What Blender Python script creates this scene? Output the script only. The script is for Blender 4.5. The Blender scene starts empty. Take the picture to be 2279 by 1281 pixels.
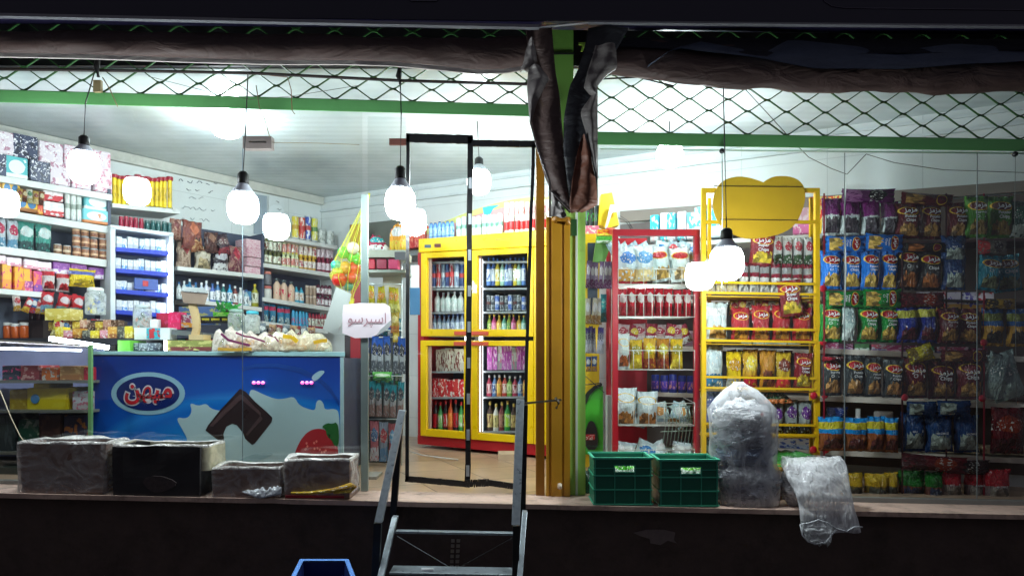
import bpy, bmesh, math, random
from mathutils import Vector, Matrix, noise
random.seed(7)
SC = bpy.context.scene
COL = SC.collection
# ------------------------------------------------------------------ camera, world, exposure
F, CX, HZ = 1500.0, 1139.5, 800.0          # focal length, centre column and horizon row of a 2279 x 1281 photograph
EYE = 1.65
cd = bpy.data.cameras.new("camera"); cam = bpy.data.objects.new("camera", cd); COL.objects.link(cam)
cam.location = (0, 0, EYE); cam.rotation_euler = (math.radians(90), 0, 0)
cd.sensor_width = 36; cd.lens = 36 * F / 2279; cd.shift_y = (HZ - 640.5) / 2279
cd.clip_start = .05; cd.clip_end = 200
SC.camera = cam
w = bpy.data.worlds.new("World"); SC.world = w; w.use_nodes = True
w.node_tree.nodes["Background"].inputs[0].default_value = (.84, .82, 1.0, 1)
w.node_tree.nodes["Background"].inputs[1].default_value = .075
SC.view_settings.view_transform = 'Standard'; SC.view_settings.look = 'None'
SC.view_settings.gamma = 1; SC.view_settings.exposure = 0.6; SC.view_settings.use_curve_mapping = False
SC.cycles.max_bounces = 7; SC.cycles.transparent_max_bounces = 24; SC.cycles.diffuse_bounces = 4
SC.cycles.glossy_bounces = 3; SC.cycles.caustics_reflective = False; SC.cycles.caustics_refractive = False
SC.cycles.sample_clamp_indirect = 4; SC.cycles.use_denoising = True
BULB_OUT, BULB_IN = 84.0, 88.0
DY = 3.97                                  # shop front glass

# ------------------------------------------------------------------ geometry helpers
def P(px, py, Y):
    return Vector(((px - CX) / F * Y, Y, EYE + (HZ - py) / F * Y))
class Pl:                                   # a vertical plane through two plan points
    def __init__(s, a, b):
        s.a = Vector(a); s.b = Vector(b); s.d = (s.b - s.a).normalized(); s.th = math.atan2(s.d.y, s.d.x)
        s.fr = Vector((math.sin(s.th), -math.cos(s.th)))
    def off(s, k): return Pl(s.a + s.fr * k, s.b + s.fr * k)
    def Y(s, px):
        k = (px - CX) / F                   # X = k Y
        # (kY - ax) dy - (Y - ay) dx = 0
        return (s.a.x * s.d.y - s.a.y * s.d.x) / (k * s.d.y - s.d.x)
    def hit(s, px, py): return P(px, py, s.Y(px))
ZC = EYE + 1.75
def zf(x): return EYE - .7915 - .0211 * x   # floor and sill fall slightly towards one side
WL = Pl((-3.83, 5.05), (-2.06, 7.29))
WR = Pl((-2.06, 7.29), (3.43, 4.59))

class MB:
    def __init__(s): s.v = []; s.f = []; s.m = []; s.sm = []
    def add(s, vs, fs, m=0, smooth=False):
        k = len(s.v); s.v += [tuple(v) for v in vs]
        for f in fs: s.f.append([k + i for i in f]); s.m.append(m); s.sm.append(smooth)
        return s
    def box(s, x0, x1, y0, y1, z0, z1, m=0):
        return s.hexa([(x0,y0,z0),(x1,y0,z0),(x1,y1,z0),(x0,y1,z0),(x0,y0,z1),(x1,y0,z1),(x1,y1,z1),(x0,y1,z1)], m)
    def hexa(s, c, m=0):
        return s.add(c, [(0,3,2,1),(4,5,6,7),(0,1,5,4),(1,2,6,5),(2,3,7,6),(3,0,4,7)], m)
    def lathe(s, prof, n=12, m=0, c=(0,0,0), smooth=True, cap=True):
        vs = []; fs = []
        for r, z in prof:
            for i in range(n):
                a = 2*math.pi*i/n; vs.append((c[0]+r*math.cos(a), c[1]+r*math.sin(a), c[2]+z))
        for j in range(len(prof)-1):
            for i in range(n):
                i2 = (i+1) % n; fs.append((j*n+i, j*n+i2, (j+1)*n+i2, (j+1)*n+i))
        s.add(vs, fs, m, smooth)
        if cap:
            k = len(s.v)-len(vs)
            s.f.append([k+i for i in range(n)][::-1]); s.m.append(m); s.sm.append(False)
            s.f.append([k+(len(prof)-1)*n+i for i in range(n)]); s.m.append(m); s.sm.append(False)
        return s
    def tube(s, pts, r, n=6, m=0):
        pts = [Vector(p) for p in pts]; vs = []; fs = []
        for i, p in enumerate(pts):
            t = (pts[min(i+1, len(pts)-1)] - pts[max(i-1, 0)]).normalized()
            u = t.cross(Vector((0, 0, 1)));
            if u.length < .05: u = t.cross(Vector((0, 1, 0)))
            u.normalize(); q = t.cross(u)
            rr = r[i] if isinstance(r, (list, tuple)) else r
            for k in range(n):
                a = 2*math.pi*(k+.5)/n; vs.append(p + (u*math.cos(a) + q*math.sin(a))*rr)
        for j in range(len(pts)-1):
            for k in range(n):
                k2 = (k+1) % n; fs.append((j*n+k, j*n+k2, (j+1)*n+k2, (j+1)*n+k))
        fs.append(tuple(range(n))[::-1]); fs.append(tuple((len(pts)-1)*n+k for k in range(n)))
        return s.add(vs, fs, m, n > 4)
    def bar(s, a, b, wx, wy, m=0):          # box bar between two points, wx across the picture, wy in depth
        a = Vector(a); b = Vector(b); t = (b-a).normalized()
        q = Vector((0, 1, 0)); u = t.cross(q).normalized()
        c = []
        for p in (a, b):
            for sx, sy in ((-1,-1),(1,-1),(1,1),(-1,1)): c.append(p + u*sx*wx/2 + q*sy*wy/2)
        return s.hexa([c[0],c[1],c[2],c[3],c[4],c[5],c[6],c[7]], m)
    def prism(s, outline, y0, y1, m=0):     # outline in (x, z)
        n = len(outline)
        vs = [(x, y0, z) for x, z in outline] + [(x, y1, z) for x, z in outline]
        fs = [tuple(range(n)), tuple(range(n, 2*n))[::-1]] + [(i, n+i, n+(i+1) % n, (i+1) % n) for i in range(n)]
        return s.add(vs, fs, m)
    def mesh(s, name, mats, fix=True):
        me = bpy.data.meshes.new(name); me.from_pydata(s.v, [], s.f)
        for x in (mats if isinstance(mats, (list, tuple)) else [mats]): me.materials.append(x)
        me.polygons.foreach_set("material_index", s.m); me.polygons.foreach_set("use_smooth", s.sm)
        if fix:
            bm = bmesh.new(); bm.from_mesh(me); bmesh.ops.recalc_face_normals(bm, faces=bm.faces); bm.to_mesh(me); bm.free()
        me.update(); return me
    def build(s, name, mats, parent=None, loc=None, bevel=0):
        return link(name, s.mesh(name, mats), parent, loc, bevel)
def link(name, me, parent=None, loc=None, bevel=0):
    o = bpy.data.objects.new(name, me); COL.objects.link(o)
    if parent: o.parent = parent
    if loc is not None: o.location = loc
    if bevel:
        b = o.modifiers.new("bevel", 'BEVEL'); b.width = bevel; b.segments = 2; b.limit_method = 'ANGLE'
    return o
def empty(name, loc=(0,0,0), rz=0):
    o = bpy.data.objects.new(name, None); COL.objects.link(o); o.location = loc; o.rotation_euler = (0, 0, rz)
    o.empty_display_size = .05; return o
def tag(o, label, cat, group=None):
    o["label"] = label; o["category"] = cat
    if group: o["group"] = group
    return o
def struct(o, label=None):
    o["kind"] = "structure"
    if label: o["label"] = label
    return o
def copy_tree(o, parent=None):
    c = o.copy(); COL.objects.link(c); c.parent = parent
    for ch in o.children: copy_tree(ch, c)
    return c
ORD = "first second third fourth fifth sixth seventh eighth ninth tenth eleventh twelfth thirteenth fourteenth fifteenth sixteenth seventeenth eighteenth nineteenth twentieth".split()
def recentre(o):                            # put the origin of a mesh at its base
    me = o.data; n = len(me.vertices)
    xs = [v.co.copy() for v in me.vertices]
    c = Vector((sum(v.x for v in xs)/n, sum(v.y for v in xs)/n, min(v.z for v in xs)))
    for v in me.vertices: v.co -= c
    o.location = o.location + c; return o

# ------------------------------------------------------------------ materials
MC = {}
def N(nt, t, **kw):
    n = nt.nodes.new(t)
    for k, v in kw.items():
        if k == 'op': n.operation = v
        elif isinstance(k, str) and k.startswith('i'): n.inputs[int(k[1:])].default_value = v
        else: setattr(n, k, v)
    return n
def new_mat(name):
    m = bpy.data.materials.new(name); m.use_nodes = True; nt = m.node_tree
    b = nt.nodes["Principled BSDF"]; return m, nt, b
def srgb(c):
    return tuple(((x/255)/12.92 if x/255 <= .04045 else ((x/255+.055)/1.055)**2.4) for x in c) + (1,)
def pm(c, rough=.5, metal=0, var=.12, bump=.0, scale=14, coat=0, dirt=0, key=None, bd=.01):
    """plain paint, plastic, metal or cloth: c in sRGB 0-255"""
    k = ('pm', c, rough, metal, var, bump, scale, coat, dirt, bd)
    if k in MC: return MC[k]
    m, nt, b = new_mat("paint"); L = nt.links
    co = N(nt, 'ShaderNodeTexCoord'); nz = N(nt, 'ShaderNodeTexNoise'); nz.inputs['Scale'].default_value = scale; nz.inputs['Detail'].default_value = 5
    L.new(co.outputs['Object'], nz.inputs['Vector'])
    mx = N(nt, 'ShaderNodeMixRGB'); base = srgb(c)
    mx.inputs[1].default_value = tuple(max(0, x*(1-var)) for x in base[:3]) + (1,)
    mx.inputs[2].default_value = tuple(min(1, x*(1+var)) for x in base[:3]) + (1,)
    L.new(nz.outputs['Fac'], mx.inputs[0]); last = mx.outputs[0]
    if dirt:
        n2 = N(nt, 'ShaderNodeTexNoise'); n2.inputs['Scale'].default_value = scale*.35; n2.inputs['Detail'].default_value = 8; n2.inputs['Roughness'].default_value = .7
        L.new(co.outputs['Object'], n2.inputs['Vector'])
        r = N(nt, 'ShaderNodeValToRGB'); r.color_ramp.elements[0].position = .5; r.color_ramp.elements[1].position = .68
        L.new(n2.outputs['Fac'], r.inputs[0]); mu = N(nt, 'ShaderNodeMath', op='MULTIPLY'); mu.inputs[1].default_value = dirt; L.new(r.outputs[0], mu.inputs[0])
        m2 = N(nt, 'ShaderNodeMixRGB'); m2.inputs[2].default_value = srgb((48, 40, 34)); L.new(mu.outputs[0], m2.inputs[0]); L.new(last, m2.inputs[1]); last = m2.outputs[0]
    L.new(last, b.inputs['Base Color'])
    rr = N(nt, 'ShaderNodeMapRange'); rr.inputs['To Min'].default_value = max(.03, rough-.1); rr.inputs['To Max'].default_value = min(1, rough+.12)
    L.new(nz.outputs['Fac'], rr.inputs['Value']); L.new(rr.outputs[0], b.inputs['Roughness'])
    b.inputs['Metallic'].default_value = metal; b.inputs['Coat Weight'].default_value = coat
    if bump:
        bp = N(nt, 'ShaderNodeBump'); bp.inputs['Strength'].default_value = bump; bp.inputs['Distance'].default_value = bd
        L.new(nz.outputs['Fac'], bp.inputs['Height']); L.new(bp.outputs[0], b.inputs['Normal'])
    MC[k] = m; return m
def emis(c, s):
    k = ('em', c, s)
    if k in MC: return MC[k]
    m, nt, b = new_mat("glowing_diffuser"); b.inputs['Base Color'].default_value = (.9,.9,.9,1)
    b.inputs['Emission Color'].default_value = tuple(c) + (1,); b.inputs['Emission Strength'].default_value = s
    MC[k] = m; return m
def glass_mat(tint=(.97, .985, .98), k_rough=0.0, refl=1.0):
    k = ('gl', tint, k_rough, refl)
    if k in MC: return MC[k]
    m, nt, b = new_mat("pane_glass"); L = nt.links; nt.nodes.remove(b)
    t = N(nt, 'ShaderNodeBsdfTransparent'); t.inputs[0].default_value = tint + (1,)
    g = N(nt, 'ShaderNodeBsdfGlossy'); g.inputs['Roughness'].default_value = k_rough; g.inputs[0].default_value = (.95,1,1,1)
    ge = N(nt, 'ShaderNodeNewGeometry'); d = N(nt, 'ShaderNodeVectorMath', operation='DOT_PRODUCT'); L.new(ge.outputs['Incoming'], d.inputs[0]); L.new(ge.outputs['True Normal'], d.inputs[1])
    ab = N(nt, 'ShaderNodeMath', op='ABSOLUTE'); L.new(d.outputs['Value'], ab.inputs[0]); om = N(nt, 'ShaderNodeMath', op='SUBTRACT'); om.inputs[0].default_value = 1; L.new(ab.outputs[0], om.inputs[1])
    pw = N(nt, 'ShaderNodeMath', op='POWER'); pw.inputs[1].default_value = 5; L.new(om.outputs[0], pw.inputs[0])
    mu = N(nt, 'ShaderNodeMath', op='MULTIPLY_ADD'); mu.use_clamp = True; mu.inputs[1].default_value = .96; mu.inputs[2].default_value = .04*refl; L.new(pw.outputs[0], mu.inputs[0])
    mx = N(nt, 'ShaderNodeMixShader'); L.new(mu.outputs[0], mx.inputs[0]); L.new(t.outputs[0], mx.inputs[1]); L.new(g.outputs[0], mx.inputs[2])
    L.new(mx.outputs[0], nt.nodes['Material Output'].inputs[0]); MC[k] = m; return m
def film_mat(c=(225, 232, 235), lo=.12, hi=.75, scale=9, rough=.18, stretch=(1, 1, 1), bump=.9):
    """crinkled translucent plastic film"""
    k = ('film', c, lo, hi, scale, rough, stretch, bump)
    if k in MC: return MC[k]
    m, nt, b = new_mat("plastic_film"); L = nt.links
    co = N(nt, 'ShaderNodeTexCoord'); mp = N(nt, 'ShaderNodeMapping'); mp.inputs['Scale'].default_value = stretch; L.new(co.outputs['Object'], mp.inputs['Vector'])
    nz = N(nt, 'ShaderNodeTexNoise'); nz.inputs['Scale'].default_value = scale; nz.inputs['Detail'].default_value = 4; nz.inputs['Distortion'].default_value = 1.6
    L.new(mp.outputs[0], nz.inputs['Vector'])
    a = N(nt, 'ShaderNodeMath', op='SUBTRACT'); a.inputs[1].default_value = .5; L.new(nz.outputs['Fac'], a.inputs[0])
    ab = N(nt, 'ShaderNodeMath', op='ABSOLUTE'); L.new(a.outputs[0], ab.inputs[0])
    r = N(nt, 'ShaderNodeMapRange'); r.inputs['From Min'].default_value = 0; r.inputs['From Max'].default_value = .16; r.inputs['To Min'].default_value = hi; r.inputs['To Max'].default_value = lo
    L.new(ab.outputs[0], r.inputs['Value'])
    lw = N(nt, 'ShaderNodeLayerWeight'); lw.inputs[0].default_value = .35
    ad = N(nt, 'ShaderNodeMath', op='ADD'); ad.use_clamp = True; L.new(r.outputs[0], ad.inputs[0])
    mu = N(nt, 'ShaderNodeMath', op='MULTIPLY'); mu.inputs[1].default_value = .5; L.new(lw.outputs['Facing'], mu.inputs[0]); L.new(mu.outputs[0], ad.inputs[1])
    b.inputs['Base Color'].default_value = srgb(c); b.inputs['Roughness'].default_value = rough; b.inputs['Specular IOR Level'].default_value = .8
    bp = N(nt, 'ShaderNodeBump'); bp.inputs['Strength'].default_value = bump; bp.inputs['Distance'].default_value = .02; L.new(nz.outputs['Fac'], bp.inputs['Height']); L.new(bp.outputs[0], b.inputs['Normal'])
    t = N(nt, 'ShaderNodeBsdfTransparent'); mx = N(nt, 'ShaderNodeMixShader')
    L.new(ad.outputs[0], mx.inputs[0]); L.new(t.outputs[0], mx.inputs[1]); L.new(b.outputs[0], mx.inputs[2]); L.new(mx.outputs[0], nt.nodes['Material Output'].inputs[0])
    MC[k] = m; return m
def tile_mat(c, grout, tw, th, axes='XZ', rough=.25, mortar=.006, var=.05, off=0.0, rot=0):
    m, nt, b = new_mat("tiles"); L = nt.links
    co = N(nt, 'ShaderNodeTexCoord'); sp = N(nt, 'ShaderNodeSeparateXYZ'); cb = N(nt, 'ShaderNodeCombineXYZ')
    L.new(co.outputs['Object'], sp.inputs[0]); L.new(sp.outputs[axes[0]], cb.inputs[0]); L.new(sp.outputs[axes[1]], cb.inputs[1])
    mp = N(nt, 'ShaderNodeMapping'); mp.inputs['Rotation'].default_value = (0, 0, rot); L.new(cb.outputs[0], mp.inputs[0])
    br = N(nt, 'ShaderNodeTexBrick'); br.offset = off; br.inputs['Scale'].default_value = 1; br.inputs['Brick Width'].default_value = tw; br.inputs['Row Height'].default_value = th
    br.inputs['Mortar Size'].default_value = mortar; br.inputs['Mortar Smooth'].default_value = .3
    L.new(mp.outputs[0], br.inputs['Vector'])
    bc = srgb(c); br.inputs['Color1'].default_value = bc; br.inputs['Color2'].default_value = tuple(x*(1-var*2) for x in bc[:3]) + (1,); br.inputs['Mortar'].default_value = srgb(grout)
    nz = N(nt, 'ShaderNodeTexNoise'); nz.inputs['Scale'].default_value = 3.5; nz.inputs['Detail'].default_value = 7; nz.inputs['Roughness'].default_value = .65; L.new(co.outputs['Object'], nz.inputs['Vector'])
    mr = N(nt, 'ShaderNodeMapRange'); mr.inputs['From Min'].default_value = .3; mr.inputs['From Max'].default_value = .75; mr.inputs['To Min'].default_value = 1; mr.inputs['To Max'].default_value = 1-var*3
    L.new(nz.outputs['Fac'], mr.inputs['Value'])
    mx = N(nt, 'ShaderNodeMixRGB', blend_type='MULTIPLY'); mx.inputs[0].default_value = 1; L.new(br.outputs['Color'], mx.inputs[1]); L.new(mr.outputs[0], mx.inputs[2])
    L.new(mx.outputs[0], b.inputs['Base Color']); b.inputs['Roughness'].default_value = rough
    bp = N(nt, 'ShaderNodeBump'); bp.inputs['Strength'].default_value = .4; bp.inputs['Distance'].default_value = .004; bp.invert = True; L.new(br.outputs['Fac'], bp.inputs['Height']); L.new(bp.outputs[0], b.inputs['Normal'])
    return m
def bag_mat(base, kind='chips', logo=(170, 20, 28), food=(225, 178, 60), top=None, rough=.2, bump=.8):
    """printed foil bag; picture printed by position on the bag (Generated x across, z up)"""
    k = ('bag', base, kind, logo, food, top, rough)
    if k in MC: return MC[k]
    m, nt, b = new_mat("printed_foil"); L = nt.links
    co = N(nt, 'ShaderNodeTexCoord'); sp = N(nt, 'ShaderNodeSeparateXYZ'); L.new(co.outputs['Generated'], sp.inputs[0])
    X, Z = sp.outputs['X'], sp.outputs['Z']
    def M(op, a, bb, c=None):
        n = N(nt, 'ShaderNodeMath', op=op)
        for i, q in enumerate((a, bb, c)):
            if q is None: continue
            if isinstance(q, (int, float)): n.inputs[i].default_value = q
            else: L.new(q, n.inputs[i])
        return n.outputs[0]
    nz = N(nt, 'ShaderNodeTexNoise'); nz.inputs['Scale'].default_value = 5; nz.inputs['Detail'].default_value = 4; nz.inputs['Distortion'].default_value = .6
    L.new(co.outputs['Generated'], nz.inputs['Vector']); nf = nz.outputs['Fac']
    vo = N(nt, 'ShaderNodeTexVoronoi'); vo.inputs['Scale'].default_value = 5.5; L.new(co.outputs['Generated'], vo.inputs['Vector'])
    cur = N(nt, 'ShaderNodeRGB'); cur.outputs[0].default_value = srgb(base); last = cur.outputs[0]
    def mix(fac, col, last):
        n = N(nt, 'ShaderNodeMixRGB'); L.new(fac, n.inputs[0]); L.new(last, n.inputs[1])
        if isinstance(col, tuple): n.inputs[2].default_value = srgb(col)
        else: L.new(col, n.inputs[2])
        return n.outputs[0]
    if top: last = mix(M('GREATER_THAN', M('ADD', Z, M('MULTIPLY', M('SUBTRACT', nf, .5), .12)), .52), top, last)
    if kind in ('chips', 'band', 'snack'):
        # food heap at the bottom
        hz = .36 if kind != 'snack' else .45
        edge = M('ADD', M('MULTIPLY', nf, .35), M('MULTIPLY', X, -.10))
        fm = M('MULTIPLY', M('LESS_THAN', M('ADD', Z, M('MULTIPLY', M('SUBTRACT', nf, .5), .5)), hz), M('GREATER_THAN', Z, .08))
        fm = M('MULTIPLY', fm, M('LESS_THAN', M('ABSOLUTE', M('SUBTRACT', X, .52), 0), .36))
        r = N(nt, 'ShaderNodeValToRGB'); r.color_ramp.elements[0].color = srgb(tuple(int(x*.55) for x in food)); r.color_ramp.elements[1].color = srgb(food)
        r.color_ramp.elements[0].position = .25; r.color_ramp.elements[1].position = .7; L.new(vo.outputs['Color'], r.inputs[0])
        last = mix(fm, r.outputs[0], last)
    if kind == 'chips':
        dx = M('DIVIDE', M('SUBTRACT', X, .5), .40); dz = M('DIVIDE', M('SUBTRACT', M('SUBTRACT', Z, .74), M('MULTIPLY', M('SUBTRACT', X, .5), -.04)), .115)
        d = M('SQRT', M('ADD', M('MULTIPLY', dx, dx), M('MULTIPLY', dz, dz)), 0)
        last = mix(M('LESS_THAN', d, 1.0), (235, 190, 60), last); last = mix(M('LESS_THAN', d, .86), logo, last)
    if kind == 'band':
        last = mix(M('LESS_THAN', M('ABSOLUTE', M('SUBTRACT', Z, M('ADD', .72, M('MULTIPLY', nf, .06))), 0), .10), logo, last)
    if kind == 'nuts':
        r = N(nt, 'ShaderNodeValToRGB'); r.color_ramp.elements[0].color = srgb(base); r.color_ramp.elements[1].color = srgb(food); L.new(vo.outputs['Color'], r.inputs[0])
        last = mix(M('GREATER_THAN', nf, .45), r.outputs[0], last)
        last = mix(M('LESS_THAN', M('ADD', M('ABSOLUTE', M('SUBTRACT', X, .5), 0), M('ABSOLUTE', M('SUBTRACT', Z, .7), 0)), .26), logo, last)
    if kind == 'blotch':
        hi = N(nt, 'ShaderNodeTexNoise'); hi.inputs['Scale'].default_value = 13; hi.inputs['Detail'].default_value = 2; L.new(co.outputs['Generated'], hi.inputs['Vector'])
        dx = M('DIVIDE', M('SUBTRACT', X, .5), .36); dz = M('DIVIDE', M('SUBTRACT', Z, .64), .17)
        d = M('ADD', M('ADD', M('MULTIPLY', dx, dx), M('MULTIPLY', dz, dz)), M('MULTIPLY', M('SUBTRACT', nf, .5), 1.4))
        last = mix(M('LESS_THAN', d, 1.0), logo, last)
        fm = M('MULTIPLY', M('LESS_THAN', M('ADD', Z, M('MULTIPLY', nf, .25)), .46), M('GREATER_THAN', vo.outputs['Distance'], .30))
        last = mix(fm, food, last)
        last = mix(M('MULTIPLY', M('GREATER_THAN', hi.outputs['Fac'], .60), M('LESS_THAN', M('ABSOLUTE', M('SUBTRACT', Z, .62), 0), .12)), (226, 222, 214), last)
    L.new(last, b.inputs['Base Color']); b.inputs['Roughness'].default_value = rough; b.inputs['Specular IOR Level'].default_value = .7
    cr = N(nt, 'ShaderNodeTexNoise'); cr.inputs['Scale'].default_value = 9; cr.inputs['Detail'].default_value = 3; cr.inputs['Distortion'].default_value = 1.2
    mp = N(nt, 'ShaderNodeMapping'); mp.inputs['Scale'].default_value = (1, 1, .45); L.new(co.outputs['Generated'], mp.inputs[0]); L.new(mp.outputs[0], cr.inputs['Vector'])
    bp = N(nt, 'ShaderNodeBump'); bp.inputs['Strength'].default_value = bump; bp.inputs['Distance'].default_value = .03; L.new(cr.outputs['Fac'], bp.inputs['Height']); L.new(bp.outputs[0], b.inputs['Normal'])
    MC[k] = m; return m
def print_mat(base, a, c, kind='blocks', rough=.4, scale=1.0):
    """printed carton or label: a = second colour, c = accent"""
    k = ('print', base, a, c, kind, rough, scale)
    if k in MC: return MC[k]
    m, nt, b = new_mat("printed_carton"); L = nt.links
    co = N(nt, 'ShaderNodeTexCoord'); oi = N(nt, 'ShaderNodeObjectInfo')
    ad = N(nt, 'ShaderNodeVectorMath', operation='ADD'); L.new(co.outputs['Generated'], ad.inputs[0]); 
    sc = N(nt, 'ShaderNodeVectorMath', operation='SCALE'); sc.inputs['Scale'].default_value = 7; cb = N(nt, 'ShaderNodeCombineXYZ'); L.new(oi.outputs['Random'], cb.inputs[1]); L.new(cb.outputs[0], sc.inputs[0]); L.new(sc.outputs[0], ad.inputs[1])
    sp = N(nt, 'ShaderNodeSeparateXYZ'); L.new(co.outputs['Generated'], sp.inputs[0]); X, Z = sp.outputs['X'], sp.outputs['Z']
    def M(op, p, q):
        n = N(nt, 'ShaderNodeMath', op=op)
        for i, v in enumerate((p, q)):
            if isinstance(v, (int, float)): n.inputs[i].default_value = v
            else: L.new(v, n.inputs[i])
        return n.outputs[0]
    def mix(fac, col, last):
        n = N(nt, 'ShaderNodeMixRGB'); L.new(fac, n.inputs[0]); n.inputs[2].default_value = srgb(col)
        if isinstance(last, tuple): n.inputs[1].default_value = srgb(last)
        else: L.new(last, n.inputs[1])
        return n.outputs[0]
    nz = N(nt, 'ShaderNodeTexNoise'); nz.inputs['Scale'].default_value = 4*scale; nz.inputs['Detail'].default_value = 3; L.new(ad.outputs[0], nz.inputs['Vector'])
    if kind == 'blocks':
        last = mix(M('LESS_THAN', Z, .38), a, base)
        last = mix(M('GREATER_THAN', nz.outputs['Fac'], .56), c, last)
    elif kind == 'oval':
        dx = M('DIVIDE', M('SUBTRACT', X, .5), .36); dz = M('DIVIDE', M('SUBTRACT', Z, .52), .32)
        d = M('ADD', M('MULTIPLY', dx, dx), M('MULTIPLY', dz, dz))
        last = mix(M('LESS_THAN', Z, .2), a, base); last = mix(M('LESS_THAN', d, 1), c, last)
        last = mix(M('GREATER_THAN', nz.outputs['Fac'], .66), a, last)
    elif kind == 'floral':
        last = mix(M('GREATER_THAN', nz.outputs['Fac'], .55), a, base)
        n2 = N(nt, 'ShaderNodeTexVoronoi'); n2.inputs['Scale'].default_value = 5*scale; va = N(nt, 'ShaderNodeVectorMath', operation='ADD'); L.new(ad.outputs[0], va.inputs[0]); L.new(nz.outputs['Color'], va.inputs[1]); L.new(va.outputs[0], n2.inputs['Vector'])
        last = mix(M('LESS_THAN', n2.outputs['Distance'], .33), c, last)
    elif kind == 'label':                   # wrap-around label at mid height
        last = mix(M('LESS_THAN', M('ABSOLUTE', M('SUBTRACT', Z, .42), 0), .24), a, base)
        last = mix(M('MULTIPLY', M('LESS_THAN', M('ABSOLUTE', M('SUBTRACT', Z, .42), 0), .2), M('GREATER_THAN', nz.outputs['Fac'], .55)), c, last)
    elif kind == 'can':
        last = mix(M('GREATER_THAN', nz.outputs['Fac'], .54), a, base)
        last = mix(M('GREATER_THAN', M('ABSOLUTE', M('SUBTRACT', Z, .5), 0), .44), (190, 195, 198), last)
        last = mix(M('LESS_THAN', M('ABSOLUTE', M('SUBTRACT', Z, .5), 0), .09), c, last)
    L.new(last, b.inputs['Base Color']); b.inputs['Roughness'].default_value = rough
    MC[k] = m; return m

# ------------------------------------------------------------------ unit-size stock meshes (1 wide, 1 deep, 1 high, base at z = 0)
TM = {}
def u_bottle(m, neck=.3, sh=.62):
    k = ('bottle', m.name, neck, sh)
    if k not in TM: TM[k] = MB().lathe([(.40,0),(.48,.02),(.48,sh-.04),(.45,sh+.02),(neck*.5,sh+.2),(neck*.5,.9)], 12).mesh("bottle", m)
    return TM[k]
def u_cap(m, neck=.3):
    k = ('cap', m.name, neck)
    if k not in TM: TM[k] = MB().lathe([(neck*.6,.88),(neck*.62,.9),(neck*.62,.985),(neck*.5,1)], 10).mesh("cap", m)
    return TM[k]
def u_can(m):
    k = ('can', m.name)
    if k not in TM: TM[k] = MB().lathe([(.40,0),(.48,.03),(.48,.95),(.42,.985),(.42,1)], 12).mesh("can", m)
    return TM[k]
def u_box(m):
    k = ('box', m.name)
    if k not in TM:
        mb = MB().box(-.5,.5,-.5,.5,0,1); me = mb.mesh("box", m)
        bm = bmesh.new(); bm.from_mesh(me); bmesh.ops.bevel(bm, geom=bm.edges[:], offset=.035, segments=2, affect='EDGES'); bm.to_mesh(me); bm.free()
        TM[k] = me
    return TM[k]
def u_jar(m, lid):
    k = ('jar', m.name, lid.name)
    if k not in TM: TM[k] = MB().lathe([(.42,0),(.48,.04),(.48,.72),(.4,.8)], 12).lathe([(.43,.8),(.45,.81),(.45,.98),(.42,1)], 12, 1).mesh("jar", [m, lid])
    return TM[k]
def u_bag(m, v=0, notch=True, full=1.0):
    k = ('bag', m.name, v, full)
    if k in TM: return TM[k]
    nx, nz = 12, 18; vs = []; fs = []
    for side in (-1, 1):
        for j in range(nz+1):
            z = j/nz
            for i in range(nx+1):
                u = i/nx*2-1
                th = max(0, math.sin(math.pi*min(1, max(0, (z-.04)/.92))))**.55 * max(0, 1-abs(u)**2.6)**.8
                nn = noise.noise(Vector((u*1.6+v*9.1, z*2.8, side*3+v)))
                n2 = noise.noise(Vector((u*4+v*5.3, z*6, side*7-v)))
                pinch = 1 - .07*math.sin(math.pi*z)*1.2
                x = u*.5*pinch + .012*n2*(abs(u) > .9)
                y = side*(.46*th*full*(1+.35*nn) + .10*n2*th**.5*.8) + (.10*math.sin(u*9+v)*(1-th) if z > .93 or z < .05 else 0)
                vs.append((x, y, z + .015*n2*(1-th) + (.02*abs(u)**2 if z > .9 else 0)))
    W1 = nx+1; K = W1*(nz+1)
    for s in (0, 1):
        for j in range(nz):
            for i in range(nx):
                a = s*K+j*W1+i; q = (a, a+1, a+1+W1, a+W1); fs.append(q if s == 0 else q[::-1])
    for j in range(nz):
        fs.append((j*W1, (j+1)*W1, K+(j+1)*W1, K+j*W1)); a = j*W1+nx; fs.append((a+W1, a, K+a, K+a+W1))
    for i in range(nx):
        fs.append((i+1, i, K+i, K+i+1)); a = nz*W1+i; fs.append((a, a+1, K+a+1, K+a))
    TM[k] = MB().add(vs, fs, 0, True).mesh("bag", m); return TM[k]
TX = {}
def text_mesh(body, m, bold=0.0, ext=.01, align='CENTER', key=None):
    k = (body, m.name, bold, ext)
    if k in TX: return TX[k]
    c = bpy.data.curves.new("lettering", "FONT"); c.body = body; c.align_x = 'CENTER'; c.offset = bold; c.extrude = ext; c.resolution_u = 3
    o = bpy.data.objects.new("lettering", c); COL.objects.link(o); bpy.context.view_layer.update()
    me = bpy.data.meshes.new_from_object(o.evaluated_get(bpy.context.evaluated_depsgraph_get())); bpy.data.objects.remove(o)
    xs = [v.co.x for v in me.vertices]; ys = [v.co.y for v in me.vertices]
    cx, cy, wd = (min(xs)+max(xs))/2, (min(ys)+max(ys))/2, max(xs)-min(xs)
    for v in me.vertices: x, y, z = v.co; v.co = ((x-cx)/wd, -z/wd, (y-cy)/wd)
    me.materials.clear(); me.materials.append(m); TX[k] = me; return me
FA_MIHAN = "\uFEE6\uFEEC\uFBFF\uFEE3"
FA_CHIPS = "\uFEB0\uFEE3\uFEB0\uFEE3"
FA_ESPR = "\uFEEE\uFEB3\uFEAE\uFB59\uFEB3\uFE8D"
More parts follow.
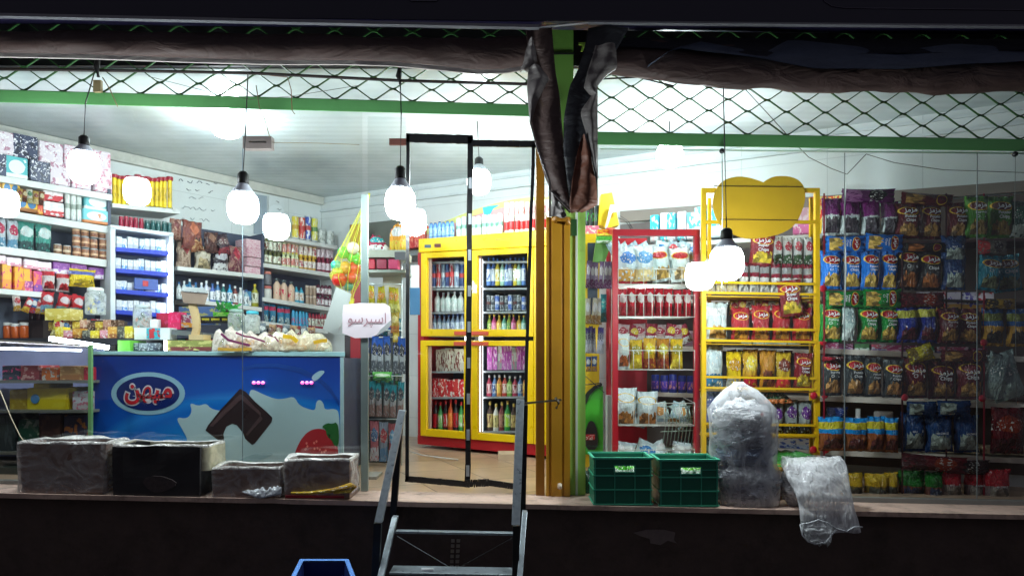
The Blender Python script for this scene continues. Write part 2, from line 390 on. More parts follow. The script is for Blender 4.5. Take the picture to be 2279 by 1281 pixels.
WHITE_INK = pm((235, 235, 235), .5, var=.02)

def place(kind, me, loc, rz, w, d, h, label, cat, group=None, parts=(), tilt=0, lean=0):
    o = link(kind, me); o.location = loc; o.scale = (w, d, h); o.rotation_euler = (lean, tilt, rz)
    tag(o, label, cat, group)
    for pname, pme, ploc, pscl in parts:
        c = link(pname, pme, o); c.location = ploc; c.scale = pscl
    return o
def row(kind, meshes, plane, p0, p1, n, hpx, label, cat, group, frm, depth=None, fill=.96, parts=(), jit=.02, tilt=0, jh=.05, start=0, rev=False, lean=0):
    """n like things between two pixel points of their base line on a vertical plane; label gets «nth from ...»"""
    a, b = plane.hit(*p0), plane.hit(*p1); wd = (b-a).length/n*fill; out = []
    for i in range(n):
        t = (i+.5)/n; px = p0[0]+(p1[0]-p0[0])*t; py = p0[1]+(p1[1]-p0[1])*t
        c = a.lerp(b, t); h = hpx*c.y/F*(1+random.uniform(-jh, jh)); d = depth or wd
        c = c - Vector((plane.fr.x, plane.fr.y, 0))*(d/2+random.uniform(0, jit))
        me = meshes[i % len(meshes)] if isinstance(meshes, (list, tuple)) else meshes
        k = (n-1-i if rev else i)+start
        lb = label[i] if isinstance(label, (list, tuple)) else (f"{label}, {ORD[k]} {frm}" if n > 1 else f"{label}, {frm}" if frm else label)
        pr = parts[i % len(parts)] if parts and isinstance(parts[0], list) else parts
        out.append(place(kind, me, c, plane.th+random.uniform(-.10, .10), wd, d, h, lb, cat, group if n > 1 else None, pr, tilt=tilt*random.uniform(-1, 1), lean=lean))
    return out
def bottles(*a, cap=(220, 30, 30), neck=.3, **kw):
    return row(*a, parts=[("cap", u_cap(pm(cap, .4), neck), (0,0,0), (1,1,1))], **kw)
def fpl(Y): return Pl((-5, Y), (5, Y))      # plane parallel to the shop front
def chips_parts(w_over_h, txt="Potato\nChips", logo=True, ink=None, ly=.74, color=None):
    out = []
    ink = ink or WHITE_INK
    if logo: out.append(("logo_lettering", text_mesh(FA_CHIPS, ink, .025), (0, -.50, ly), (.50, .02, .50*w_over_h)))
    if txt: out.append(("lettering", text_mesh(txt, ink, .01), (0, -.53, .53), (.42, .02, .42*w_over_h)))
    return out
# ================================================================== the building
def wallbox(name, pl, px0, px1, z0, z1, th, m, ext0=0, ext1=0):
    a = pl.hit(px0, 800); b = pl.hit(px1, 800); L_ = (b-a).length
    o = MB().box(-ext0, L_+ext1, 0, th, 0, z1-z0).build(name, m); o.location = (a.x, a.y, z0); o.rotation_euler = (0, 0, pl.th); return o
M_TILE = tile_mat((226, 232, 232), (200, 207, 208), .62, .42, 'XZ', .22, .003, .03)
struct(wallbox("wall_left", WL, -260, 715, EYE-1.0, ZC+.02, .15, M_TILE))
struct(wallbox("wall_back", WR, 715, 2262, EYE-1.0, ZC+.02, .15, M_TILE, 0, 1.4))
# cornice trunking on the walls
wh = pm((206, 214, 216), .5, var=.05, dirt=.15)
t_ = MB(); 
for off, z in ((.02, ZC-.06), (.03, ZC-.16)): t_.box(0, 9, -off, -.001, z, z+.022)
o = t_.build("cable_trunking", wh); o.location = (WR.a.x, WR.a.y, 0); o.rotation_euler = (0, 0, WR.th)
tag(o, "white plastic cable trunking running high along the tiled back wall", "trunking")
o = MB().box(-3, 2.85, -.05, -.001, ZC-.085, ZC-.004).build("ceiling_cornice", pm((198, 198, 190), .6, dirt=.3)); o.location = (WL.a.x, WL.a.y, 0); o.rotation_euler = (0, 0, WL.th)
struct(o)
# ceiling: ribbed pale panels
m, nt, b = new_mat("ceiling_panels"); L = nt.links
co = N(nt, 'ShaderNodeTexCoord'); wv = N(nt, 'ShaderNodeTexWave'); wv.bands_direction = 'Y'; wv.inputs['Scale'].default_value = 3.2; wv.inputs['Distortion'].default_value = .3
L.new(co.outputs['Object'], wv.inputs[0]); nz = N(nt, 'ShaderNodeTexNoise'); nz.inputs['Scale'].default_value = 1.3; nz.inputs['Detail'].default_value = 8; L.new(co.outputs['Object'], nz.inputs[0])
r = N(nt, 'ShaderNodeValToRGB'); r.color_ramp.elements[0].color = srgb((170, 182, 184)); r.color_ramp.elements[1].color = srgb((212, 222, 224)); r.color_ramp.elements[0].position = .3; r.color_ramp.elements[1].position = .6
L.new(nz.outputs[0], r.inputs[0]); L.new(r.outputs[0], b.inputs['Base Color']); b.inputs['Roughness'].default_value = .22
bp = N(nt, 'ShaderNodeBump'); bp.inputs['Strength'].default_value = .12; bp.inputs['Distance'].default_value = .01; L.new(wv.outputs[1], bp.inputs['Height']); L.new(bp.outputs[0], b.inputs['Normal'])
struct(MB().box(-7, 7, 4.06, 10, ZC, ZC+.12).build("ceiling", m))
# floor tiles
M_FLOOR = tile_mat((205, 172, 142), (120, 96, 78), .45, .45, 'XY', .3, .006, .12, rot=math.radians(-26))
fl = MB(); fl.hexa([(-6,DY+.02,zf(-6)-.3),(6,DY+.02,zf(6)-.3),(6,10,zf(6)-.3),(-6,10,zf(-6)-.3),(-6,DY+.02,zf(-6)),(6,DY+.02,zf(6)),(6,10,zf(6)),(-6,10,zf(-6))])
struct(fl.build("floor", M_FLOOR))
SY = 3.70                                   # front edge of the sill
def slope_box(x0, x1, y0, y1, dz0, dz1):
    return [(x0,y0,zf(x0)+dz0),(x1,y0,zf(x1)+dz0),(x1,y1,zf(x1)+dz0),(x0,y1,zf(x0)+dz0),(x0,y0,zf(x0)+dz1),(x1,y0,zf(x1)+dz1),(x1,y1,zf(x1)+dz1),(x0,y1,zf(x0)+dz1)]
# sill slab, its front edge broken along the way
M_SILL = pm((196, 168, 152), .6, var=.2, bump=.3, scale=22, dirt=.55)
sl = MB(); xs = [-6+i*.12 for i in range(101)]; vs = []
for i, x in enumerate(xs):
    j = .010*noise.noise(Vector((x*3, 1, 0))) + (.014 if noise.noise(Vector((x*5, 7, 2))) > .33 else 0)
    for y, dz in ((SY+j, -.026), (SY+j*.6, 0), (DY+.02, 0), (DY+.02, -.03)): vs.append((x, y, zf(x)+dz))
fs = []
for i in range(100):
    for k in range(4): a = i*4+k; bq = i*4+(k+1) % 4; fs.append((a, bq, bq+4, a+4))
fs += [(0,1,2,3), (400,403,402,401)]
sl.add(vs, fs); struct(sl.build("sill", M_SILL))
M_PLINTH = pm((84, 70, 64), .85, var=.35, bump=.6, scale=9, dirt=.6, bd=.03)
o = MB().hexa([(-6,SY+.07,0),(6,SY+.07,0),(6,DY+.3,0),(-6,DY+.3,0),(-6,SY+.07,zf(-6)-.031),(6,SY+.07,zf(6)-.031),(6,DY+.3,zf(6)-.31),(-6,DY+.3,zf(-6)-.31)]).build("wall_plinth", M_PLINTH); struct(o, "dark dirty plastered wall under the shop sill")
struct(MB().box(-30, 30, -20, 12, -.3, 0).build("ground", pm((58, 54, 52), .9, var=.3, bump=.5, scale=6)))
# peeled light patch and chips on the plinth
def blob_outline(cx, cy, rx, ry, n=22, s=0, rough=.3):
    return [(cx+rx*math.cos(2*math.pi*i/n)*(1+rough*noise.noise(Vector((i*.9, s, 0)))), cy+ry*math.sin(2*math.pi*i/n)*(1+rough*noise.noise(Vector((i*.9, s, 5))))) for i in range(n)]
def pxl(o_, Y): return [((x-CX)/F*Y, EYE+(HZ-y)/F*Y) for x, y in o_]
pt = MB().prism(pxl([(1410,1185),(1440,1178),(1478,1178),(1503,1184),(1500,1200),(1506,1208),(1486,1202),(1470,1212),(1448,1208),(1446,1198),(1425,1192)], SY+.065), SY+.066, SY+.072)
struct(pt.build("wall_peeled_paint", pm((120, 108, 104), .8, var=.3, scale=40)))
vt = MB()
for i in range(6):
    for k in range(2):
        x, y = 1008+k*12-i*.6, 1203+i*11.5; p = pxl([(x-4, y-3.5), (x+3.5+k, y-3.5), (x+3.5, y+3.5), (x-4, y+3.5)], SY+.06); vt.prism(p, SY+.062, SY+.0705)
tag(vt.build("vent_grille", pm((150, 142, 130), .6)), "small column of pale vent squares in the dark wall behind the steps", "vent")

# ------------------------------------------------------------------ upper front: dark beam, ledges, sign
M_DARK = pm((22, 20, 26), .6, var=.3, scale=6)
o = MB().box(-6, 6, 4.02, 4.5, ZC+.002, ZC+1.4).build("front_beam", M_DARK); struct(o)
sg = empty("shop_signboard", P(1139, 40, 3.5)); tag(sg, "dark navy signboard panel across the whole top of the shop front", "signboard")
def under(o, par):                          # parent while keeping the world place
    o.parent = par; o.matrix_parent_inverse = par.matrix_basis.inverted(); return o
Y = 3.70
pa = [P(-300, 30, Y), P(2600, 62, Y)]
sb = MB().hexa([(pa[0].x,Y,pa[0].z),(pa[1].x,Y,pa[1].z),(pa[1].x,Y+.1,pa[1].z),(pa[0].x,Y+.1,pa[0].z),(pa[0].x,Y,pa[0].z+.9),(pa[1].x,Y,pa[0].z+.9),(pa[1].x,Y+.1,pa[0].z+.9),(pa[0].x,Y+.1,pa[0].z+.9)])
under(sb.build("sign_face", pm((26, 22, 48), .35, var=.15)), sg)
M_EDGE = pm((128, 128, 134), .5, metal=.3, var=.2, scale=30)
ed = MB().bar(P(-300, 29, Y-.004), P(1200, 61, Y-.004), .016, .03).bar(P(1200, 61, Y-.004), P(1310, 50, Y-.004), .006, .02).bar(P(1310, 51, Y-.004), P(2600, 63, Y-.004), .009, .03)
under(ed.build("lower_edge", M_EDGE), sg)
ln = MB().tube([P(1826,-14,Y-.003),P(1836,4,Y-.003),P(1852,14,Y-.003),P(1880,18,Y-.003),P(2600,26,Y-.003)], .0022, 5)
under(ln.build("printed_outline", pm((92, 86, 104), .5)), sg)
under(MB().prism([(x, z) for x, z in pxl([(905,-6),(978,-6),(972,3),(915,3)], Y-.004)], Y-.006, Y-.002).build("printed_mark", pm((90, 88, 100), .5)), sg)

M_GREEN = pm((100, 168, 100), .45, var=.12, dirt=.12, scale=9)
M_GREEND = pm((40, 82, 38), .5, var=.2)
M_GREENL = pm((160, 204, 96), .5, var=.15, dirt=.35, scale=6)
def grille(x0, x1, ya, yb, Yg, rows, lab, seed, pitch=86.5, hh=25.5):
    e = empty("lattice_grille", P((x0+x1)/2, (ya+yb)/2, Yg)); tag(e, lab, "grille", "green lattice grilles above the glass")
    yb_ = lambda x: ya+(yb-ya)*(x-x0)/(x1-x0)
    st = MB(); n = int((x1-x0)/pitch*2)+1
    for r in range(rows):
        for i in range(n):
            for s in (0,):
                xa = x0+i*pitch/2; xb = xa+pitch/2
                up = (i+r) % 2
                z0, z1 = (yb_(xa)-hh*(r+up), yb_(xb)-hh*(r+1-up))
                if xb > x1+5: continue
                a, c = P(xa, z0, Yg), P(xb, z1, Yg); m1, m2 = a.lerp(c, .14), a.lerp(c, .86)
                k = .16
                q1 = P(xa+pitch/2*k, z0+(z1-z0)*k*.55, Yg+.004); q2 = P(xb-pitch/2*k, z1-(z1-z0)*k*.55, Yg-.004)
                st.bar(a, q1, .0075, .010); st.bar(q1, q2, .0058, .010); st.bar(q2, c, .0075, .010)
    under(st.build("lattice_strands", M_GREEND), e)
    rail = MB().hexa([P(x0,ya+29,Yg-.03),P(x1,yb+27,Yg-.03),P(x1,yb+27,Yg+.03)+Vector((0,0,0)),P(x0,ya+29,Yg+.03),P(x0,ya,Yg-.03),P(x1,yb,Yg-.03),P(x1,yb,Yg+.03),P(x0,ya,Yg+.03)])
    under(rail.build("bottom_rail", M_GREEN, bevel=.004), e)
    return e
grille(-120, 1200, 196, 233, DY, 8, "green expanded metal lattice above the long glass with the freezer behind", 0)
grille(1318, 2420, 293, 312, DY, 11, "green expanded metal lattice above the glass with the chip bags behind", 3)
# post, shutter channels
pe = empty("green_post", P(1265, 1112, 4.0)); tag(pe, "green painted steel post between the glass door and the chips window", "post")
def pxbox(name, x0, y0, x1, y1, Y, d, m, par=None, bevel=0, sl=0):
    a, b = P(x0, y0, Y), P(x1, y1, Y)
    o = MB().box(a.x, b.x, Y, Y+d, b.z, a.z).build(name, m, bevel=bevel); recentre(o)
    if par: under(o, par)
    return o
pxbox("upper_column", 1228, -30, 1276, 500, 3.99, .10, pm((110, 160, 70), .5, var=.25, dirt=.3, scale=5), pe)
pxbox("lower_column", 1258, 455, 1303, 1114, 3.985, .08, M_GREENL, pe)
pxbox("edge_strip", 1281, 470, 1286, 1112, 3.978, .006, pm((205, 215, 205), .35), pe)
pxbox("lock_plate", 1269, 488, 1284, 524, 3.97, .012, pm((40, 84, 42), .5), pe)
pxbox("cable_tie", 1226, 117, 1278, 121, 3.984, .005, pm((24, 34, 22), .5), pe)
ye = empty("shutter_channel", P(1243, 1110, 3.93)); tag(ye, "wide ochre yellow shutter channel in front of the green post", "shutter channel")
M_OCH = pm((182, 130, 26), .42, var=.12, dirt=.18, scale=9)
M_OCHD = pm((150, 100, 16), .45, var=.15, dirt=.25)
b_ = P(1216, 482, 3.93); c_ = P(1269, 1108, 3.93)
mb = MB(); xw = (c_.x-b_.x)
for k, (u0, u1, dy) in enumerate(((0,.12,.004),(.12,.22,.010),(.22,.66,0),(.66,.74,.008),(.74,1,.002))):
    mb.box(b_.x+xw*u0, b_.x+xw*u1, 3.93+dy, 3.965, c_.z, b_.z)
under(mb.build("channel", M_OCH, bevel=.002), ye)
under(MB().tube([P(1246,1078,3.925),P(1246,1084,3.9)], .014, 8).build("bolt", pm((205, 190, 170), .4)), ye)
under(MB().tube([P(1232,492,3.92),P(1240,486,3.91),P(1262,488,3.92),P(1264,500,3.925)], .018, 8).build("top_bracket", M_OCHD), ye)
yn = pxbox("door_jamb_channel", 1193, 318, 1212, 1104, 3.95, .06, M_OCHD, None, .002)
tag(yn, "narrow ochre steel upright beside the glass door", "upright")
la = MB().bar(P(1166, 897, 3.80), P(1250, 889, 3.90), .012, .01).tube([P(1236,884,3.89),P(1244,896,3.88),P(1238,908,3.89)], .008, 6)
tag(la.build("door_latch_bar", pm((70, 62, 48), .4, metal=.5)), "thin dark latch bar running from the handrail to the yellow channel", "latch")

# ------------------------------------------------------------------ shop front glass
GL = glass_mat()
def pane(x0, x1, ytop0, ytop1, lab, Yp=DY, ybot=None):
    bz = [zf((x-CX)/F*Yp) + .015 for x in (x0, x1)]
    a, b = P(x0, ytop0, Yp), P(x1, ytop1, Yp)
    o = MB().add([(a.x,Yp,bz[0]),(b.x,Yp,bz[1]),(b.x,Yp,b.z),(a.x,Yp,a.z),(a.x,Yp+.006,bz[0]),(b.x,Yp+.006,bz[1]),(b.x,Yp+.006,b.z),(a.x,Yp+.006,a.z)],
        [(0,1,2,3),(7,6,5,4)]).mesh("shop_window", [GL], False)
    o = link("shop_window", o); tag(o, lab, "glass pane"); return o
pane(-250, 806, 224, 247, "large clear shop window pane in front of the blue freezer")
pane(818, 903, 258, 262, "narrow clear pane between the aluminium upright and the door", DY+.004)
pane(1304, 2500, 322, 342, "wide clear window pane in front of the hanging chip bags")
al = pm((150, 168, 164), .35, metal=.6, var=.1)
tag(pxbox("aluminium_upright", 803, 432, 819, 1092, DY-.01, .02, al, None, .002), "pale greenish aluminium upright holding the window beside the door", "upright")
tk = MB().hexa(slope_box(1.72, 3.4, DY-.02, DY+.02, .001, .028)).hexa(slope_box(-3.4, -.9, DY-.02, DY+.02, .001, .022))
struct(tk.build("window_track", pm((140, 142, 138), .5, metal=.4)))
for x in (1880, 2175): struct(pxbox("window_joint", x-1, 340, x+1, 1112, DY-.004, .003, pm((120, 128, 128), .3, metal=.3)))
struct(pxbox("window_joint", 539, 330, 540.2, 1040, DY+.008, .003, pm((96, 112, 124), .6)))
# two door leaves framed in black tape
M_TAPE = pm((14, 15, 17), .45, var=.3, bump=.4, scale=40)
def wavy(pts, wpx, Yd, amp=1.2, seed=0):
    mb = MB(); out = []
    (x0, y0), (x1, y1) = pts; n = 16
    for i in range(n+1):
        t = i/n; out.append((x0+(x1-x0)*t+amp*noise.noise(Vector((t*6, seed, 0))), y0+(y1-y0)*t+amp*noise.noise(Vector((t*6, seed, 9)))))
    for i in range(n):
        wv_ = (wpx*(1+.12*noise.noise(Vector((i*.7, seed, 4)))))/F*Yd
        mb.bar(P(*out[i], Yd), P(*out[i+1], Yd), wv_, .014)
    return mb
def leaf(lab, x0, x1, quad, parts):
    e = empty("glass_door_leaf", P((x0+x1)/2, 1075, DY-.02)); tag(e, lab, "door", "glass door leaves edged with black tape")
    (a, b, c, d) = [P(x, y, DY-.012) for x, y in quad]
    g = MB().add([a, b, c, d], [(0,1,2,3)]).mesh("pane", [GL], False); under(link("pane", g), e)
    for nm, mbx in parts: under(mbx.build(nm, M_TAPE), e)
    return e
Yd = DY-.012
d1 = leaf("tall glass door leaf edged in black tape beside the snack rack", 905, 1045, [(906,1065),(1043,1078),(1046,302),(908,298)],
    [("side_frame", wavy([(908,300),(906,1068)], 7.5, Yd, 1.2, 1)), ("top_frame", wavy([(904,307),(1052,311)], 19, Yd, .6, 2)), ("bottom_frame", wavy([(902,1064),(1046,1077)], 13, Yd, .6, 3)), ("side_frame", wavy([(1047,305),(1040,1080)], 12, Yd, 2.5, 4))])
d2 = leaf("tall glass door leaf edged in black tape in front of the yellow fridge", 1052, 1188, [(1050,1080),(1162,1086),(1186,322),(1054,318)],
    [("side_frame", wavy([(1187,322),(1163,1090)], 7.5, Yd-.004, 2, 5)), ("top_frame", wavy([(1050,319),(1193,321)], 14, Yd-.004, .6, 6)), ("bottom_frame", wavy([(1034,1075),(1088,1073)], 16, Yd-.016, 1.5, 7)), ("bottom_frame", wavy([(1086,1073),(1164,1084)], 13, Yd-.004, .6, 8))])
for k in range(9):
    y = 395+k*80; x = 1047-(y-300)*.009
    o = pxbox("hinge_clip", x-3, y, x+4, y+24, Yd-.014, .006, pm((196, 204, 208), .3, metal=.5)); under(o, d1)
tag(pxbox("ceiling_plate", 866, 308, 905, 322, 3.96, .02, pm((92, 52, 44), .6)), "short rusty brown plate at the top of the glass door", "plate")

# ------------------------------------------------------------------ pipe, wires, bulbs
M_BLK = pm((16, 15, 16), .5, var=.3)
pp = MB().tube([P(-150,152,3.86),P(300,158,3.86),P(560,163,3.86),P(900,180,3.86),P(1195,188,3.86)], .0085, 8)
tag(pp.build("cable_pipe", pm((38, 26, 24), .6, var=.4, scale=30)), "thin dark pipe strung across the lattice that carries the bulb wires", "pipe")
tag(MB().tube([P(1340,176,3.86),P(1420,172,3.86),P(1500,192,3.86)], .005, 6).build("cable_pipe", M_BLK), "short dark rod at the torn edge of the brown tarpaulin", "rod")
BM = emis((.87, .97, 1.0), BULB_OUT); BMI = emis((.85, .97, 1.0), BULB_IN)
BM4 = emis((.87, .97, 1.0), BULB_OUT*1.5); M_NECK = pm((206, 210, 222), .5, var=.05); 
def bulb(cx, ycap, ydome0, ydome1, rpx, Yb, lab, mat=BM, wire_to=None, sock=True):
    c = P(cx, (ydome0+ydome1)/2, Yb); e = empty("hanging_bulb", c); tag(e, lab, "light bulb", "bulbs hanging in and before the shop")
    r = rpx/F*Yb; h = (ydome1-ydome0)/F*Yb/2
    under(MB().lathe([(r*.2,-h),(r*.5,-h*.95),(r*.74,-h*.80),(r*.9,-h*.5),(r*.98,-h*.1),(r*.97,h*.35),(r*.9,h*.75),(r*.78,h)], 24, 0, c).build("diffuser", mat), e)
    if sock:
        t = P(cx, ycap, Yb).z-c.z; s0 = h+(t-h)*.48
        under(MB().lathe([(r*.77,h+.001),(r*.66,h+(s0-h)*.35),(r*.42,h+(s0-h)*.8),(r*.32,s0)], 20, 0, c).build("neck", M_NECK), e)
        under(MB().lathe([(r*.34,s0),(r*.36,s0+.004),(r*.34,t*.93),(r*.2,t)], 14, 0, c).build("socket", M_BLK), e)
        if wire_to:
            pts = [c+Vector((0,0,t))] + [P(x, y, yy) for x, y, yy in wire_to]
            under(MB().tube(pts, .0035, 5).build("wire", pm((60, 60, 60), .6)), e)
    return e
YB = 3.71
bulb(187, 302, 343, 408, 32, YB, "glowing bulb before the glass nearest the patterned gift boxes", wire_to=[(190,230,YB),(213,152,3.85)])
bulb(541, 382, 434, 497, 34, YB, "glowing bulb before the glass under the brown junction box", wire_to=[(546,300,YB),(552,165,3.85)])
bulb(891, 370, 424, 488, 34, YB, "glowing bulb before the glass beside the taped door", wire_to=[(893,250,YB),(891,182,3.85)])
bulb(1617, 508, 556, 624, 38, YB, "glowing bulb hanging low in front of the yellow rack", BM4, wire_to=[(1613,335,YB),(1610,190,3.85)])
bulb(-150, 302, 372, 438, 32, YB, "glowing bulb before the glass beyond the patterned gift boxes", wire_to=[(-148,152,3.85)])
bulb(1066, 350, 382, 432, 27, 5.0, "glowing bulb inside the shop above the yellow fridge", BMI, wire_to=[(1062,270,4.6)])
bulb(1490, 300, 326, 372, 30, 4.7, "glowing bulb inside the shop under the lattice above the red rack", BMI, wire_to=[(1490,270,4.7)])
bulb(505, 240, 263, 305, 34, 4.85, "glowing bulb close under the ceiling above the handwritten notes", BMI)
for x, y0, y1, lab in ((218,128,172,"dark bulb wire clamp gripping the pipe near the patterned boxes"),(890,152,188,"dark bulb wire clamp gripping the pipe near the door")):
    tag(MB().tube([P(x,y0,3.855),P(x-3,(y0+y1)/2,3.84),P(x+1,y1,3.85)], [.012,.017,.009], 8).build("wire_clamp", M_BLK), lab, "clamp")
tag(pxbox("tape_block", 207, 178, 224, 204, 3.87, .02, pm((150, 134, 96), .7)), "small piece of brown tape hanging under the pipe", "tape")
jb = empty("junction_box", P(572, 330, 3.9)); tag(jb, "brown junction box with a slot hanging on wires under the green rail", "junction box")
def fr(name, boxes, m, par):
    mb = MB()
    for x0, y0, x1, y1, Yq, d in boxes:
        a, b = P(x0, y0, Yq), P(x1, y1, Yq); mb.box(a.x, b.x, Yq, Yq+d, b.z, a.z)
    return under(mb.build(name, m), par)
fr("box_body", [(540,303,604,313,3.88,.05),(540,318,604,330,3.88,.05),(540,313,553,318,3.88,.05),(592,313,604,318,3.88,.05)], pm((122, 112, 108), .6, dirt=.3), jb)
under(MB().tube([P(600,304,3.88),P(588,262,3.88),P(577,238,3.9),P(570,190,3.88)], .003, 5).tube([P(604,317,3.9),P(690,318,3.95),P(800,322,3.98)], .002, 5).build("wire", pm((130, 120, 90), .6)), jb)
def wire(lab, pts, r=.0022, c=(70, 60, 50)):
    return tag(MB().tube([P(*p) for p in pts], r, 5).build("loose_wire", pm(c, .6)), lab, "wire")
wire("twisted thin wire dangling from the pipe near the first clamp", [(228,172,3.88),(245,200,3.87),(255,222,3.88),(262,238,3.88)], .003, (140, 125, 90))
wire("rusty thin wire hanging over the green rail", [(600,168,3.86),(640,172,3.87),(648,200,3.87),(650,246,3.9),(656,254,3.9)], .0025, (120, 80, 50))
wire("sagging string across the lattice near the door", [(330,170,3.9),(470,206,3.9),(560,222,3.9),(650,214,3.9),(800,190,3.9)], .0016, (90, 90, 80))
wire("black wire sagging in a point above the chips window", [(1660,200,4.02),(1770,320,4.05),(1800,350,4.05),(1850,375,4.05),(1885,388,4.05),(1928,343,4.05)], .0024)
wire("thin dark wire sloping over the tiled wall above the chip bags", [(1928,343,4.06),(1990,362,4.1),(2100,378,4.15),(2279,384,4.2)], .0022)
wire("white cord hanging down among the chip bags", [(1884,388,4.04),(1880,470,4.03),(1883,600,4.03),(1880,690,4.03),(1875,722,4.03)], .0034, (215, 218, 215))
wire("grey cord hanging beside the low glowing bulb", [(1607,340,4.0),(1608,440,4.0),(1606,640,4.0)], .003, (190, 200, 200))
wire("thin pale cord running down from the window clip near the far end", [(2260,342,4.0),(2258,520,4.0),(2262,900,4.0)], .0018, (120, 124, 120))
wire("thin cream string slanting down by the display case", [(0,868,3.93),(25,930,3.92),(45,970,3.9),(60,990,3.86)], .003, (190, 178, 150))
for x, y, lab in ((1607, 336, "round black window clip above the low bulb"), (2259, 343, "round black window clip at the far end of the glass")):
    tag(MB().tube([P(x,y,3.93),P(x,y,3.965)], .016, 12).build("window_clip", M_BLK), lab, "clip")
tag(MB().bar(P(1335,332,4.02), P(2330,342,4.02), .006, .01).build("glass_top_strip", wh), "thin pale strip along the top of the chips window", "strip")

# ------------------------------------------------------------------ tarpaulins
def tarp_mat(c, s=5, rough=.62):
    k = ('tarp', c)
    if k in MC: return MC[k]
    m, nt, b = new_mat("tarpaulin"); L = nt.links; co = N(nt, 'ShaderNodeTexCoord')
    nz = N(nt, 'ShaderNodeTexNoise'); nz.inputs['Scale'].default_value = s; nz.inputs['Detail'].default_value = 7; nz.inputs['Distortion'].default_value = .8; mp = N(nt, 'ShaderNodeMapping'); mp.inputs['Scale'].default_value = (1, 1, 2.4)
    L.new(co.outputs['Object'], mp.inputs[0]); L.new(mp.outputs[0], nz.inputs[0])
    r = N(nt, 'ShaderNodeValToRGB'); cc = srgb(c); r.color_ramp.elements[0].color = tuple(x*.6 for x in cc[:3])+(1,); r.color_ramp.elements[1].color = tuple(min(1, x*1.35) for x in cc[:3])+(1,); L.new(nz.outputs[0], r.inputs[0]); L.new(r.outputs[0], b.inputs['Base Color'])
    b.inputs['Roughness'].default_value = rough; bp = N(nt, 'ShaderNodeBump'); bp.inputs['Strength'].default_value = .8; bp.inputs['Distance'].default_value = .03; L.new(nz.outputs[0], bp.inputs['Height']); L.new(bp.outputs[0], b.inputs['Normal'])
    MC[k] = m; return m
M_TB = tarp_mat((78, 60, 56)); M_TN = tarp_mat((30, 32, 44)); M_TG = tarp_mat((196, 188, 182)); M_TBD = tarp_mat((46, 34, 33)); M_TGD = tarp_mat((128, 122, 120)); M_TGE = tarp_mat((98, 92, 90)); M_TNN = tarp_mat((20, 22, 30)); M_TR = tarp_mat((108, 62, 42)); M_TBL = tarp_mat((78, 88, 108))
def lump_roll(x0, x1, top, bot, Yc, dep, m, seed, n=60, k=14):
    """rolled tarpaulin: top(x), bot(x) give the pixel edges"""
    vs = []; fs = []
    for i in range(n+1):
        x = x0+(x1-x0)*i/n; yt, yb = top(x), bot(x); c = P(x, (yt+yb)/2, Yc); h = (yb-yt)/F*Yc/2
        for j in range(k):
            a = 2*math.pi*j/k; q = 1+.13*noise.noise(Vector((i*.22, math.cos(a)*1.3+seed, math.sin(a)*1.3)))*2
            vs.append((c.x, Yc+math.cos(a)*dep*q, c.z+math.sin(a)*h*(q if math.sin(a) > 0 else min(q, 1.02))))
    for i in range(n):
        for j in range(k): j2 = (j+1) % k; fs.append((i*k+j, i*k+j2, (i+1)*k+j2, (i+1)*k+j))
    fs += [tuple(range(k)), tuple(n*k+j for j in range(k))]
    return MB().add(vs, fs, 0, True)
def interp(pts):
    def f(x):
        if x <= pts[0][0]: return pts[0][1]
        for (xa, ya), (xb, yb) in zip(pts, pts[1:]):
            if x <= xb: t = (x-xa)/(xb-xa); return ya+(yb-ya)*t
        return pts[-1][1]
    return f
te = empty("rolled_tarpaulin", P(540, 130, 3.85)); tag(te, "long brown rolled up tarpaulin with a pale hem above the freezer window", "tarpaulin", "rolled tarpaulins under the sign")
under(lump_roll(-200, 1205, interp([(-200,66),(1205,86)]), interp([(-200,116),(0,120),(600,138),(900,143),(1100,160),(1205,146)]), 3.84, .05, M_TB, 1).build("roll", M_TB), te)
hm = MB(); hp = [(-200,118),(0,122),(200,126),(420,134),(600,139),(760,139),(870,142),(960,150),(1060,160),(1125,158),(1175,150)]
for (xa, ya), (xb, yb) in zip(hp, hp[1:]): hm.bar(P(xa, ya+1, 3.77), P(xb, yb+1, 3.77), .022, .012)
under(hm.build("hem", M_TG), te)
te2 = empty("rolled_tarpaulin", P(1800, 190, 3.85)); tag(te2, "sagging brown rolled up tarpaulin above the chips window", "tarpaulin", "rolled tarpaulins under the sign")
under(lump_roll(1335, 2480, interp([(1335,95),(1420,90),(1600,100),(2279,110),(2480,110)]), interp([(1335,165),(1420,172),(1520,190),(1660,200),(1800,206),(1950,208),(2070,214),(2120,208),(2480,204)]), 3.84, .05, M_TB, 5).build("roll", M_TB), te2)
def strip_sheet(top, bot, x0, x1, Yc, amp, m, seed, n=40, k=6, th=.006):
    vs = []; fs = []
    for s in (0, 1):
        for i in range(n+1):
            x = x0+(x1-x0)*i/n
            for j in range(k+1):
                t = j/k; y = top(x)+(bot(x)-top(x))*t
                q = P(x, y, Yc); q.y += amp*noise.noise(Vector((i*.16, t*2, seed))) - .05*t + s*th; vs.append(q)
    K = (n+1)*(k+1)
    for s in (0, 1):
        for i in range(n):
            for j in range(k):
                a = s*K+i*(k+1)+j; f = (a, a+1, a+k+2, a+k+1); fs.append(f if s else f[::-1])
    return MB().add(vs, fs, 0, True)
under(strip_sheet(interp([(1440,150),(1500,105),(1560,92),(1700,120),(1745,92),(1760,88),(2000,112),(2120,100),(2400,104)]), interp([(1440,152),(1500,112),(1600,128),(1700,142),(1810,160),(1990,162),(2279,143),(2400,138)]), 1440, 2400, 3.80, .03, M_TBL, 3).build("upper_sheet", M_TBL), te2)
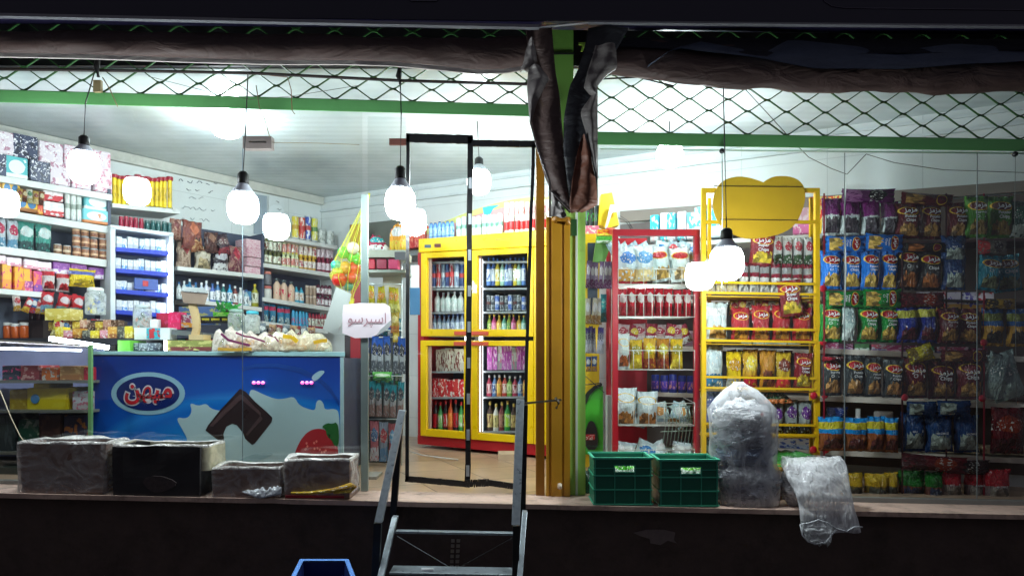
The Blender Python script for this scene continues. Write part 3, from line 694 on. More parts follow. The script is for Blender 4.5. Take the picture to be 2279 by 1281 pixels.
under(strip_sheet(interp([(1330,84),(2500,88)]), interp([(1330,112),(1500,120),(1700,135),(2400,118)]), 1330, 2450, 3.83, .02, M_TN, 8).build("dark_sheet", M_TN), te2)
def drape(rows, Yc, amp, seed, m, th=.012, n=14):
    L_ = interp([(y, a) for y, a, b in rows]); R_ = interp([(y, b) for y, a, b in rows]); y0, y1 = rows[0][0], rows[-1][0]; k = 26; vs = []; fs = []
    for s in (0, 1):
        for j in range(k+1):
            y = y0+(y1-y0)*j/k
            for i in range(n+1):
                u = i/n; x = L_(y)+(R_(y)-L_(y))*u; q = P(x, y, Yc)
                q.y += amp*math.sin(u*math.pi*1.7+seed+j*.05) + .5*amp*noise.noise(Vector((u*3, j*.25, seed))) + s*th; vs.append(q)
    K = (k+1)*(n+1)
    for s in (0, 1):
        for j in range(k):
            for i in range(n):
                a = s*K+j*(n+1)+i; f = (a, a+1, a+n+2, a+n+1); fs.append(f if s == 0 else f[::-1])
    for j in range(k):
        for i in (0, n): a = j*(n+1)+i; fs.append((a, a+n+1, K+a+n+1, K+a))
    for i in range(n): a = k*(n+1)+i; fs.append((a, a+1, K+a+1, K+a))
    return MB().add(vs, fs, 0, True)
de = empty("hanging_tarpaulin", P(1225, 470, 3.8)); tag(de, "brown tarpaulin end hanging twisted down beside the glass door", "tarpaulin", "tarpaulin ends hanging before the post")
under(drape([(60,1170,1228),(110,1176,1232),(160,1200,1236),(215,1192,1246),(270,1180,1250),(330,1196,1256),(400,1216,1268),(440,1238,1274),(472,1268,1280)], 3.74, .014, .4, M_TBD).build("outer_fold", M_TB), de)
under(drape([(145,1176,1200),(172,1174,1223),(190,1173,1213),(230,1176,1194),(272,1179,1182)], 3.70, .012, 1.4, M_TG).build("lining", M_TGD), de)
under(drape([(85,1178,1185),(110,1170,1192),(132,1166,1196),(150,1160,1186),(157,1158,1172)], 3.71, .015, .9, M_TGD).build("torn_lining", M_TGD), de)
under(MB().bar(P(1180,272,3.70),P(1196,330,3.70),.007,.008).bar(P(1196,330,3.70),P(1224,405,3.71),.009,.008).bar(P(1224,405,3.71),P(1224,482,3.74),.012,.008).bar(P(1226,424,3.71),P(1272,470,3.72),.010,.008).build("hem", M_TGD), de)
under(drape([(425,1226,1230),(450,1228,1250),(478,1222,1262),(482,1222,1258)], 3.76, .02, 2.2, M_TGD).build("lining", M_TGD), de)
de2 = empty("hanging_tarpaulin", P(1295, 470, 3.8)); tag(de2, "dark tarpaulin end with rusty lower half hanging before the green post", "tarpaulin", "tarpaulin ends hanging before the post")
under(drape([(60,1310,1400),(110,1300,1372),(160,1284,1340),(190,1268,1331),(260,1255,1331),(330,1254,1331),(400,1262,1331),(455,1270,1331),(470,1272,1290)], 3.72, .016, 2.1, M_TNN).build("outer_fold", M_TNN), de2)
under(drape([(300,1296,1300),(340,1285,1314),(400,1274,1326),(455,1268,1331),(472,1272,1296)], 3.675, .018, .2, M_TR).build("rusty_fold", M_TR), de2)
under(drape([(98,1326,1368),(120,1320,1372),(150,1310,1374),(165,1306,1350),(190,1300,1330),(205,1312,1330),(214,1324,1330)], 3.655, .02, .8, M_TGE).build("lining", M_TGE), de2)
under(drape([(212,1316,1331),(240,1296,1331),(250,1293,1331),(290,1304,1331),(330,1314,1331),(395,1330,1332)], 3.655, .015, 1.6, M_TGE).build("lining", M_TGE), de2)
tag(MB().prism(pxl([(1288,95),(1303,94),(1303,98),(1297,114),(1292,115),(1297,100),(1288,100)], 3.9), 3.9, 3.905).build("hook", pm((150, 190, 70), .5)), "small yellow green hook plate above the hanging tarpaulin", "hook")
# ================================================================== wall shelving on the left and its goods
M_SH = pm((206, 208, 205), .4, var=.05, dirt=.18)
def shelf(pl, p0, p1, tpx, depth, lab, m=None, name="wall_shelf", grp="wall shelves", side=None, brackets=()):
    a, b = pl.hit(*p0), pl.hit(*p1); q = Vector((pl.fr.x, pl.fr.y, 0)); ta, tb = tpx*a.y/F, tpx*b.y/F
    z = Vector((0,0,1)); c = [a-z*ta, b-z*tb, b-q*depth-z*tb, a-q*depth-z*ta, a, b, b-q*depth, a-q*depth]
    o = MB().hexa(c).build(name, m or M_SH, bevel=.002); recentre(o); tag(o, lab, "shelf", grp); return o
LS = WL.off(.34)
LI = WL.off(.32)
shelf(LS, (-60,380), (250,433), 14, .34, "top white shelf on the long tiled wall carrying patterned gift boxes")
shelf(LS, (-60,455), (243,504), 15, .34, "second white shelf down carrying yellow coffee packs and tissue boxes")
shelf(LS, (-60,540), (238,578), 16, .34, "third white shelf down carrying the brown round tins")
shelf(LS, (-60,636), (95,650), 12, .34, "short low white shelf beside the red and white bags", grp=None)
shelf(LS, (250,452), (400,467), 9, .34, "high white shelf carrying the pack of yellow cans", grp=None)
shelf(LS, (395,592), (587,611), 9, .30, "upper long shelf carrying the dark nut bags")
shelf(LS, (420,664), (583,684), 9, .30, "lower long shelf carrying blue and white toiletries")
shelf(LS, (632,527), (752,547), 8, .30, "highest corner shelf carrying tall colourful cans")
shelf(LS, (588,585), (750,609), 9, .30, "corner shelf carrying the sauce bottles")
shelf(LS, (586,661), (742,684), 9, .30, "corner shelf carrying the pump soap bottles")
shelf(LS, (584,714), (730,733), 9, .30, "lowest corner shelf carrying blue refill pouches")
for x0, x1, y0, y1, lab in ((240,247,420,760,"dark gap board between the wall shelves and the cigarette cabinet"),(583,588,520,760,"dark upright board where the corner shelves begin")):
    a, b = LS.off(-.02).hit(x0, y0), LS.off(-.02).hit(x1, y1)
    o = MB().box(0, (b-a).length if False else (Vector((b.x,b.y,0))-Vector((a.x,a.y,0))).length, 0, .25, b.z, a.z).build("shelf_upright", pm((52, 62, 84), .5)); o.location = (a.x, a.y, 0); o.rotation_euler = (0,0,LS.th); tag(o, lab, "upright")
# dark recess boards behind the goods
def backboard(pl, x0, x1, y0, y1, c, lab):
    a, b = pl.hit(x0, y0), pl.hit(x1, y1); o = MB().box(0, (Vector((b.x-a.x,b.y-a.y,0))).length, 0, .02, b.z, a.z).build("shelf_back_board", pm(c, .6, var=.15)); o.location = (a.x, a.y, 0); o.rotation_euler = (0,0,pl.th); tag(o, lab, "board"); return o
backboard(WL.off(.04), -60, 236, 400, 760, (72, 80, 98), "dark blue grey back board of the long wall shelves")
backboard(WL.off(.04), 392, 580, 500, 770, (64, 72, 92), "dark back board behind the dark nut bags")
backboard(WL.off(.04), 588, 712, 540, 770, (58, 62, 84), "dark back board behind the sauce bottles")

BX = lambda *a, **k: u_box(print_mat(*a, **k))
G = "from the street"
FL1 = BX((214,200,208),(170,120,140),(232,228,232),kind='floral'); FL2 = BX((60,66,92),(40,44,60),(226,222,228),kind='floral'); FL3 = BX((206,190,200),(196,120,140),(236,232,236),kind='floral', scale=1.6)
TEAL = BX((90,176,182),(226,232,232),(222,228,230),kind='oval'); 
row("gift_box", [FL1,FL2,FL1,FL3,FL3], LI, (-30,334), (250,392), 5, 52, ["white floral gift box in the upper layer partly cut by the picture edge","dark blue floral gift box in the upper layer on the top shelf","white floral gift box in the upper layer above the dark blue one","pink speckled gift box in the upper layer near the glowing bulb","pale pink gift box in the upper layer at the inner end of the shelf"], "gift box", "patterned boxes on the top shelf", G, depth=.28, jh=.08)
row("gift_box", [FL2,TEAL,FL2,FL1,FL3,FL3], LI, (-40,384), (250,431), 6, 50, ["dark floral gift box in the lower layer at the picture edge","teal box with a white oval on the top shelf","dark blue floral gift box in the lower layer beside the teal box","white floral gift box in the lower layer behind the glowing bulb","pink speckled gift box in the lower layer beside the bulb","pale pink gift box in the lower layer at the shelf end"], "gift box", "patterned boxes on the top shelf", G, depth=.28, jh=.05)
COF = u_box(print_mat((222,172,40),(150,90,30),(50,110,160),kind='oval'))
row("coffee_pack", COF, LI, (-20,436), (48,446), 3, 40, "yellow coffee pack with a blue roundel in the upper layer", "coffee pack", "yellow coffee packs", G, depth=.12)
row("coffee_pack", COF, LI, (-20,457), (88,474), 4, 36, "yellow coffee pack with a blue roundel in the lower layer", "coffee pack", "yellow coffee packs", G, depth=.16)
row("carton", BX((214,84,60),(226,160,50),(200,60,40)), LI, (84,474), (104,478), 1, 34, "orange and red carton beside the yellow coffee packs", "carton", None, None, depth=.16)
row("carton", BX((228,222,222),(188,40,50),(206,196,196)), LI, (100,443), (146,451), 1, 34, "red and white carton on top of a plain one on the second shelf", "carton", None, None, depth=.2)
row("carton", BX((226,226,226),(196,60,66),(206,206,206)), LI, (100,477), (146,485), 1, 32, "white carton with a red band under its twin on the second shelf", "carton", None, None, depth=.2)
row("paper_roll", u_can(print_mat((216,220,216),(190,196,190),(150,160,150),kind='can')), LI, (146,486), (186,493), 3, 62, "tall white paper roll on the second shelf", "paper roll", "white rolls on the second shelf", G)
row("tissue_box", TEAL, LI, (186,463), (248,473), 1, 36, "teal tissue box with a white oval lying upper of two", "tissue box", None, None, depth=.2)
row("tissue_box", BX((110,190,200),(200,120,60),(230,234,236),kind='oval'), LI, (186,493), (248,502), 1, 32, "teal tissue box with an orange side lying lower of two", "tissue box", None, None, depth=.2)
# third shelf
row("snack_packet", u_bag(bag_mat((206,214,222),'blotch',(190,60,90),(110,160,190))), LI, (-10,549), (48,557), 2, 68, "pale packet with pink and blue print on the third shelf", "packet", "pale packets on the third shelf", G, depth=.1)
row("snack_packet", u_bag(bag_mat((80,160,146),'blotch',(206,222,220),(60,90,90)),2), LI, (44,556), (124,567), 2, 68, "shiny teal packet on the third shelf", "packet", "teal packets on the third shelf", G, depth=.12)
row("round_tin", u_can(print_mat((150,116,92),(110,76,56),(206,186,160),kind='can')), LI, (122,567), (162,572), 2, 26, "small brown round tin standing apart from the stacked tins", "tin", "brown round tins", G)
for lv in range(3):
    row("round_tin", u_can(print_mat((158,110,84),(116,74,58),(214,176,140),kind='can')), LI, (164,572-lv*25), (242,582-lv*25), 4, 24, f"brown round tin in the {['bottom','middle','top'][lv]} layer of the stack", "tin", "brown round tins", G)
# goods under the third shelf
row("wafer_box", BX((228,206,214),(214,140,160),(236,232,234)), LI, (-20,583), (118,606), 4, 20, "pale pink wafer box lying on the upright boxes", "box", "pale wafer boxes", G, depth=.2)
row("wafer_box", BX((132,66,150),(226,216,226),(170,110,180)), LI, (118,606), (232,622), 3, 26, "purple wafer box hanging under the third shelf", "box", "purple wafer boxes", G, depth=.2)
row("biscuit_box", BX((232,168,44),(226,140,30),(206,50,110)), LI, (8,642), (72,648), 3, 56, "tall yellow biscuit box below the third shelf", "biscuit box", "biscuit boxes below the third shelf", G, depth=.2)
row("biscuit_box", BX((196,60,130),(120,60,150),(236,120,80)), LI, (72,650), (94,652), 1, 50, "tall magenta biscuit box beside the yellow ones", "biscuit box", None, None, depth=.2)
row("biscuit_box", BX((150,60,140),(206,70,120),(226,140,160)), LI, (52,648), (92,652), 2, 26, "low purple biscuit box in front of the yellow ones", "biscuit box", "low purple boxes", G, depth=.24)
row("candy_bag", u_bag(bag_mat((214,206,206),'band',(200,30,44),(200,30,40)),1), LI.off(.06), (98,642), (164,650), 2, 46, "white candy bag with a red stripe below the third shelf", "candy bag", "red and white candy bags", G, depth=.12)
row("candy_bag", u_bag(bag_mat((206,44,56),'blotch',(226,214,220),(120,170,200)),3), LI.off(.10), (96,692), (188,702), 3, 48, "red candy bag with pale print lying over the counter", "candy bag", "red candy bags", G, depth=.16, tilt=.3)
row("noodle_packet", u_bag(bag_mat((236,206,40),'band',(90,100,170),(236,206,40)),2), LI.off(.10), (160,634), (222,640), 1, 40, "large bright yellow packet with a blue stripe in front of the purple boxes", "packet", None, None, depth=.12, tilt=.2)

# cigarette cabinet
cab = empty("cigarette_cabinet", LS.hit(312, 790)); tag(cab, "white framed cigarette cabinet with blue shelf fronts and a glowing side tube", "cabinet")
CP = LS.off(.05)
def pbox(pl, x0, y0, x1, y1, d, m, name, par=None, slope=0, front=0, bevel=0):
    """box on a vertical plane: pixel corners, y0/y1 at x0, falling by slope px over its width"""
    a, b, c, e = pl.hit(x0, y1), pl.hit(x1, y1+slope), pl.hit(x0, y0), pl.hit(x1, y0+slope); q = Vector((pl.fr.x, pl.fr.y, 0)); f = q*front
    o = MB().hexa([a+f, b+f, b-q*d, a-q*d, c+f, e+f, e-q*d, c-q*d]).build(name, m, bevel=bevel); recentre(o)
    if par: under(o, par)
    return o
M_CAB = pm((214, 222, 228), .35, var=.04)
pbox(CP, 246, 505, 257, 780, .2, M_CAB, "side_frame", cab, 2); pbox(CP, 376, 520, 386, 785, .2, M_CAB, "side_frame", cab, 2)
pbox(CP, 246, 500, 386, 508, .2, M_CAB, "top_frame", cab, 18); pbox(CP.off(-.2), 246, 505, 386, 790, .02, pm((96, 112, 140), .5), "back_panel", cab, 15)
pbox(CP, 374, 545, 380, 700, .01, emis((.85,.92,1), 9), "light_tube", cab, 0, .02)
PACK = BX((226,230,232),(180,190,200),(200,206,210)); 
for k, y in enumerate((550, 597, 643, 689, 738)):
    s_ = pbox(CP, 257, y, 374, y+9, .18, pm((34, 62, 190), .35), "shelf", cab, 9, .015)
    if k < 4:
        n = 9
        row("cigarette_pack", [PACK, BX((206,214,226),(90,150,210),(240,240,240)), PACK], CP.off(-.03), (259,y+1), (372,y+9), n, 25 if k != 2 else 20, f"white cigarette pack on the {['top','second','third','fourth'][k]} blue shelf", "cigarette pack", f"packs on the {['top','second','third','fourth'][k]} blue shelf", G, depth=.03, jh=.12, fill=.9)
pbox(CP, 300, 618, 352, 642, .02, pm((70, 96, 170), .4), "poster", cab, 4, .0); pbox(CP.off(.004), 318, 624, 330, 636, .004, pm((190, 60, 70), .4), "poster_seal", cab, 1)
# pack of yellow cans high up
ym = u_can(print_mat((224,196,34),(214,180,30),(150,130,40),kind='label')); cm = u_cap(pm((150, 24, 44), .4), .9)
CP2 = LS.off(-.02)
for lv in range(1):
    row("yellow_can", ym, CP2, (252,452), (385,462), 13, 66, "tall yellow can with a dark red lid in the shrink pack", "can", "pack of yellow cans", G, parts=[("lid", cm, (0,0,0), (1.35,1.35,1))], fill=1.0)
row("jar", [u_jar(pm((150,30,58),.25), pm((170,60,80),.3))], CP2, (268,506), (322,513), 5, 27, "small crimson jar on top of the cigarette cabinet", "jar", "crimson jars", G)
row("jar", [u_jar(pm((36,84,84),.25), pm((90,120,118),.3))], CP2, (326,513), (386,520), 5, 25, "small dark teal jar on top of the cigarette cabinet", "jar", "dark teal jars", G)
tag(pbox(LS, 385, 462, 392, 470, .3, M_SH, "shelf_bracket"), "small white bracket under the shelf of yellow cans", "bracket")
# notes on the wall
NW = WL.off(.006)
note = pm((214, 220, 222), .7, var=.03)
def scrawl(pl, x0, y0, x1, lines, lh, c, lab, sl=.1, amp=4):
    mb = MB(); r_ = random.Random(int(x0*7+y0))
    for l in range(lines):
        x = x0+r_.uniform(0, 14); pts = []
        while x < x1:
            pts.append((x, y0+l*lh+(x-x0)*sl+r_.uniform(-amp, amp))); x += r_.uniform(2.2, 5)
            if r_.random() < .16 or x >= x1:
                if len(pts) > 2: mb.tube([pl.hit(*p) for p in pts], .0035, 4)
                pts = []; x += r_.uniform(4, 10)
    o = mb.build("wall_writing", c); return tag(o, lab, "writing")
scrawl(NW, 392, 400, 494, 2, 18, pm((90, 100, 106), .7), "two long faint handwritten lines on the white tiles beside the yellow cans", .12)
scrawl(NW, 398, 436, 480, 3, 24, pm((150, 160, 164), .7), "three paler handwritten lines low on the white tiles", .1, 3)
tag(pbox(WL.off(.02), 566, 432, 594, 520, .01, pm((152, 164, 176), .6), "notice_board", None, 4), "tall grey notice board on the tiles behind the second glowing bulb", "board")
tag(pbox(WL.off(.02), 598, 436, 632, 500, .004, note, "paper_note", None, 5), "white paper note taped to the wall above the corner shelves", "note")
scrawl(WL.off(.026), 604, 448, 628, 3, 16, pm((110, 120, 120), .7), "small writing on the white paper note near the corner", .12, 2)
# nut bags
NB = [u_bag(bag_mat((196,170,150),'nuts',(150,60,60),(120,90,70)),0), u_bag(bag_mat((200,190,170),'snack',(40,120,60),(190,170,130)),1), u_bag(bag_mat((40,36,44),'blotch',(180,180,186),(220,220,220)),2), u_bag(bag_mat((110,40,60),'nuts',(170,40,60),(190,150,130)),3)]
row("nut_bag", NB[0], LI, (400,592), (436,598), 1, 64, "clear bag of pale nuts at the end of the upper long shelf", "nut bag", None, None, depth=.12)
row("nut_bag", NB[1], LI, (440,598), (480,602), 1, 54, "cream nut bag with a red badge on the upper long shelf", "nut bag", None, None, depth=.12)
row("nut_bag", NB[2], LI, (480,601), (516,606), 1, 52, "black shiny nut bag on the upper long shelf", "nut bag", None, None, depth=.12)
row("nut_bag", NB[3], LI, (514,604), (548,608), 1, 58, "maroon nut bag beside the black one on the upper shelf", "nut bag", None, None, depth=.12)
row("snack_bag", u_bag(bag_mat((120,60,58),'nuts',(190,110,80),(150,90,70)),4), LI.off(.06), (410,550), (458,556), 1, 66, "brown snack bag hanging highest over the nut bags", "snack bag", None, None, depth=.12, tilt=.1)
row("snack_bag", u_bag(bag_mat((130,70,60),'nuts',(120,60,60),(206,170,150)),1), LI.off(.03), (384,530), (412,534), 1, 46, "small copper coloured snack bag beside the cabinet top", "snack bag", None, None, depth=.1, tilt=.3)
row("snack_bag", [u_bag(bag_mat((150,90,60),'nuts',(60,40,40),(206,170,120)),3), u_bag(bag_mat((70,44,44),'nuts',(150,110,90),(110,70,60)),2), u_bag(bag_mat((60,40,50),'blotch',(110,80,80),(150,60,70)),0)], LI.off(.05), (432,556), (526,566), 3, 44, ["tan snack bag in the upper row over the cream nut bag","dark brown snack bag in the upper row over the black nut bag","folded blackish snack bag in the upper row near the pink box stack"], "snack bag", "snack bags above the nut bags", G, depth=.12, tilt=.5)
for k in range(4):
    row("pink_box", BX((206,170,178),(190,120,140),(226,214,220),kind='floral', scale=1.5), LI, (550,611-k*20.5), (584,615-k*20.5), 1, 20, f"pale pink patterned box, {['lowest','second lowest','second highest','topmost'][k]} of the stack beside the nut bags", "box", None, None, depth=.2)
# toiletries
cols = [(196,206,210),(196,206,210),(40,110,150),(40,110,150),(190,205,226),(200,206,226),(70,100,170),(60,110,160),(30,110,110),(40,150,196),(130,60,54),(190,200,196),(150,180,190)]
for i, c in enumerate(cols):
    x0 = 396+i*12.5
    row("toiletry_bottle", u_bottle(print_mat(c,(226,230,232),tuple(int(q*.6) for q in c),kind='label')), LI, (x0,664+i*1.5), (x0+12.5,665.5+i*1.5), 1, random.uniform(38,52), f"toiletry bottle on the lower long shelf, {ORD[i]} from the cigarette cabinet", "toiletry bottle", "toiletries", None, parts=[("cap", u_cap(pm((220,224,226) if i % 3 else (40,90,150),.4), .34), (0,0,0), (1,1,1))])
row("yellow_bottle", u_bottle(print_mat((150,146,40),(206,210,190),(80,80,30),kind='label')), LI, (566,680), (582,683), 1, 52, "tall olive yellow bottle at the end of the lower long shelf", "bottle", None, None, parts=[("cap", u_cap(pm((206,180,30),.4),.3),(0,0,0),(1,1,1))])
# corner shelves
row("tall_can", [u_can(print_mat(*c, kind='can')) for c in (((214,196,60),(226,222,200),(190,150,40)),((200,64,50),(230,210,200),(180,40,40)),((50,80,170),(220,224,232),(180,60,60)),((200,196,60),(224,222,190),(90,130,70)))], LI, (655,530), (712,538), 4, 54, ["tall yellow can at the start of the highest corner shelf","tall red can on the highest corner shelf","tall blue can on the highest corner shelf","tall lime yellow can on the highest corner shelf"], "can", "tall cans on the highest corner shelf", None)
row("tall_can", u_can(print_mat((214,190,196),(200,90,110),(230,226,228),kind='can')), LI, (634,524), (646,526), 1, 48, "slim pink and white can beside the tall yellow can", "can", None, None)
row("cup_tub", u_can(print_mat((206,210,208),(150,156,150),(186,190,186),kind='can')), LI, (714,541), (750,546), 2, 32, "white tub at the corner end of the highest shelf", "tub", "white tubs", G)
for lv, yy in ((0,0),(1,-26)):
    bs = [(print_mat((90,90,50),(222,224,206),(120,60,40),kind='label'),(60,50,40)),(print_mat((206,214,170),(196,120,110),(226,228,220),kind='label'),(196,180,60)),(print_mat((196,150,50),(228,222,214),(150,40,60),kind='label'),(226,196,60)),(print_mat((130,30,60),(228,214,220),(190,160,170),kind='label'),(120,24,50))]
    for gi, (gm, capc) in enumerate(bs):
        x0 = 592+gi*39
        row("sauce_bottle", u_bottle(gm), LI.off(-.06*lv), (x0,587+gi*5.6+yy), (x0+38,592+gi*5.6+yy), 4, 34+8*lv, f"{['olive','pale green','golden','crimson'][gi]} sauce bottle in the {['front','back'][lv]} tier of the corner shelf", "sauce bottle", f"{['olive','pale green','golden','crimson'][gi]} sauce bottles in the {['front','back'][lv]} tier", G, parts=[("cap", u_cap(pm(capc,.4),.34),(0,0,0),(1,1,1))])
row("sauce_tub", u_jar(pm((206,206,200),.4), pm((196,110,100),.4)), LI, (592,663), (612,666), 1, 28, "lower white tub with a coral lid on the soap shelf", "tub", None, None)
row("sauce_tub", u_jar(pm((110,110,116),.4), pm((200,120,106),.4)), LI, (592,632), (612,635), 1, 32, "upper grey tub with a coral lid on the soap shelf", "tub", None, None)
row("soap_bottle", u_bottle(print_mat((216,186,162),(216,186,162),(200,30,70),kind='label'), .3, .7), LI, (614,666), (660,673), 3, 46, "peach pump soap bottle on the soap shelf", "soap bottle", "peach soap bottles", G, parts=[("pump", u_cap(pm((60,70,72),.4),.5),(0,0,.02),(1,1,1))])
row("soap_bottle", u_bottle(print_mat((60,160,190),(226,228,224),(196,150,120),kind='label')), LI, (660,673), (682,676), 2, 40, "teal topped soap bottle on the soap shelf", "soap bottle", "teal soap bottles", G)
for lv in (0, 1):
    row("skin_jar", u_jar(pm((170,146,126),.4), pm((214,196,180),.4)), LI, (684,677-lv*22), (708,680-lv*22), 3, 21, f"tan cream jar in the {['lower','upper'][lv]} layer on the soap shelf", "cream jar", f"tan cream jars {['lower','upper'][lv]} layer", G)
    row("shampoo_bottle", u_bottle(print_mat((90,20,50),(226,222,224),(130,40,60),kind='label'), .5, .75), LI, (708,680-lv*25), (742,685-lv*25), 4, 25, f"maroon and white bottle in the {['lower','upper'][lv]} layer on the soap shelf", "bottle", f"maroon and white bottles {['lower','upper'][lv]} layer", G)
row("refill_pouch", u_bag(bag_mat((44,130,170),'band',(206,60,100),(190,220,226)),1), LI, (588,716), (652,725), 4, 42, "blue refill pouch with a pink mark on the lowest corner shelf", "refill pouch", "blue refill pouches", G, depth=.06)
row("blue_bottle", u_bottle(print_mat((50,150,190),(50,150,190),(206,60,90),kind='label'), .5, .7), LI, (652,725), (690,730), 5, 40, "bright blue bottle on the lowest corner shelf", "bottle", "bright blue bottles", G)
row("red_bottle", u_bottle(print_mat((150,24,50),(206,214,200),(120,30,40),kind='label'), .4, .7), LI, (690,729), (730,734), 6, 38, "dark red bottle on the lowest corner shelf", "bottle", "dark red bottles", G)

# ================================================================== counter and things on it
M_CNT = pm((40, 42, 48), .35, var=.2)
def fbox(name, x0, y0, x1, y1, Y, d, m, lab=None, cat=None, par=None, bevel=0, grp=None):
    o = pxbox(name, x0, y0, x1, y1, Y, d, m, par, bevel)
    if lab: tag(o, lab, cat, grp)
    return o
fbox("shop_counter", -200, 752, 560, 766, 4.9, .7, M_CNT, "long dark counter top behind the freezer carrying jars and boxes", "counter")
YC = 5.0
FC = fpl(YC)
row("honey_jar", u_jar(pm((190,84,24),.2), pm((226,226,224),.4)), FC, (-20,752), (56,752), 4, 34, "orange honey jar with a white lid on the counter", "honey jar", "orange honey jars", G)
row("jam_jar", u_jar(pm((60,20,24),.2), pm((196,170,160),.4)), fpl(5.15), (28,712), (102,714), 5, 32, "dark red jam jar standing behind the honey jars", "jam jar", "dark jam jars", G)
fbox("jar_stand", 20, 712, 106, 752, 5.1, .2, pm((44, 30, 30), .6), "dark low stand under the jam jars", "stand")
fbox("yellow_carton", 100, 686, 156, 712, 4.95, .15, print_mat((214,196,96),(200,180,80),(230,220,150)), "pale yellow open carton on the counter below the red bags", "carton")
fbox("display_tray", 96, 712, 250, 752, 5.05, .2, pm((70, 60, 56), .6), "dark tray crowded with small sweets on the counter", "tray")
row("sweet_packet", [u_box(print_mat((206,176,60),(150,120,60),(230,214,120))), u_box(print_mat((206,160,140),(150,90,80),(230,210,190))), u_box(print_mat((110,80,60),(60,50,46),(190,170,150)))], fpl(5.0), (104,735), (262,737), 9, 24, "small wrapped sweet box in the front of the dark tray", "sweet box", "sweets in the tray", G, depth=.08, jh=.3)
row("sweet_packet", [u_box(print_mat((226,206,50),(200,170,60),(240,230,140))), u_box(print_mat((214,150,160),(190,110,120),(230,220,220))), u_box(print_mat((206,150,60),(150,90,40),(220,190,120))), u_box(print_mat((90,90,80),(60,60,60),(150,150,130)))], fpl(4.9), (120,752), (296,752), 9, 22, "small coloured sweet box along the counter edge", "sweet box", "sweets along the counter edge", G, depth=.08, jh=.25)
clr = film_mat((214,222,220), .22, .5, 14, .1)
def jar(name, x0, x1, y0, y1, Yj, lidc, fillm, lab):
    e = empty(name, P((x0+x1)/2, y1, Yj)); tag(e, lab, "jar"); r = (x1-x0)/2/F*Yj; h = (y1-y0)/F*Yj; c = P((x0+x1)/2, y1, Yj)
    under(MB().lathe([(r*.9,0),(r,.01),(r,h*.75),(r*.75,h*.86)], 18, 0, c, cap=False).build("glass_body", clr), e)
    under(MB().lathe([(r*.8,h*.86),(r*.82,h*.87),(r*.8,h*.98),(r*.6,h)], 18, 0, c).build("lid", pm(lidc, .4)), e)
    mb = MB(); r_ = random.Random(x0)
    for i in range(26):
        a, q, z = r_.uniform(0, 6.28), r*.75*math.sqrt(r_.random()), r_.uniform(.012, h*.6); s = r*.22
        mb.lathe([(s*.3,-s),(s,0),(s*.3,s)], 6, i % 2, c+Vector((q*math.cos(a), q*math.sin(a), z+.005)))
    under(mb.build("sweets", fillm), e)
jar("candy_jar", 192, 233, 640, 700, 4.85, (206,210,206), [pm((226,206,40),.35), pm((60,90,170),.35)], "clear candy jar with yellow and blue sweets and a pale lid")
jar("candy_jar", 298, 336, 678, 732, 4.8, (180,190,194), [pm((206,110,60),.35), pm((60,90,70),.35)], "clear jar with an orange thing inside before the cigarette cabinet")
jar("candy_jar", 546, 578, 692, 742, 4.75, (60,176,200), [pm((190,206,196),.35), pm((206,214,206),.35)], "clear rounded jar with a bright blue lid behind the freezer")
jar("candy_jar", 508, 545, 688, 740, 4.85, (150,180,170), [pm((90,130,70),.35), pm((190,190,150),.35)], "clear jar with green sweets behind the freezer")
e = empty("printed_carton", P(338, 755, 4.7)); tag(e, "white carton with a teal and red print on the counter before the cabinet", "carton")
fbox("carton_body", 299, 729, 378, 755, 4.7, .1, pm((222,226,226),.5), par=e); fbox("print_patch", 326, 730, 356, 754, 4.698, .004, print_mat((50,170,190),(60,180,200),(206,60,60)), par=e); fbox("print_patch", 332, 735, 342, 752, 4.695, .003, pm((200,50,60),.5), par=e)
fbox("cup_box", 334, 710, 350, 728, 4.78, .05, pm((226,230,230),.5), "small white box on the counter behind the printed carton", "box")
fbox("pink_carton", 348, 696, 376, 728, 4.85, .1, print_mat((190,30,70),(170,40,60),(206,60,110)), "crimson carton standing before the cabinet on the counter", "carton")
fbox("pink_carton", 374, 694, 400, 732, 4.8, .1, print_mat((226,30,96),(206,40,90),(230,80,130)), "hot pink carton beside the crimson one", "carton")
fbox("sweet_box", 395, 700, 428, 728, 4.82, .1, print_mat((150,60,90),(226,150,40),(190,190,190)), "grey and pink sweet box with an orange stripe by the scale", "box")
tag(MB().prism(pxl([(382,733),(452,740),(452,750),(382,744)], 4.7), 4.7, 4.9).build("counter_tray", pm((130,136,138),.35,metal=.5)), "flat steel tray edge on the counter below the scale", "tray")
# scale: tray on top of a curved post
sc_ = empty("weighing_scale", P(432, 755, 4.65)); tag(sc_, "beige weighing scale head on a curved post behind the freezer", "scale")
under(MB().hexa([P(408,674,4.62),P(456,678,4.62),P(456,678,4.72),P(408,674,4.72),P(402,648,4.62),P(464,652,4.62),P(464,652,4.72),P(402,648,4.72)]).build("display_head", pm((150,128,112),.5), bevel=.004), sc_)
under(MB().hexa([P(404,647,4.60),P(462,651,4.60),P(462,651,4.74),P(404,647,4.74),P(412,638,4.60),P(456,641,4.60),P(456,641,4.74),P(412,638,4.74)]).build("tray", pm((206,212,212),.3,metal=.4), bevel=.002), sc_)
mb = MB(); pts = [(428,675,16),(432,690,16),(437,710,15),(438,730,15),(434,745,20)]
for (xa,ya,wa),(xb,yb,wb) in zip(pts, pts[1:]): mb.bar(P(xa,ya,4.66), P(xb,yb+1,4.66), wa/F*4.66, .03)
under(mb.build("post", pm((206,176,128),.5), bevel=.002), sc_); fbox("foot", 420, 744, 452, 756, 4.6, .12, pm((206,176,128),.5), par=sc_)
pb = empty("price_board", P(478, 722, 4.9)); tag(pb, "black sign strip with small yellow lettering behind the freezer", "sign")
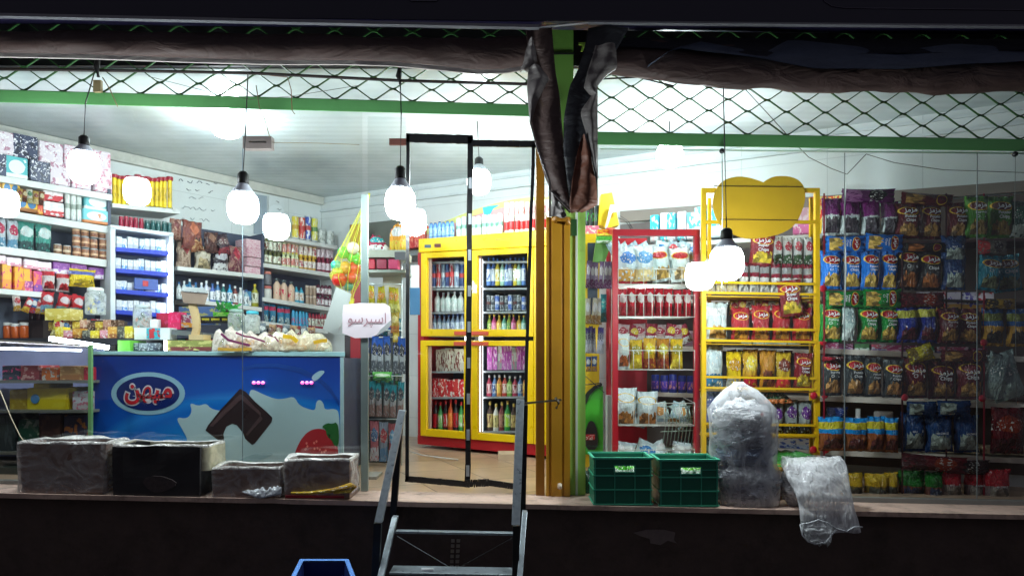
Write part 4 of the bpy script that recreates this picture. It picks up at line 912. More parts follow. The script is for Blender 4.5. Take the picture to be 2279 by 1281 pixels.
fbox("board", 444, 704, 514, 719, 4.9, .02, pm((24,26,26),.5), par=pb)
for i, (x, w_) in enumerate(((457,16),(479,18),(502,16))): fbox("lettering", x-w_/2, 708, x+w_/2, 714, 4.896, .004, print_mat((206,190,40),(40,40,30),(210,200,60),scale=4), par=pb)
fbox("green_packet", 474, 694, 530, 704, 4.88, .06, print_mat((90,196,50),(60,150,60),(190,226,130)), "bright green packet lying over the black sign strip", "packet")
lf = MB(); r_ = random.Random(4)
for i in range(60):
    a = r_.uniform(0, 6.28); l = r_.uniform(.02, .05); c = P(506+r_.uniform(-22,22), 684+r_.uniform(-5,8), 4.9); d = Vector((math.cos(a)*l, r_.uniform(-.01,.01), abs(math.sin(a))*l)); n_ = Vector((-d.z, .006, d.x))*.25
    lf.add([c, c+d*.5+n_, c+d, c+d*.5-n_], [(0,1,2,3)])
pl_ = lf.build("small_plant", pm((50,150,60),.5)); recentre(pl_); tag(pl_, "small bushy green plant behind the black sign strip", "plant")
fbox("blue_carton", 398, 682, 478, 722, 5.1, .1, print_mat((60,90,140),(50,80,130),(150,150,90)), "blue grey carton with a faint yellow drawing behind the scale post", "carton")
fbox("till_box", 370, 757, 470, 780, 4.6, .2, print_mat((150,150,80),(130,60,60),(206,196,120)), "low printed box between the counter and the freezer top", "box")
fbox("shelf_box", 262, 757, 290, 782, 4.6, .2, pm((110,190,60),.5), "bright lime green box just above the freezer edge", "box")
row("silver_box", [BX((110,116,126),(60,66,80),(190,196,200)), BX((150,156,160),(90,96,100),(206,210,212))], fpl(4.62), (286,780), (345,780), 3, 18, "small silvery packet just above the freezer edge", "packet", "silvery packets", G, depth=.08)
tag(MB().tube([P(368,757,4.6),P(369,780,4.6)], .011, 10).build("small_lamp", emis((.9,.95,1), 6)), "tiny white glowing lamp just above the freezer edge", "lamp")
mb = MB()
for i in range(9): a = i/9; mb.tube([P(398+i*9,770-i*1.0,4.55),P(402+i*9,760-i,4.55)], .01, 5)
# glass display case at the street side end
dc = empty("display_case", P(98, 1095, 4.25)); tag(dc, "glass fronted display case beside the blue freezer", "display case")
DCY = 4.25
cg = glass_mat((.96,.97,.98), .0, 1.0)
fbox("front_glass", -200, 768, 196, 1088, DCY, .006, cg, par=dc)
under(MB().hexa([P(-200,752,DCY+.6),P(240,772,DCY+.6),P(240,776,DCY+.6),P(-200,756,DCY+.6),P(-200,745,DCY),P(196,766,DCY),P(196,770,DCY),P(-200,749,DCY)]).build("top_frame", pm((150,140,130),.4)), dc)
mb = MB().bar(P(112,753,DCY+.12), P(240,773,DCY+.3), .028, .03); under(mb.build("light_tube", emis((.8,.88,1), 26)), dc)
under(MB().bar(P(-150,771,DCY+.2), P(180,779,DCY+.2), .014, .014).build("light_tube", emis((.8,.86,1), 20)), dc)  # extra tube, added to brighten the back panel of the case
fbox("back_panel", -200, 770, 230, 1085, DCY+.62, .02, pm((150,160,196),.35,var=.3,scale=5), par=dc)
for y in (846, 912, 1005): fbox("shelf", -200, y, 198, y+6, DCY+.06, .45, pm((130,130,120),.4), par=dc)
fbox("base", -200, 1040, 196, 1092, DCY+.02, .5, pm((70,80,70),.6,dirt=.3), par=dc)
fbox("side_frame", 196, 766, 203, 1090, DCY-.003, .02, pm((120,170,110),.4), par=dc)
DF = fpl(DCY+.10)
def dbx(x0, x1, yb, h, c, lab, **k):
    return row("carton", u_box(print_mat(*c, **k)), DF, (x0,yb), (x1,yb), 1, h, lab, "carton", None, None, depth=.22)[0]
dbx(0,40,846,34,((30,46,60),(60,70,80),(206,60,110)),"navy carton with a pink top on the upper shelf of the display case")
dbx(42,86,846,32,((150,60,60),(140,50,60),(196,150,140)),"dull red carton on the upper shelf of the display case")
dbx(88,128,846,28,((226,120,50),(214,110,40),(206,206,196)),"orange carton on the upper shelf of the display case")
dbx(126,184,846,32,((196,146,90),(180,120,70),(226,180,120)),"tan carton on the upper shelf of the display case")
dbx(184,200,846,28,((200,40,60),(206,50,66),(226,90,100)),"small red carton at the inner end of the display case")
dbx(14,56,912,46,((180,150,40),(170,140,40),(196,170,70)),"olive yellow carton on the middle shelf of the display case")
o = dbx(54,154,912,48,((232,206,30),(232,206,30),(236,214,50)),"long bright yellow carton with a blue badge in the display case")
c_ = link("badge", MB().lathe([(.5,0),(.5,.03)], 20).mesh("badge", pm((80,140,190),.4)), o); c_.location = (-.27,-.5,.5); c_.rotation_euler = (math.radians(90),0,0); c_.scale = (.2,.42,1)
dbx(70,110,868,16,((226,200,60),(220,190,50),(236,214,90)),"small yellow box lying on top of the long yellow carton")
dbx(156,196,912,40,((206,206,210),(190,180,180),(196,110,130)),"white carton with a pink flower on the middle shelf")
dbx(-10,34,1005,88,((60,70,66),(50,60,60),(80,90,90)),"dark grey carton on the bottom shelf of the display case")
dbx(34,82,1005,72,((20,70,50),(30,80,60),(110,120,110)),"dark green carton on the bottom shelf of the display case")
dbx(82,140,1005,86,((60,32,26),(70,36,30),(80,50,40)),"dark brown carton on the bottom shelf of the display case")
dbx(140,192,1005,84,((40,36,60),(60,40,40),(150,90,40)),"dark navy and orange carton on the bottom shelf")

# ================================================================== blue freezer
FZ = 4.42
fz = empty("ice_cream_freezer", P(482, 1092, FZ)); tag(fz, "blue chest freezer with a milk splash, chocolate and strawberry print", "freezer")
m, nt, b = new_mat("freezer_print"); L = nt.links; co = N(nt, 'ShaderNodeTexCoord'); sp = N(nt, 'ShaderNodeSeparateXYZ'); L.new(co.outputs['Generated'], sp.inputs[0])
dd = N(nt, 'ShaderNodeVectorMath', operation='DISTANCE'); dd.inputs[1].default_value = (.62, 0, .05); L.new(co.outputs['Generated'], dd.inputs[0])
r = N(nt, 'ShaderNodeValToRGB'); els = r.color_ramp.elements
cs_ = ((0,(60,160,214)),(.35,(24,136,212)),(.55,(14,102,194)),(.62,(30,122,206)),(.68,(12,82,176)),(.85,(8,60,150)),(1,(6,44,126)))
els[0].position = 0; els[0].color = srgb(cs_[0][1]); els[1].position = 1; els[1].color = srgb(cs_[-1][1])
for p_, c in cs_[1:-1]: e_ = els.new(p_); e_.color = srgb(c)
L.new(dd.outputs['Value'], r.inputs[0]); L.new(r.outputs[0], b.inputs['Base Color']); b.inputs['Roughness'].default_value = .22; M_FZ = m
fbox("cabinet_body", 203, 796, 762, 1085, FZ+.004, .62, pm((72,74,94),.4), par=fz)
fbox("front_print", 203, 788, 760, 1078, FZ, .003, M_FZ, par=fz)
under(MB().hexa([P(196,789,FZ-.01),P(768,793,FZ-.01),P(768,793,FZ+.64),P(196,789,FZ+.64),P(196,781,FZ-.01),P(768,783,FZ-.01),P(768,783,FZ+.64),P(196,781,FZ+.64)]).build("lid_frame", pm((150,190,196),.35), bevel=.003), fz)
fbox("side_trim", 757, 792, 764, 1080, FZ-.004, .02, pm((150,178,186),.4), par=fz)
def decal(name, pts, c, dy, rough=.3, sc=.3357, ox=380, oy=700, th=.0015, mt=None):
    q = pxl([(ox+x*sc, oy+y*sc) for x, y in pts], FZ)
    return under(MB().prism(q, FZ-dy-th, FZ-dy).build(name, mt or pm(c, rough, var=.05, scale=5)), fz)
def smooth_pts(pts, it=2):
    for _ in range(it):
        o_ = []
        for i in range(len(pts)):
            a, b_ = pts[i], pts[(i+1) % len(pts)]; o_ += [(a[0]*.75+b_[0]*.25, a[1]*.75+b_[1]*.25), (a[0]*.25+b_[0]*.75, a[1]*.25+b_[1]*.75)]
        pts = o_
    return pts
decal("printed_arc", [(480,370),(560,350),(700,350),(860,385),(990,450),(1060,520),(1115,600),(1115,570),(1060,480),(980,410),(860,350),(700,322),(560,325),(480,345)], (8,60,140), .0006)
milk = [(30,675),(110,690),(145,640),(125,580),(185,605),(235,585),(265,620),(320,635),(420,640),(520,560),(525,500),(550,495),(620,530),(700,560),(760,555),(820,540),(850,600),(930,630),(960,630),(965,575),(990,560),(1015,590),(1020,630),(1090,620),(1120,650),(1120,900),(1120,1120),(120,1120),(120,840),(85,770)]
decal("milk_splash_print", smooth_pts(milk), (168,196,202), .001)
decal("milk_shade_print", smooth_pts([(420,980),(520,930),(640,905),(700,920),(600,960),(500,1000)]), (146,178,186), .003)
decal("milk_splash_print", smooth_pts([(930,410),(985,368),(1022,372),(1015,390),(965,438),(945,440)]), (150,186,200), .001)
decal("chocolate_print", [(460,490),(500,510),(560,575),(600,610),(640,645),(675,680),(670,710),(560,850),(540,860),(495,820),(480,780),(440,730),(410,720),(370,740),(350,790),(360,850),(330,840),(232,765),(250,730),(330,630),(400,555)], (44,30,32), .003)
decal("chocolate_bevel_print", [(462,525),(490,540),(600,650),(596,668),(470,560),(330,690),(280,740),(262,735),(340,640)], (78,58,60), .005)
decal("chocolate_bevel_print", [(596,668),(610,690),(510,800),(500,790)], (74,56,58), .005)
sb_ = [(812,980),(818,930),(850,850),(890,790),(940,757),(1010,752),(1060,790),(1100,850),(1112,900),(1112,980)]
decal("strawberry_print", smooth_pts(sb_), (168,34,44), .003)
for i in range(16):
    r_ = random.Random(i*3); x, y = 860+r_.random()*200, 800+r_.random()*130
    if i < 14: decal("seed_print", [(x+7*math.cos(a*1.05), y+9*math.sin(a*1.05)) for a in range(6)], (226,130,120), .005)
decal("strawberry_leaf_print", smooth_pts([(1000,740),(1040,715),(1070,722),(1105,708),(1118,790),(1112,870),(1085,868),(1070,830),(1035,800),(1030,760)],1), (34,96,44), .005)
def ell(cx, cy, rx, ry, n=40): return [(cx+rx*math.cos(2*math.pi*i/n), cy+ry*math.sin(2*math.pi*i/n)) for i in range(n)]
decal("logo_ring", ell(330,875,82,47.5), (140,182,200), .001, sc=1, ox=0, oy=0)
decal("logo_field", ell(330,875,70,38), (8,34,100), .003, sc=1, ox=0, oy=0)
lw_ = 112/F*FZ
for nm, c, bo, dy in (("logo_outline", (206,200,206), .085, .0055), ("logo_lettering", (188,26,40), .03, .0085)):
    me = text_mesh(FA_MIHAN, pm(c, .4, var=.03), bo, .01); o = link(nm, me, fz); p = P(332, 877, FZ)-fz.location
    o.location = (p.x, -dy, p.z); s_ = lw_*(1.0 if bo > .05 else .94); o.scale = (s_, s_*.25, s_*1.12)
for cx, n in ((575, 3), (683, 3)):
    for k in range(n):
        p = P(cx+(k-1)*10, 851, FZ-.012); under(MB().lathe([(.003,-.011),(.011,-.006),(.012,0),(.011,.006),(.003,.011)], 10, 0, p).build("reflection_bead", emis((1,.05,.35), 1.6)), fz)  # glowing beads stand in for a pink display's reflection in the window glass
# bread bags on the freezer
def mound(name, x0, x1, ytop, ybot, Ym, dep, mats, seed, lab, cat, n=30, k=14, rough=.25, parts=None):
    vs = []; fs = []; f = interp(ytop); g = ybot if not isinstance(ybot, list) else None; gb = interp(ybot) if g is None else None
    for i in range(n+1):
        t = i/n; x = x0+(x1-x0)*t; yb = gb(x) if gb else g; yt = f(x); s = math.sin(math.pi*min(1, max(0, t*.96+.02)))**.4
        for j in range(k+1):
            a = math.pi*j/k; q = 1+rough*noise.noise(Vector((i*.35, j*.5, seed))); z = P(x, yb, Ym); h = (yb-yt)/F*Ym
            vs.append((z.x+.01*noise.noise(Vector((i, j, seed+3))), Ym-math.cos(a)*dep*s*q, z.z+math.sin(a)*h*q))
    W1 = k+1
    for i in range(n):
        for j in range(k): a = i*W1+j; fs.append((a, a+1, a+W1+1, a+W1))
        fs.append((i*W1, (i+1)*W1, (i+1)*W1+k, i*W1+k))
    fs.append(tuple(range(W1))); fs.append(tuple(n*W1+j for j in range(W1)))
    o = MB().add(vs, fs, 0, True).build(name, mats); recentre(o)
    if lab: tag(o, lab, cat)
    return o
bb = empty("bread_bag_pile", P(610, 781, 4.5)); tag(bb, "loose pile of clear bread bags with yellow and purple print on the freezer", "bread bags")
under(mound("bread", 500, 720, [(500,768),(540,752),(600,760),(650,750),(700,752),(720,768)], 781, 4.62, .12, pm((196,150,96),.7,var=.3,scale=30), 3, None, None), bb)
under(mound("clear_bag", 478, 640, [(478,748),(500,735),(540,740),(560,742),(600,752),(640,768)], 782, 4.55, .14, film_mat((228,216,206), .2, .6, 11, .12), 5, None, None, rough=.5), bb)
under(mound("clear_bag", 560, 736, [(560,765),(600,744),(650,742),(690,745),(715,740),(736,762)], 782, 4.56, .15, film_mat((230,222,196), .2, .6, 11, .12), 8, None, None, rough=.5), bb)
for pts, c, w_ in (([(492,742),(508,756),(530,762),(556,768)], (120,40,90), 5), ([(525,740),(545,748),(560,750),(590,760)], (130,50,90), 4), ([(596,744),(612,750),(620,760)], (130,60,90), 3), ([(630,748),(650,750),(662,760)], (226,180,30), 9), ([(698,762),(716,758),(728,757)], (226,176,40), 8), ([(485,776),(520,778),(560,776)], (206,160,60), 7)):
    mb = MB()
    for a, b_ in zip(pts, pts[1:]): mb.bar(P(*a,4.385), P(*b_,4.385), w_/F*4.4, .006)
    under(mb.build("printed_band", pm(c, .35)), bb)

# ================================================================== snack rack beside the door
RY = 4.85
rk = empty("snack_rack", P(845, 1075, RY)); tag(rk, "pale wire snack rack hung with strips behind the narrow pane", "rack")
M_WIRE = pm((196, 206, 206), .3, metal=.5)
fbox("header_shelf", 806, 556, 902, 572, RY, .3, pm((170,172,160),.5), par=rk); fbox("side_panel", 852, 572, 893, 716, RY+.25, .03, pm((206,200,180),.5), par=rk); fbox("shelf_tray", 806, 600, 902, 606, RY, .3, pm((160,166,160),.5), par=rk)
mb = MB()
for y in (632, 735, 750, 836, 932): mb.tube([P(806,y,RY+.06),P(896,y,RY+.06)], .004, 6)
for x in (808, 894): mb.tube([P(x,540,RY+.1),P(x,1070,RY+.1)], .006, 6)
under(mb.build("wire_frame", M_WIRE), rk)
fbox("back_panel", 812, 735, 892, 1060, RY+.2, .01, pm((66,72,72),.6), par=rk)
fbox("base_box", 803, 1060, 838, 1096, 4.35, .2, pm((150,146,138),.6,dirt=.3), "small grey metal box standing at the foot of the window upright", "box")
fbox("dark_cabinet", 767, 745, 801, 1030, 5.0, .3, pm((52,40,46),.5,dirt=.3), "dark maroon cabinet side seen between the freezer and the upright", "cabinet")
fbox("red_board", 780, 590, 802, 838, 4.95, .02, pm((150,18,32),.45), "narrow red board behind the aluminium upright", "board")
row("hanging_sachet", [u_bag(bag_mat((206,190,40),'blotch',(226,150,50),(240,236,140),rough=.15),i) for i in range(3)], fpl(RY), (808,690), (888,696), 6, 56, "shiny yellow sweet packet hanging on the rack", "sweet packet", "yellow packets on the snack rack", "from the aluminium upright", depth=.05, tilt=.15, fill=1.1)
row("hanging_sachet", [u_bag(bag_mat((190,160,50),'blotch',(226,206,120),(200,120,60),rough=.15),i) for i in range(2)], fpl(RY+.02), (868,740), (888,742), 1, 46, "single gold sweet packet hanging beside the espresso notice", "sweet packet", None, None, depth=.04)
row("hanging_sachet", u_bag(bag_mat((190,160,50),'blotch',(226,206,120),(60,60,60),rough=.15),4), fpl(RY+.02), (872,772), (888,772), 1, 34, "small gold sweet packet hanging under the other gold one", "sweet packet", None, None, depth=.04)
row("razor_pack", u_bag(bag_mat((176,182,188),'blotch',(50,56,64),(90,96,104),top=(24,84,180),rough=.12),1,full=.6), fpl(RY), (806,828), (904,832), 6, 80, "blue topped grey blister pack hanging on the rack", "blister pack", "blue blister packs", "from the aluminium upright", depth=.04, tilt=.06)
row("razor_pack", u_bag(bag_mat((166,164,166),'blotch',(60,62,68),(150,120,116),top=(10,130,142),rough=.12),2,full=.6), fpl(RY), (802,926), (896,930), 6, 76, "teal topped grey blister pack hanging on the rack", "blister pack", "teal blister packs", "from the aluminium upright", depth=.04, tilt=.06)
row("green_packet", u_bag(bag_mat((90,180,70),'blotch',(200,220,190),(40,120,60)),3), fpl(RY-.03), (826,846), (872,848), 1, 20, "flat green packet lying between the two rows of blister packs", "packet", None, None, depth=.05)
row("toy_pack", [u_bag(bag_mat((60,90,60),'blotch',(190,206,120),(40,60,50)),0,full=.5), u_bag(bag_mat((190,110,120),'blotch',(90,120,160),(206,200,206)),1,full=.5), u_bag(bag_mat((150,160,180),'blotch',(190,80,90),(110,150,190)),2,full=.5), u_bag(bag_mat((170,90,96),'blotch',(110,160,196),(206,206,210)),3,full=.5)], fpl(RY), (800,1024), (884,1030), 4, 86, ["dark green card pack hanging lowest on the rack","pink and grey card pack hanging lowest on the rack","grey blue card pack hanging lowest on the rack","red and blue card pack hanging lowest beside the door"], "card pack", "card packs on the snack rack", None, depth=.03)
tag(mound("ball_packet", 818, 866, [(818,540),(830,522),(850,530),(866,552)], 560, 4.95, .05, bag_mat((170,30,70),'blotch',(40,170,180),(226,226,226)), 4, None, None), "crimson and teal packet on top of the snack rack", "packet")
tag(mound("orange_packet", 868, 904, [(868,520),(880,500),(900,498),(904,520)], 560, 4.95, .05, bag_mat((236,160,40),'blotch',(226,226,226),(226,190,60)), 6, None, None), "orange and white packet on top of the snack rack", "packet")
for i in range(3):
    tag(pxbox("pink_basket", 812+i*26, 576, 834+i*26, 598, RY+.02, .1, [pm((190,30,60),.4), pm((150,40,70),.4), pm((206,60,110),.4)][i], bevel=.006), ["crimson packet","dull maroon packet","pink basket"][i]+" on the middle tray of the snack rack", "packet")
fbox("white_note", 878, 560, 903, 578, 4.5, .003, pm((60,60,66),.5), "small dark label on the glass beside the rack", "label")
# switch board strip on the wall behind the door
fbox("socket_panel", 912, 640, 934, 700, 5.6, .03, pm((60,110,150),.5), "narrow blue and white socket panel on the tiles beside the fridge", "panel")
fbox("socket_panel", 914, 590, 932, 640, 5.62, .03, pm((226,230,230),.5), "narrow white panel above the blue socket panel", "panel")
# net of toy balls hanging by the upright
nb = empty("ball_net", P(772, 640, 4.4)); tag(nb, "yellow net of red and green toy capsules hanging behind the glass", "ball net")
for i, (x, y, r_, c) in enumerate(((786,552,14,(226,226,210)),(765,562,14,(40,190,60)),(786,570,15,(60,200,70)),(748,590,12,(60,190,160)),(768,596,15,(210,150,50)),(788,598,16,(206,40,30)),(755,622,17,(206,36,28)),(784,618,13,(200,50,30)),(776,636,11,(40,170,160)),(752,606,12,(190,200,60)),(796,580,10,(50,180,60)),(742,612,9,(190,190,60)))):
    c0 = P(x, y, 4.4+.03*(i % 3)); rr = r_/F*4.4
    prof = [(rr*math.cos(a), rr*math.sin(a)) for a in [math.radians(d) for d in range(-90, 91, 15)]]
    o = MB().lathe([(max(.001, a), b_) for a, b_ in prof], 16, 0, c0).build("toy_capsule", pm(c, .2, var=.05, coat=.5)); under(o, nb)
mb = MB()
for k in range(10):
    a = 2*math.pi*k/10; pts = []
    for t, xx, yy, rr in ((0,822,430,.004),(.3,806,480,.03),(.6,790,530,.06),(.8,778,575,.095),(1,770,620,.10),(1.1,772,650,.05),(1.2,778,676,.012)):
        pts.append(P(xx, yy, 4.42)+Vector((math.cos(a)*rr, math.sin(a)*rr*.8, 0)))
    mb.tube(pts, .0022, 4)
under(mb.build("net_strands", pm((206,206,60),.5)), nb)
def cone_film(levels, m):
    n = 14; vs = []; fs = []
    for (xx, yy, rr) in levels:
        for k in range(n): a = 2*math.pi*k/n; vs.append(P(xx, yy, 4.42)+Vector((math.cos(a)*rr, math.sin(a)*rr*.8, 0)))
    for j in range(len(levels)-1):
        for k in range(n): fs.append((j*n+k, j*n+(k+1) % n, (j+1)*n+(k+1) % n, (j+1)*n+k))
    return MB().add(vs, fs, 0, True).mesh("net_cloth", m)
under(link("net_cloth", cone_film([(822,430,.004),(806,480,.03),(790,530,.062),(778,575,.098),(770,620,.104),(772,645,.05)], film_mat((226,214,60), .03, .16, 20, .5))), nb)
under(MB().prism(pxl([(770,660),(778,672),(788,664),(786,684),(776,690),(768,676)],4.4), 4.39, 4.41).build("net_tassel", pm((206,196,60),.5)), nb)
# papers on the glass
PG = 4.0
def card(name, pts, Yp, c, lab, cat, bend=.0):
    q = [P(x, y, Yp) for x, y in pts]; n = len(q)
    o = MB().prism([(v.x, v.z) for v in q], Yp, Yp+.002).build(name, pm(c, .6, var=.04, bump=.15, scale=6)); return o
o = card("price_card", [(748,638),(782,654),(772,690),(748,746),(718,732),(732,690)], 4.02, (206,212,208), None, None); tag(recentre(o), "tilted blank white card hanging behind the glass beside the notice", "card")
nt_ = empty("paper_notice", P(815, 752, 3.95)); tag(nt_, "white paper notice with Persian handwriting and curled lower corner", "notice")
o = card("sheet", [(764,678),(800,674),(856,675),(868,682),(870,712),(862,726),(846,736),(836,746),(820,751),(790,752),(762,741),(762,700)], 3.95, (240,230,236), None, None); under(o, nt_)
under(MB().prism(pxl([(846,734),(870,712),(871,722),(862,733),(838,747)],3.945), 3.943, 3.9455).build("curled_corner", pm((170,176,176),.6)), nt_)
me = text_mesh(FA_ESPR, pm((168,120,130),.5), -.004, .01); o = link("lettering", me, nt_); p = P(817, 712, 3.95)-nt_.location; o.location = (p.x, -.003, p.z); s_ = 84/F*3.985; o.scale = (s_, s_*.08, s_*1.1)

# ================================================================== yellow fridge
f0, f1 = P(933, 700, 5.95), P(1245, 700, 5.95)
PF = Pl((f0.x, 5.95), (f0.x+math.cos(WR.th), 5.95+math.sin(WR.th)))
fg = empty("drinks_fridge", PF.hit(1080, 1010)); tag(fg, "tall yellow and red drinks fridge with four glass doors", "fridge")
M_Y = pm((236, 196, 10), .3, var=.04, coat=.3); M_R = pm((176, 24, 36), .35, var=.06, coat=.2); M_IN = pm((84, 92, 104), .4)
M_BLK2 = pm((26,26,30),.5)
# y edges along the fridge: left px 940, right px 1215
def yl(y940, y1215): return lambda x: y940+(y1215-y940)*(x-940)/275
def fpart(name, x0, x1, yt, yb, d, m, front=0, back=0, bevel=0, par=None):
    q = Vector((PF.fr.x, PF.fr.y, 0)); f = q*front
    a, b_, c, e_ = PF.hit(x0, yb(x0)), PF.hit(x1, yb(x1)), PF.hit(x0, yt(x0)), PF.hit(x1, yt(x1))
    o = MB().hexa([a+f, b_+f, b_-q*d, a-q*d, c+f, e_+f, e_-q*d, c-q*d]).build(name, m, bevel=bevel); recentre(o); return under(o, par or fg)
top = yl(532, 512); hb = yl(562, 548); mid0, mid1 = yl(748, 749), yl(757, 758); bot = yl(968, 988); low = yl(988, 1014)
fpart("header_panel", 934, 1245, top, hb, .6, M_Y, .02, bevel=.006)
# carcass (walls, floor, roof, back) so that the doors look into a real cavity
fpart("side_wall", 930, 943, hb, low, .6, M_R); fpart("side_wall", 1236, 1247, hb, low, .6, M_R)
fpart("back_wall", 943.5, 1235, hb, bot, .52, M_IN, -.5)
fpart("base_panel", 930, 1247, bot, low, .6, M_R, .004)
fpart("centre_wall", 1052, 1062, hb, bot, .5, M_IN, -.04)
yy = [lambda x, a=a: yl(a, a+2)(x) for a in ()]
FI = PF.off(-.10)
def door(x0, x1, yt, yb, hand, side):
    e = empty("door", PF.hit((x0+x1)/2, yb((x0+x1)/2))); e.parent = fg; e.matrix_parent_inverse = fg.matrix_basis.inverted()
    w_ = 13; i0, i1 = x0+w_, x1-w_
    it = lambda x: yt(x)+12; ib = lambda x: yb(x)-16
    def D(n_, *a, **k): return fpart(n_, *a, par=None, **k)
    mbp = []
    q = Vector((PF.fr.x, PF.fr.y, 0)); mb = MB()
    for (a0, a1, t_0, b_0) in ((x0, i0, yt, yb), (i1, x1, yt, yb), (i0, i1, yt, it), (i0, i1, ib, yb)):
        A, B, C_, D_ = PF.hit(a0, b_0(a0)), PF.hit(a1, b_0(a1)), PF.hit(a0, t_0(a0)), PF.hit(a1, t_0(a1)); f = q*.03; g = q*.012
        mb.hexa([A+f, B+f, B-g, A-g, C_+f, D_+f, D_-g, C_-g])
    o = mb.build("frame", M_Y, bevel=.003); o.parent = fg; o.matrix_parent_inverse = fg.matrix_basis.inverted(); o.name = "door_frame"
    bpy.data.objects.remove(e)
    mb = MB(); A, B, C_, D_ = PF.hit(i0, ib(i0)), PF.hit(i1, ib(i1)), PF.hit(i0, it(i0)), PF.hit(i1, it(i1))
    mb.add([A, B, D_, C_], [(0,1,2,3)]); g_ = link("pane", mb.mesh("pane", [glass_mat((.96,.98,.98), .01, .5)], False)); g_.parent = o; 
    # inner gasket strips, reddish and silver
    mb = MB()
    for k in (0,):
        a0, a1 = i0, i0+5
        A, B, C_, D_ = PF.hit(a0, ib(a0)), PF.hit(a1, ib(a1)), PF.hit(a0, it(a0)), PF.hit(a1, it(a1)); mb.hexa([A, B, B-q*.02, A-q*.02, C_, D_, D_-q*.02, C_-q*.02])
    gs = mb.build("gasket", pm((176,150,140),.4)); gs.parent = o
    hx0, hx1 = (x1-34, x1-1) if side > 0 else (x0+1, x0+38)
    yh0, yh1 = (lambda x: yb(x)-11, lambda x: yb(x)-3) if hand == 'b' else (lambda x: yt(x)+3, lambda x: yt(x)+11)
    A, B, C_, D_ = PF.hit(hx0, yh1(hx0)), PF.hit(hx1, yh1(hx1)), PF.hit(hx0, yh0(hx0)), PF.hit(hx1, yh0(hx1)); f = q*.04; g = q*.031
    h_ = MB().hexa([A+f, B+f, B+g, A+g, C_+f, D_+f, D_+g, C_+g]).build("handle", pm((206,84,60),.4)); h_.parent = o
door(941, 1050, lambda x: hb(x)+2, mid0, 'b', 1); door(1053, 1190, lambda x: hb(x)+2, mid0, 'b', -1)
door(940, 1049, mid1, bot, 't', 1); door(1053, 1190, mid1, bot, 't', -1)
fpart("door_frame", 1191, 1235, lambda x: hb(x)+2, bot, .01, M_Y, .03)
for x in (1034, 1066): fpart("light_tube", x-1, x+1, lambda y: 575, lambda y: 960, .01, emis((.9,.95,1), 4), -.06)
for y0 in (580, 640, 693, 745, 826, 884, 962):
    fpart("inner_shelf", 945, 1232, lambda x, y=y0: yl(y, y-2)(x), lambda x, y=y0: yl(y+4, y+2)(x), .42, pm((150,156,160),.4,metal=.3), -.06)
for x in (955, 1200): 
    for k in (0, 1): pass
def foot(x, y): 
    o = MB().lathe([(.03,0),(.03,.05)], 10, 0, PF.hit(x, y)-Vector((PF.fr.x, PF.fr.y, 0))*.08).build("foot", M_BLK2); return under(o, fg)
for x in (950, 1105, 1225): foot(x, yl(1012,1036)(x))
fpart("header_lettering", 1105, 1137, lambda x: 531, lambda x: 537, .001, print_mat((206,130,30),(236,196,10),(206,120,30),scale=6), .022)
fpart("controller_display", 948, 962, lambda x: 545, lambda x: 552, .001, pm((60,90,110),.4), .022); fpart("controller_display", 970, 984, lambda x: 543, lambda x: 551, .001, pm((90,30,30),.4), .022)
FG = "from the red wall"
def fr_row(kind, mats, x0, x1, yb, h, n, lab, cat, bottle=True, capc=None, sh=.62, neck=.3, **k):
    n = n+1; k.setdefault('fill', 1.02); h = h*1.06
    me = [(u_bottle(m_, neck, sh) if bottle == True else u_can(m_) if bottle == 'can' else u_box(m_)) for m_ in mats]
    pr = [("cap", u_cap(pm(capc,.4),neck),(0,0,0),(1,1,1))] if capc else ()
    return row(kind, me, FI, (x0, yl(yb, yb-2)(x0)), (x1, yl(yb, yb-2)(x1)), n, h, lab, cat, lab+"s", FG, parts=pr, **k)
lb = lambda a, b_, c: print_mat(a, b_, c, kind='label')
fr_row("drink_can", [print_mat((40,60,110),(70,100,150),(190,60,60),kind='can'), print_mat((150,40,50),(190,190,196),(206,60,60),kind='can'), print_mat((150,170,190),(90,110,140),(200,210,214),kind='can')], 958, 1028, 640, 54, 6, "drink can on the top shelf, upper narrow door", "drink can", 'can')
fr_row("milk_bottle", [lb((206,214,210),(190,206,200),(226,230,226))], 962, 1026, 693, 42, 4, "white milk bottle on the middle shelf, upper narrow door", "milk bottle", capc=(200,206,210))
fr_row("water_bottle", [lb((130,150,180),(190,206,220),(120,130,170))], 958, 1030, 746, 46, 6, "pale blue water bottle on the lowest shelf, upper narrow door", "water bottle", capc=(90,120,190))
fr_row("water_bottle", [lb((90,130,190),(206,214,220),(60,90,160)), lb((60,90,150),(190,200,210),(150,160,170)), lb((206,186,60),(226,226,200),(190,160,40)), lb((150,190,170),(220,226,220),(90,150,130))], 1080, 1168, 636, 58, 8, "drink bottle on the top shelf, upper wide door", "drink bottle", capc=(60,110,190))
fr_row("drink_can", [print_mat((60,64,70),(150,156,160),(90,40,40),kind='can'), print_mat((90,96,100),(190,196,200),(40,50,60),kind='can'), print_mat((60,90,170),(150,170,200),(206,206,214),kind='can')], 1080, 1168, 692, 32, 8, "drink can on the middle shelf, upper wide door", "drink can", 'can')
fr_row("juice_bottle", [lb((150,180,60),(90,150,70),(226,226,150)), lb((190,60,130),(214,120,170),(226,180,200)), lb((200,160,50),(226,190,80),(226,220,180)), lb((90,160,140),(150,200,190),(220,226,226))], 1080, 1168, 745, 42, 7, "small juice bottle on the lowest shelf, upper wide door", "juice bottle", capc=(214,190,60))
fr_row("yoghurt_tub", [print_mat((214,212,196),(200,196,180),(120,60,50))], 968, 1034, 826, 46, 5, "cream yoghurt tub on the top shelf, lower narrow door", "yoghurt tub", 'box')
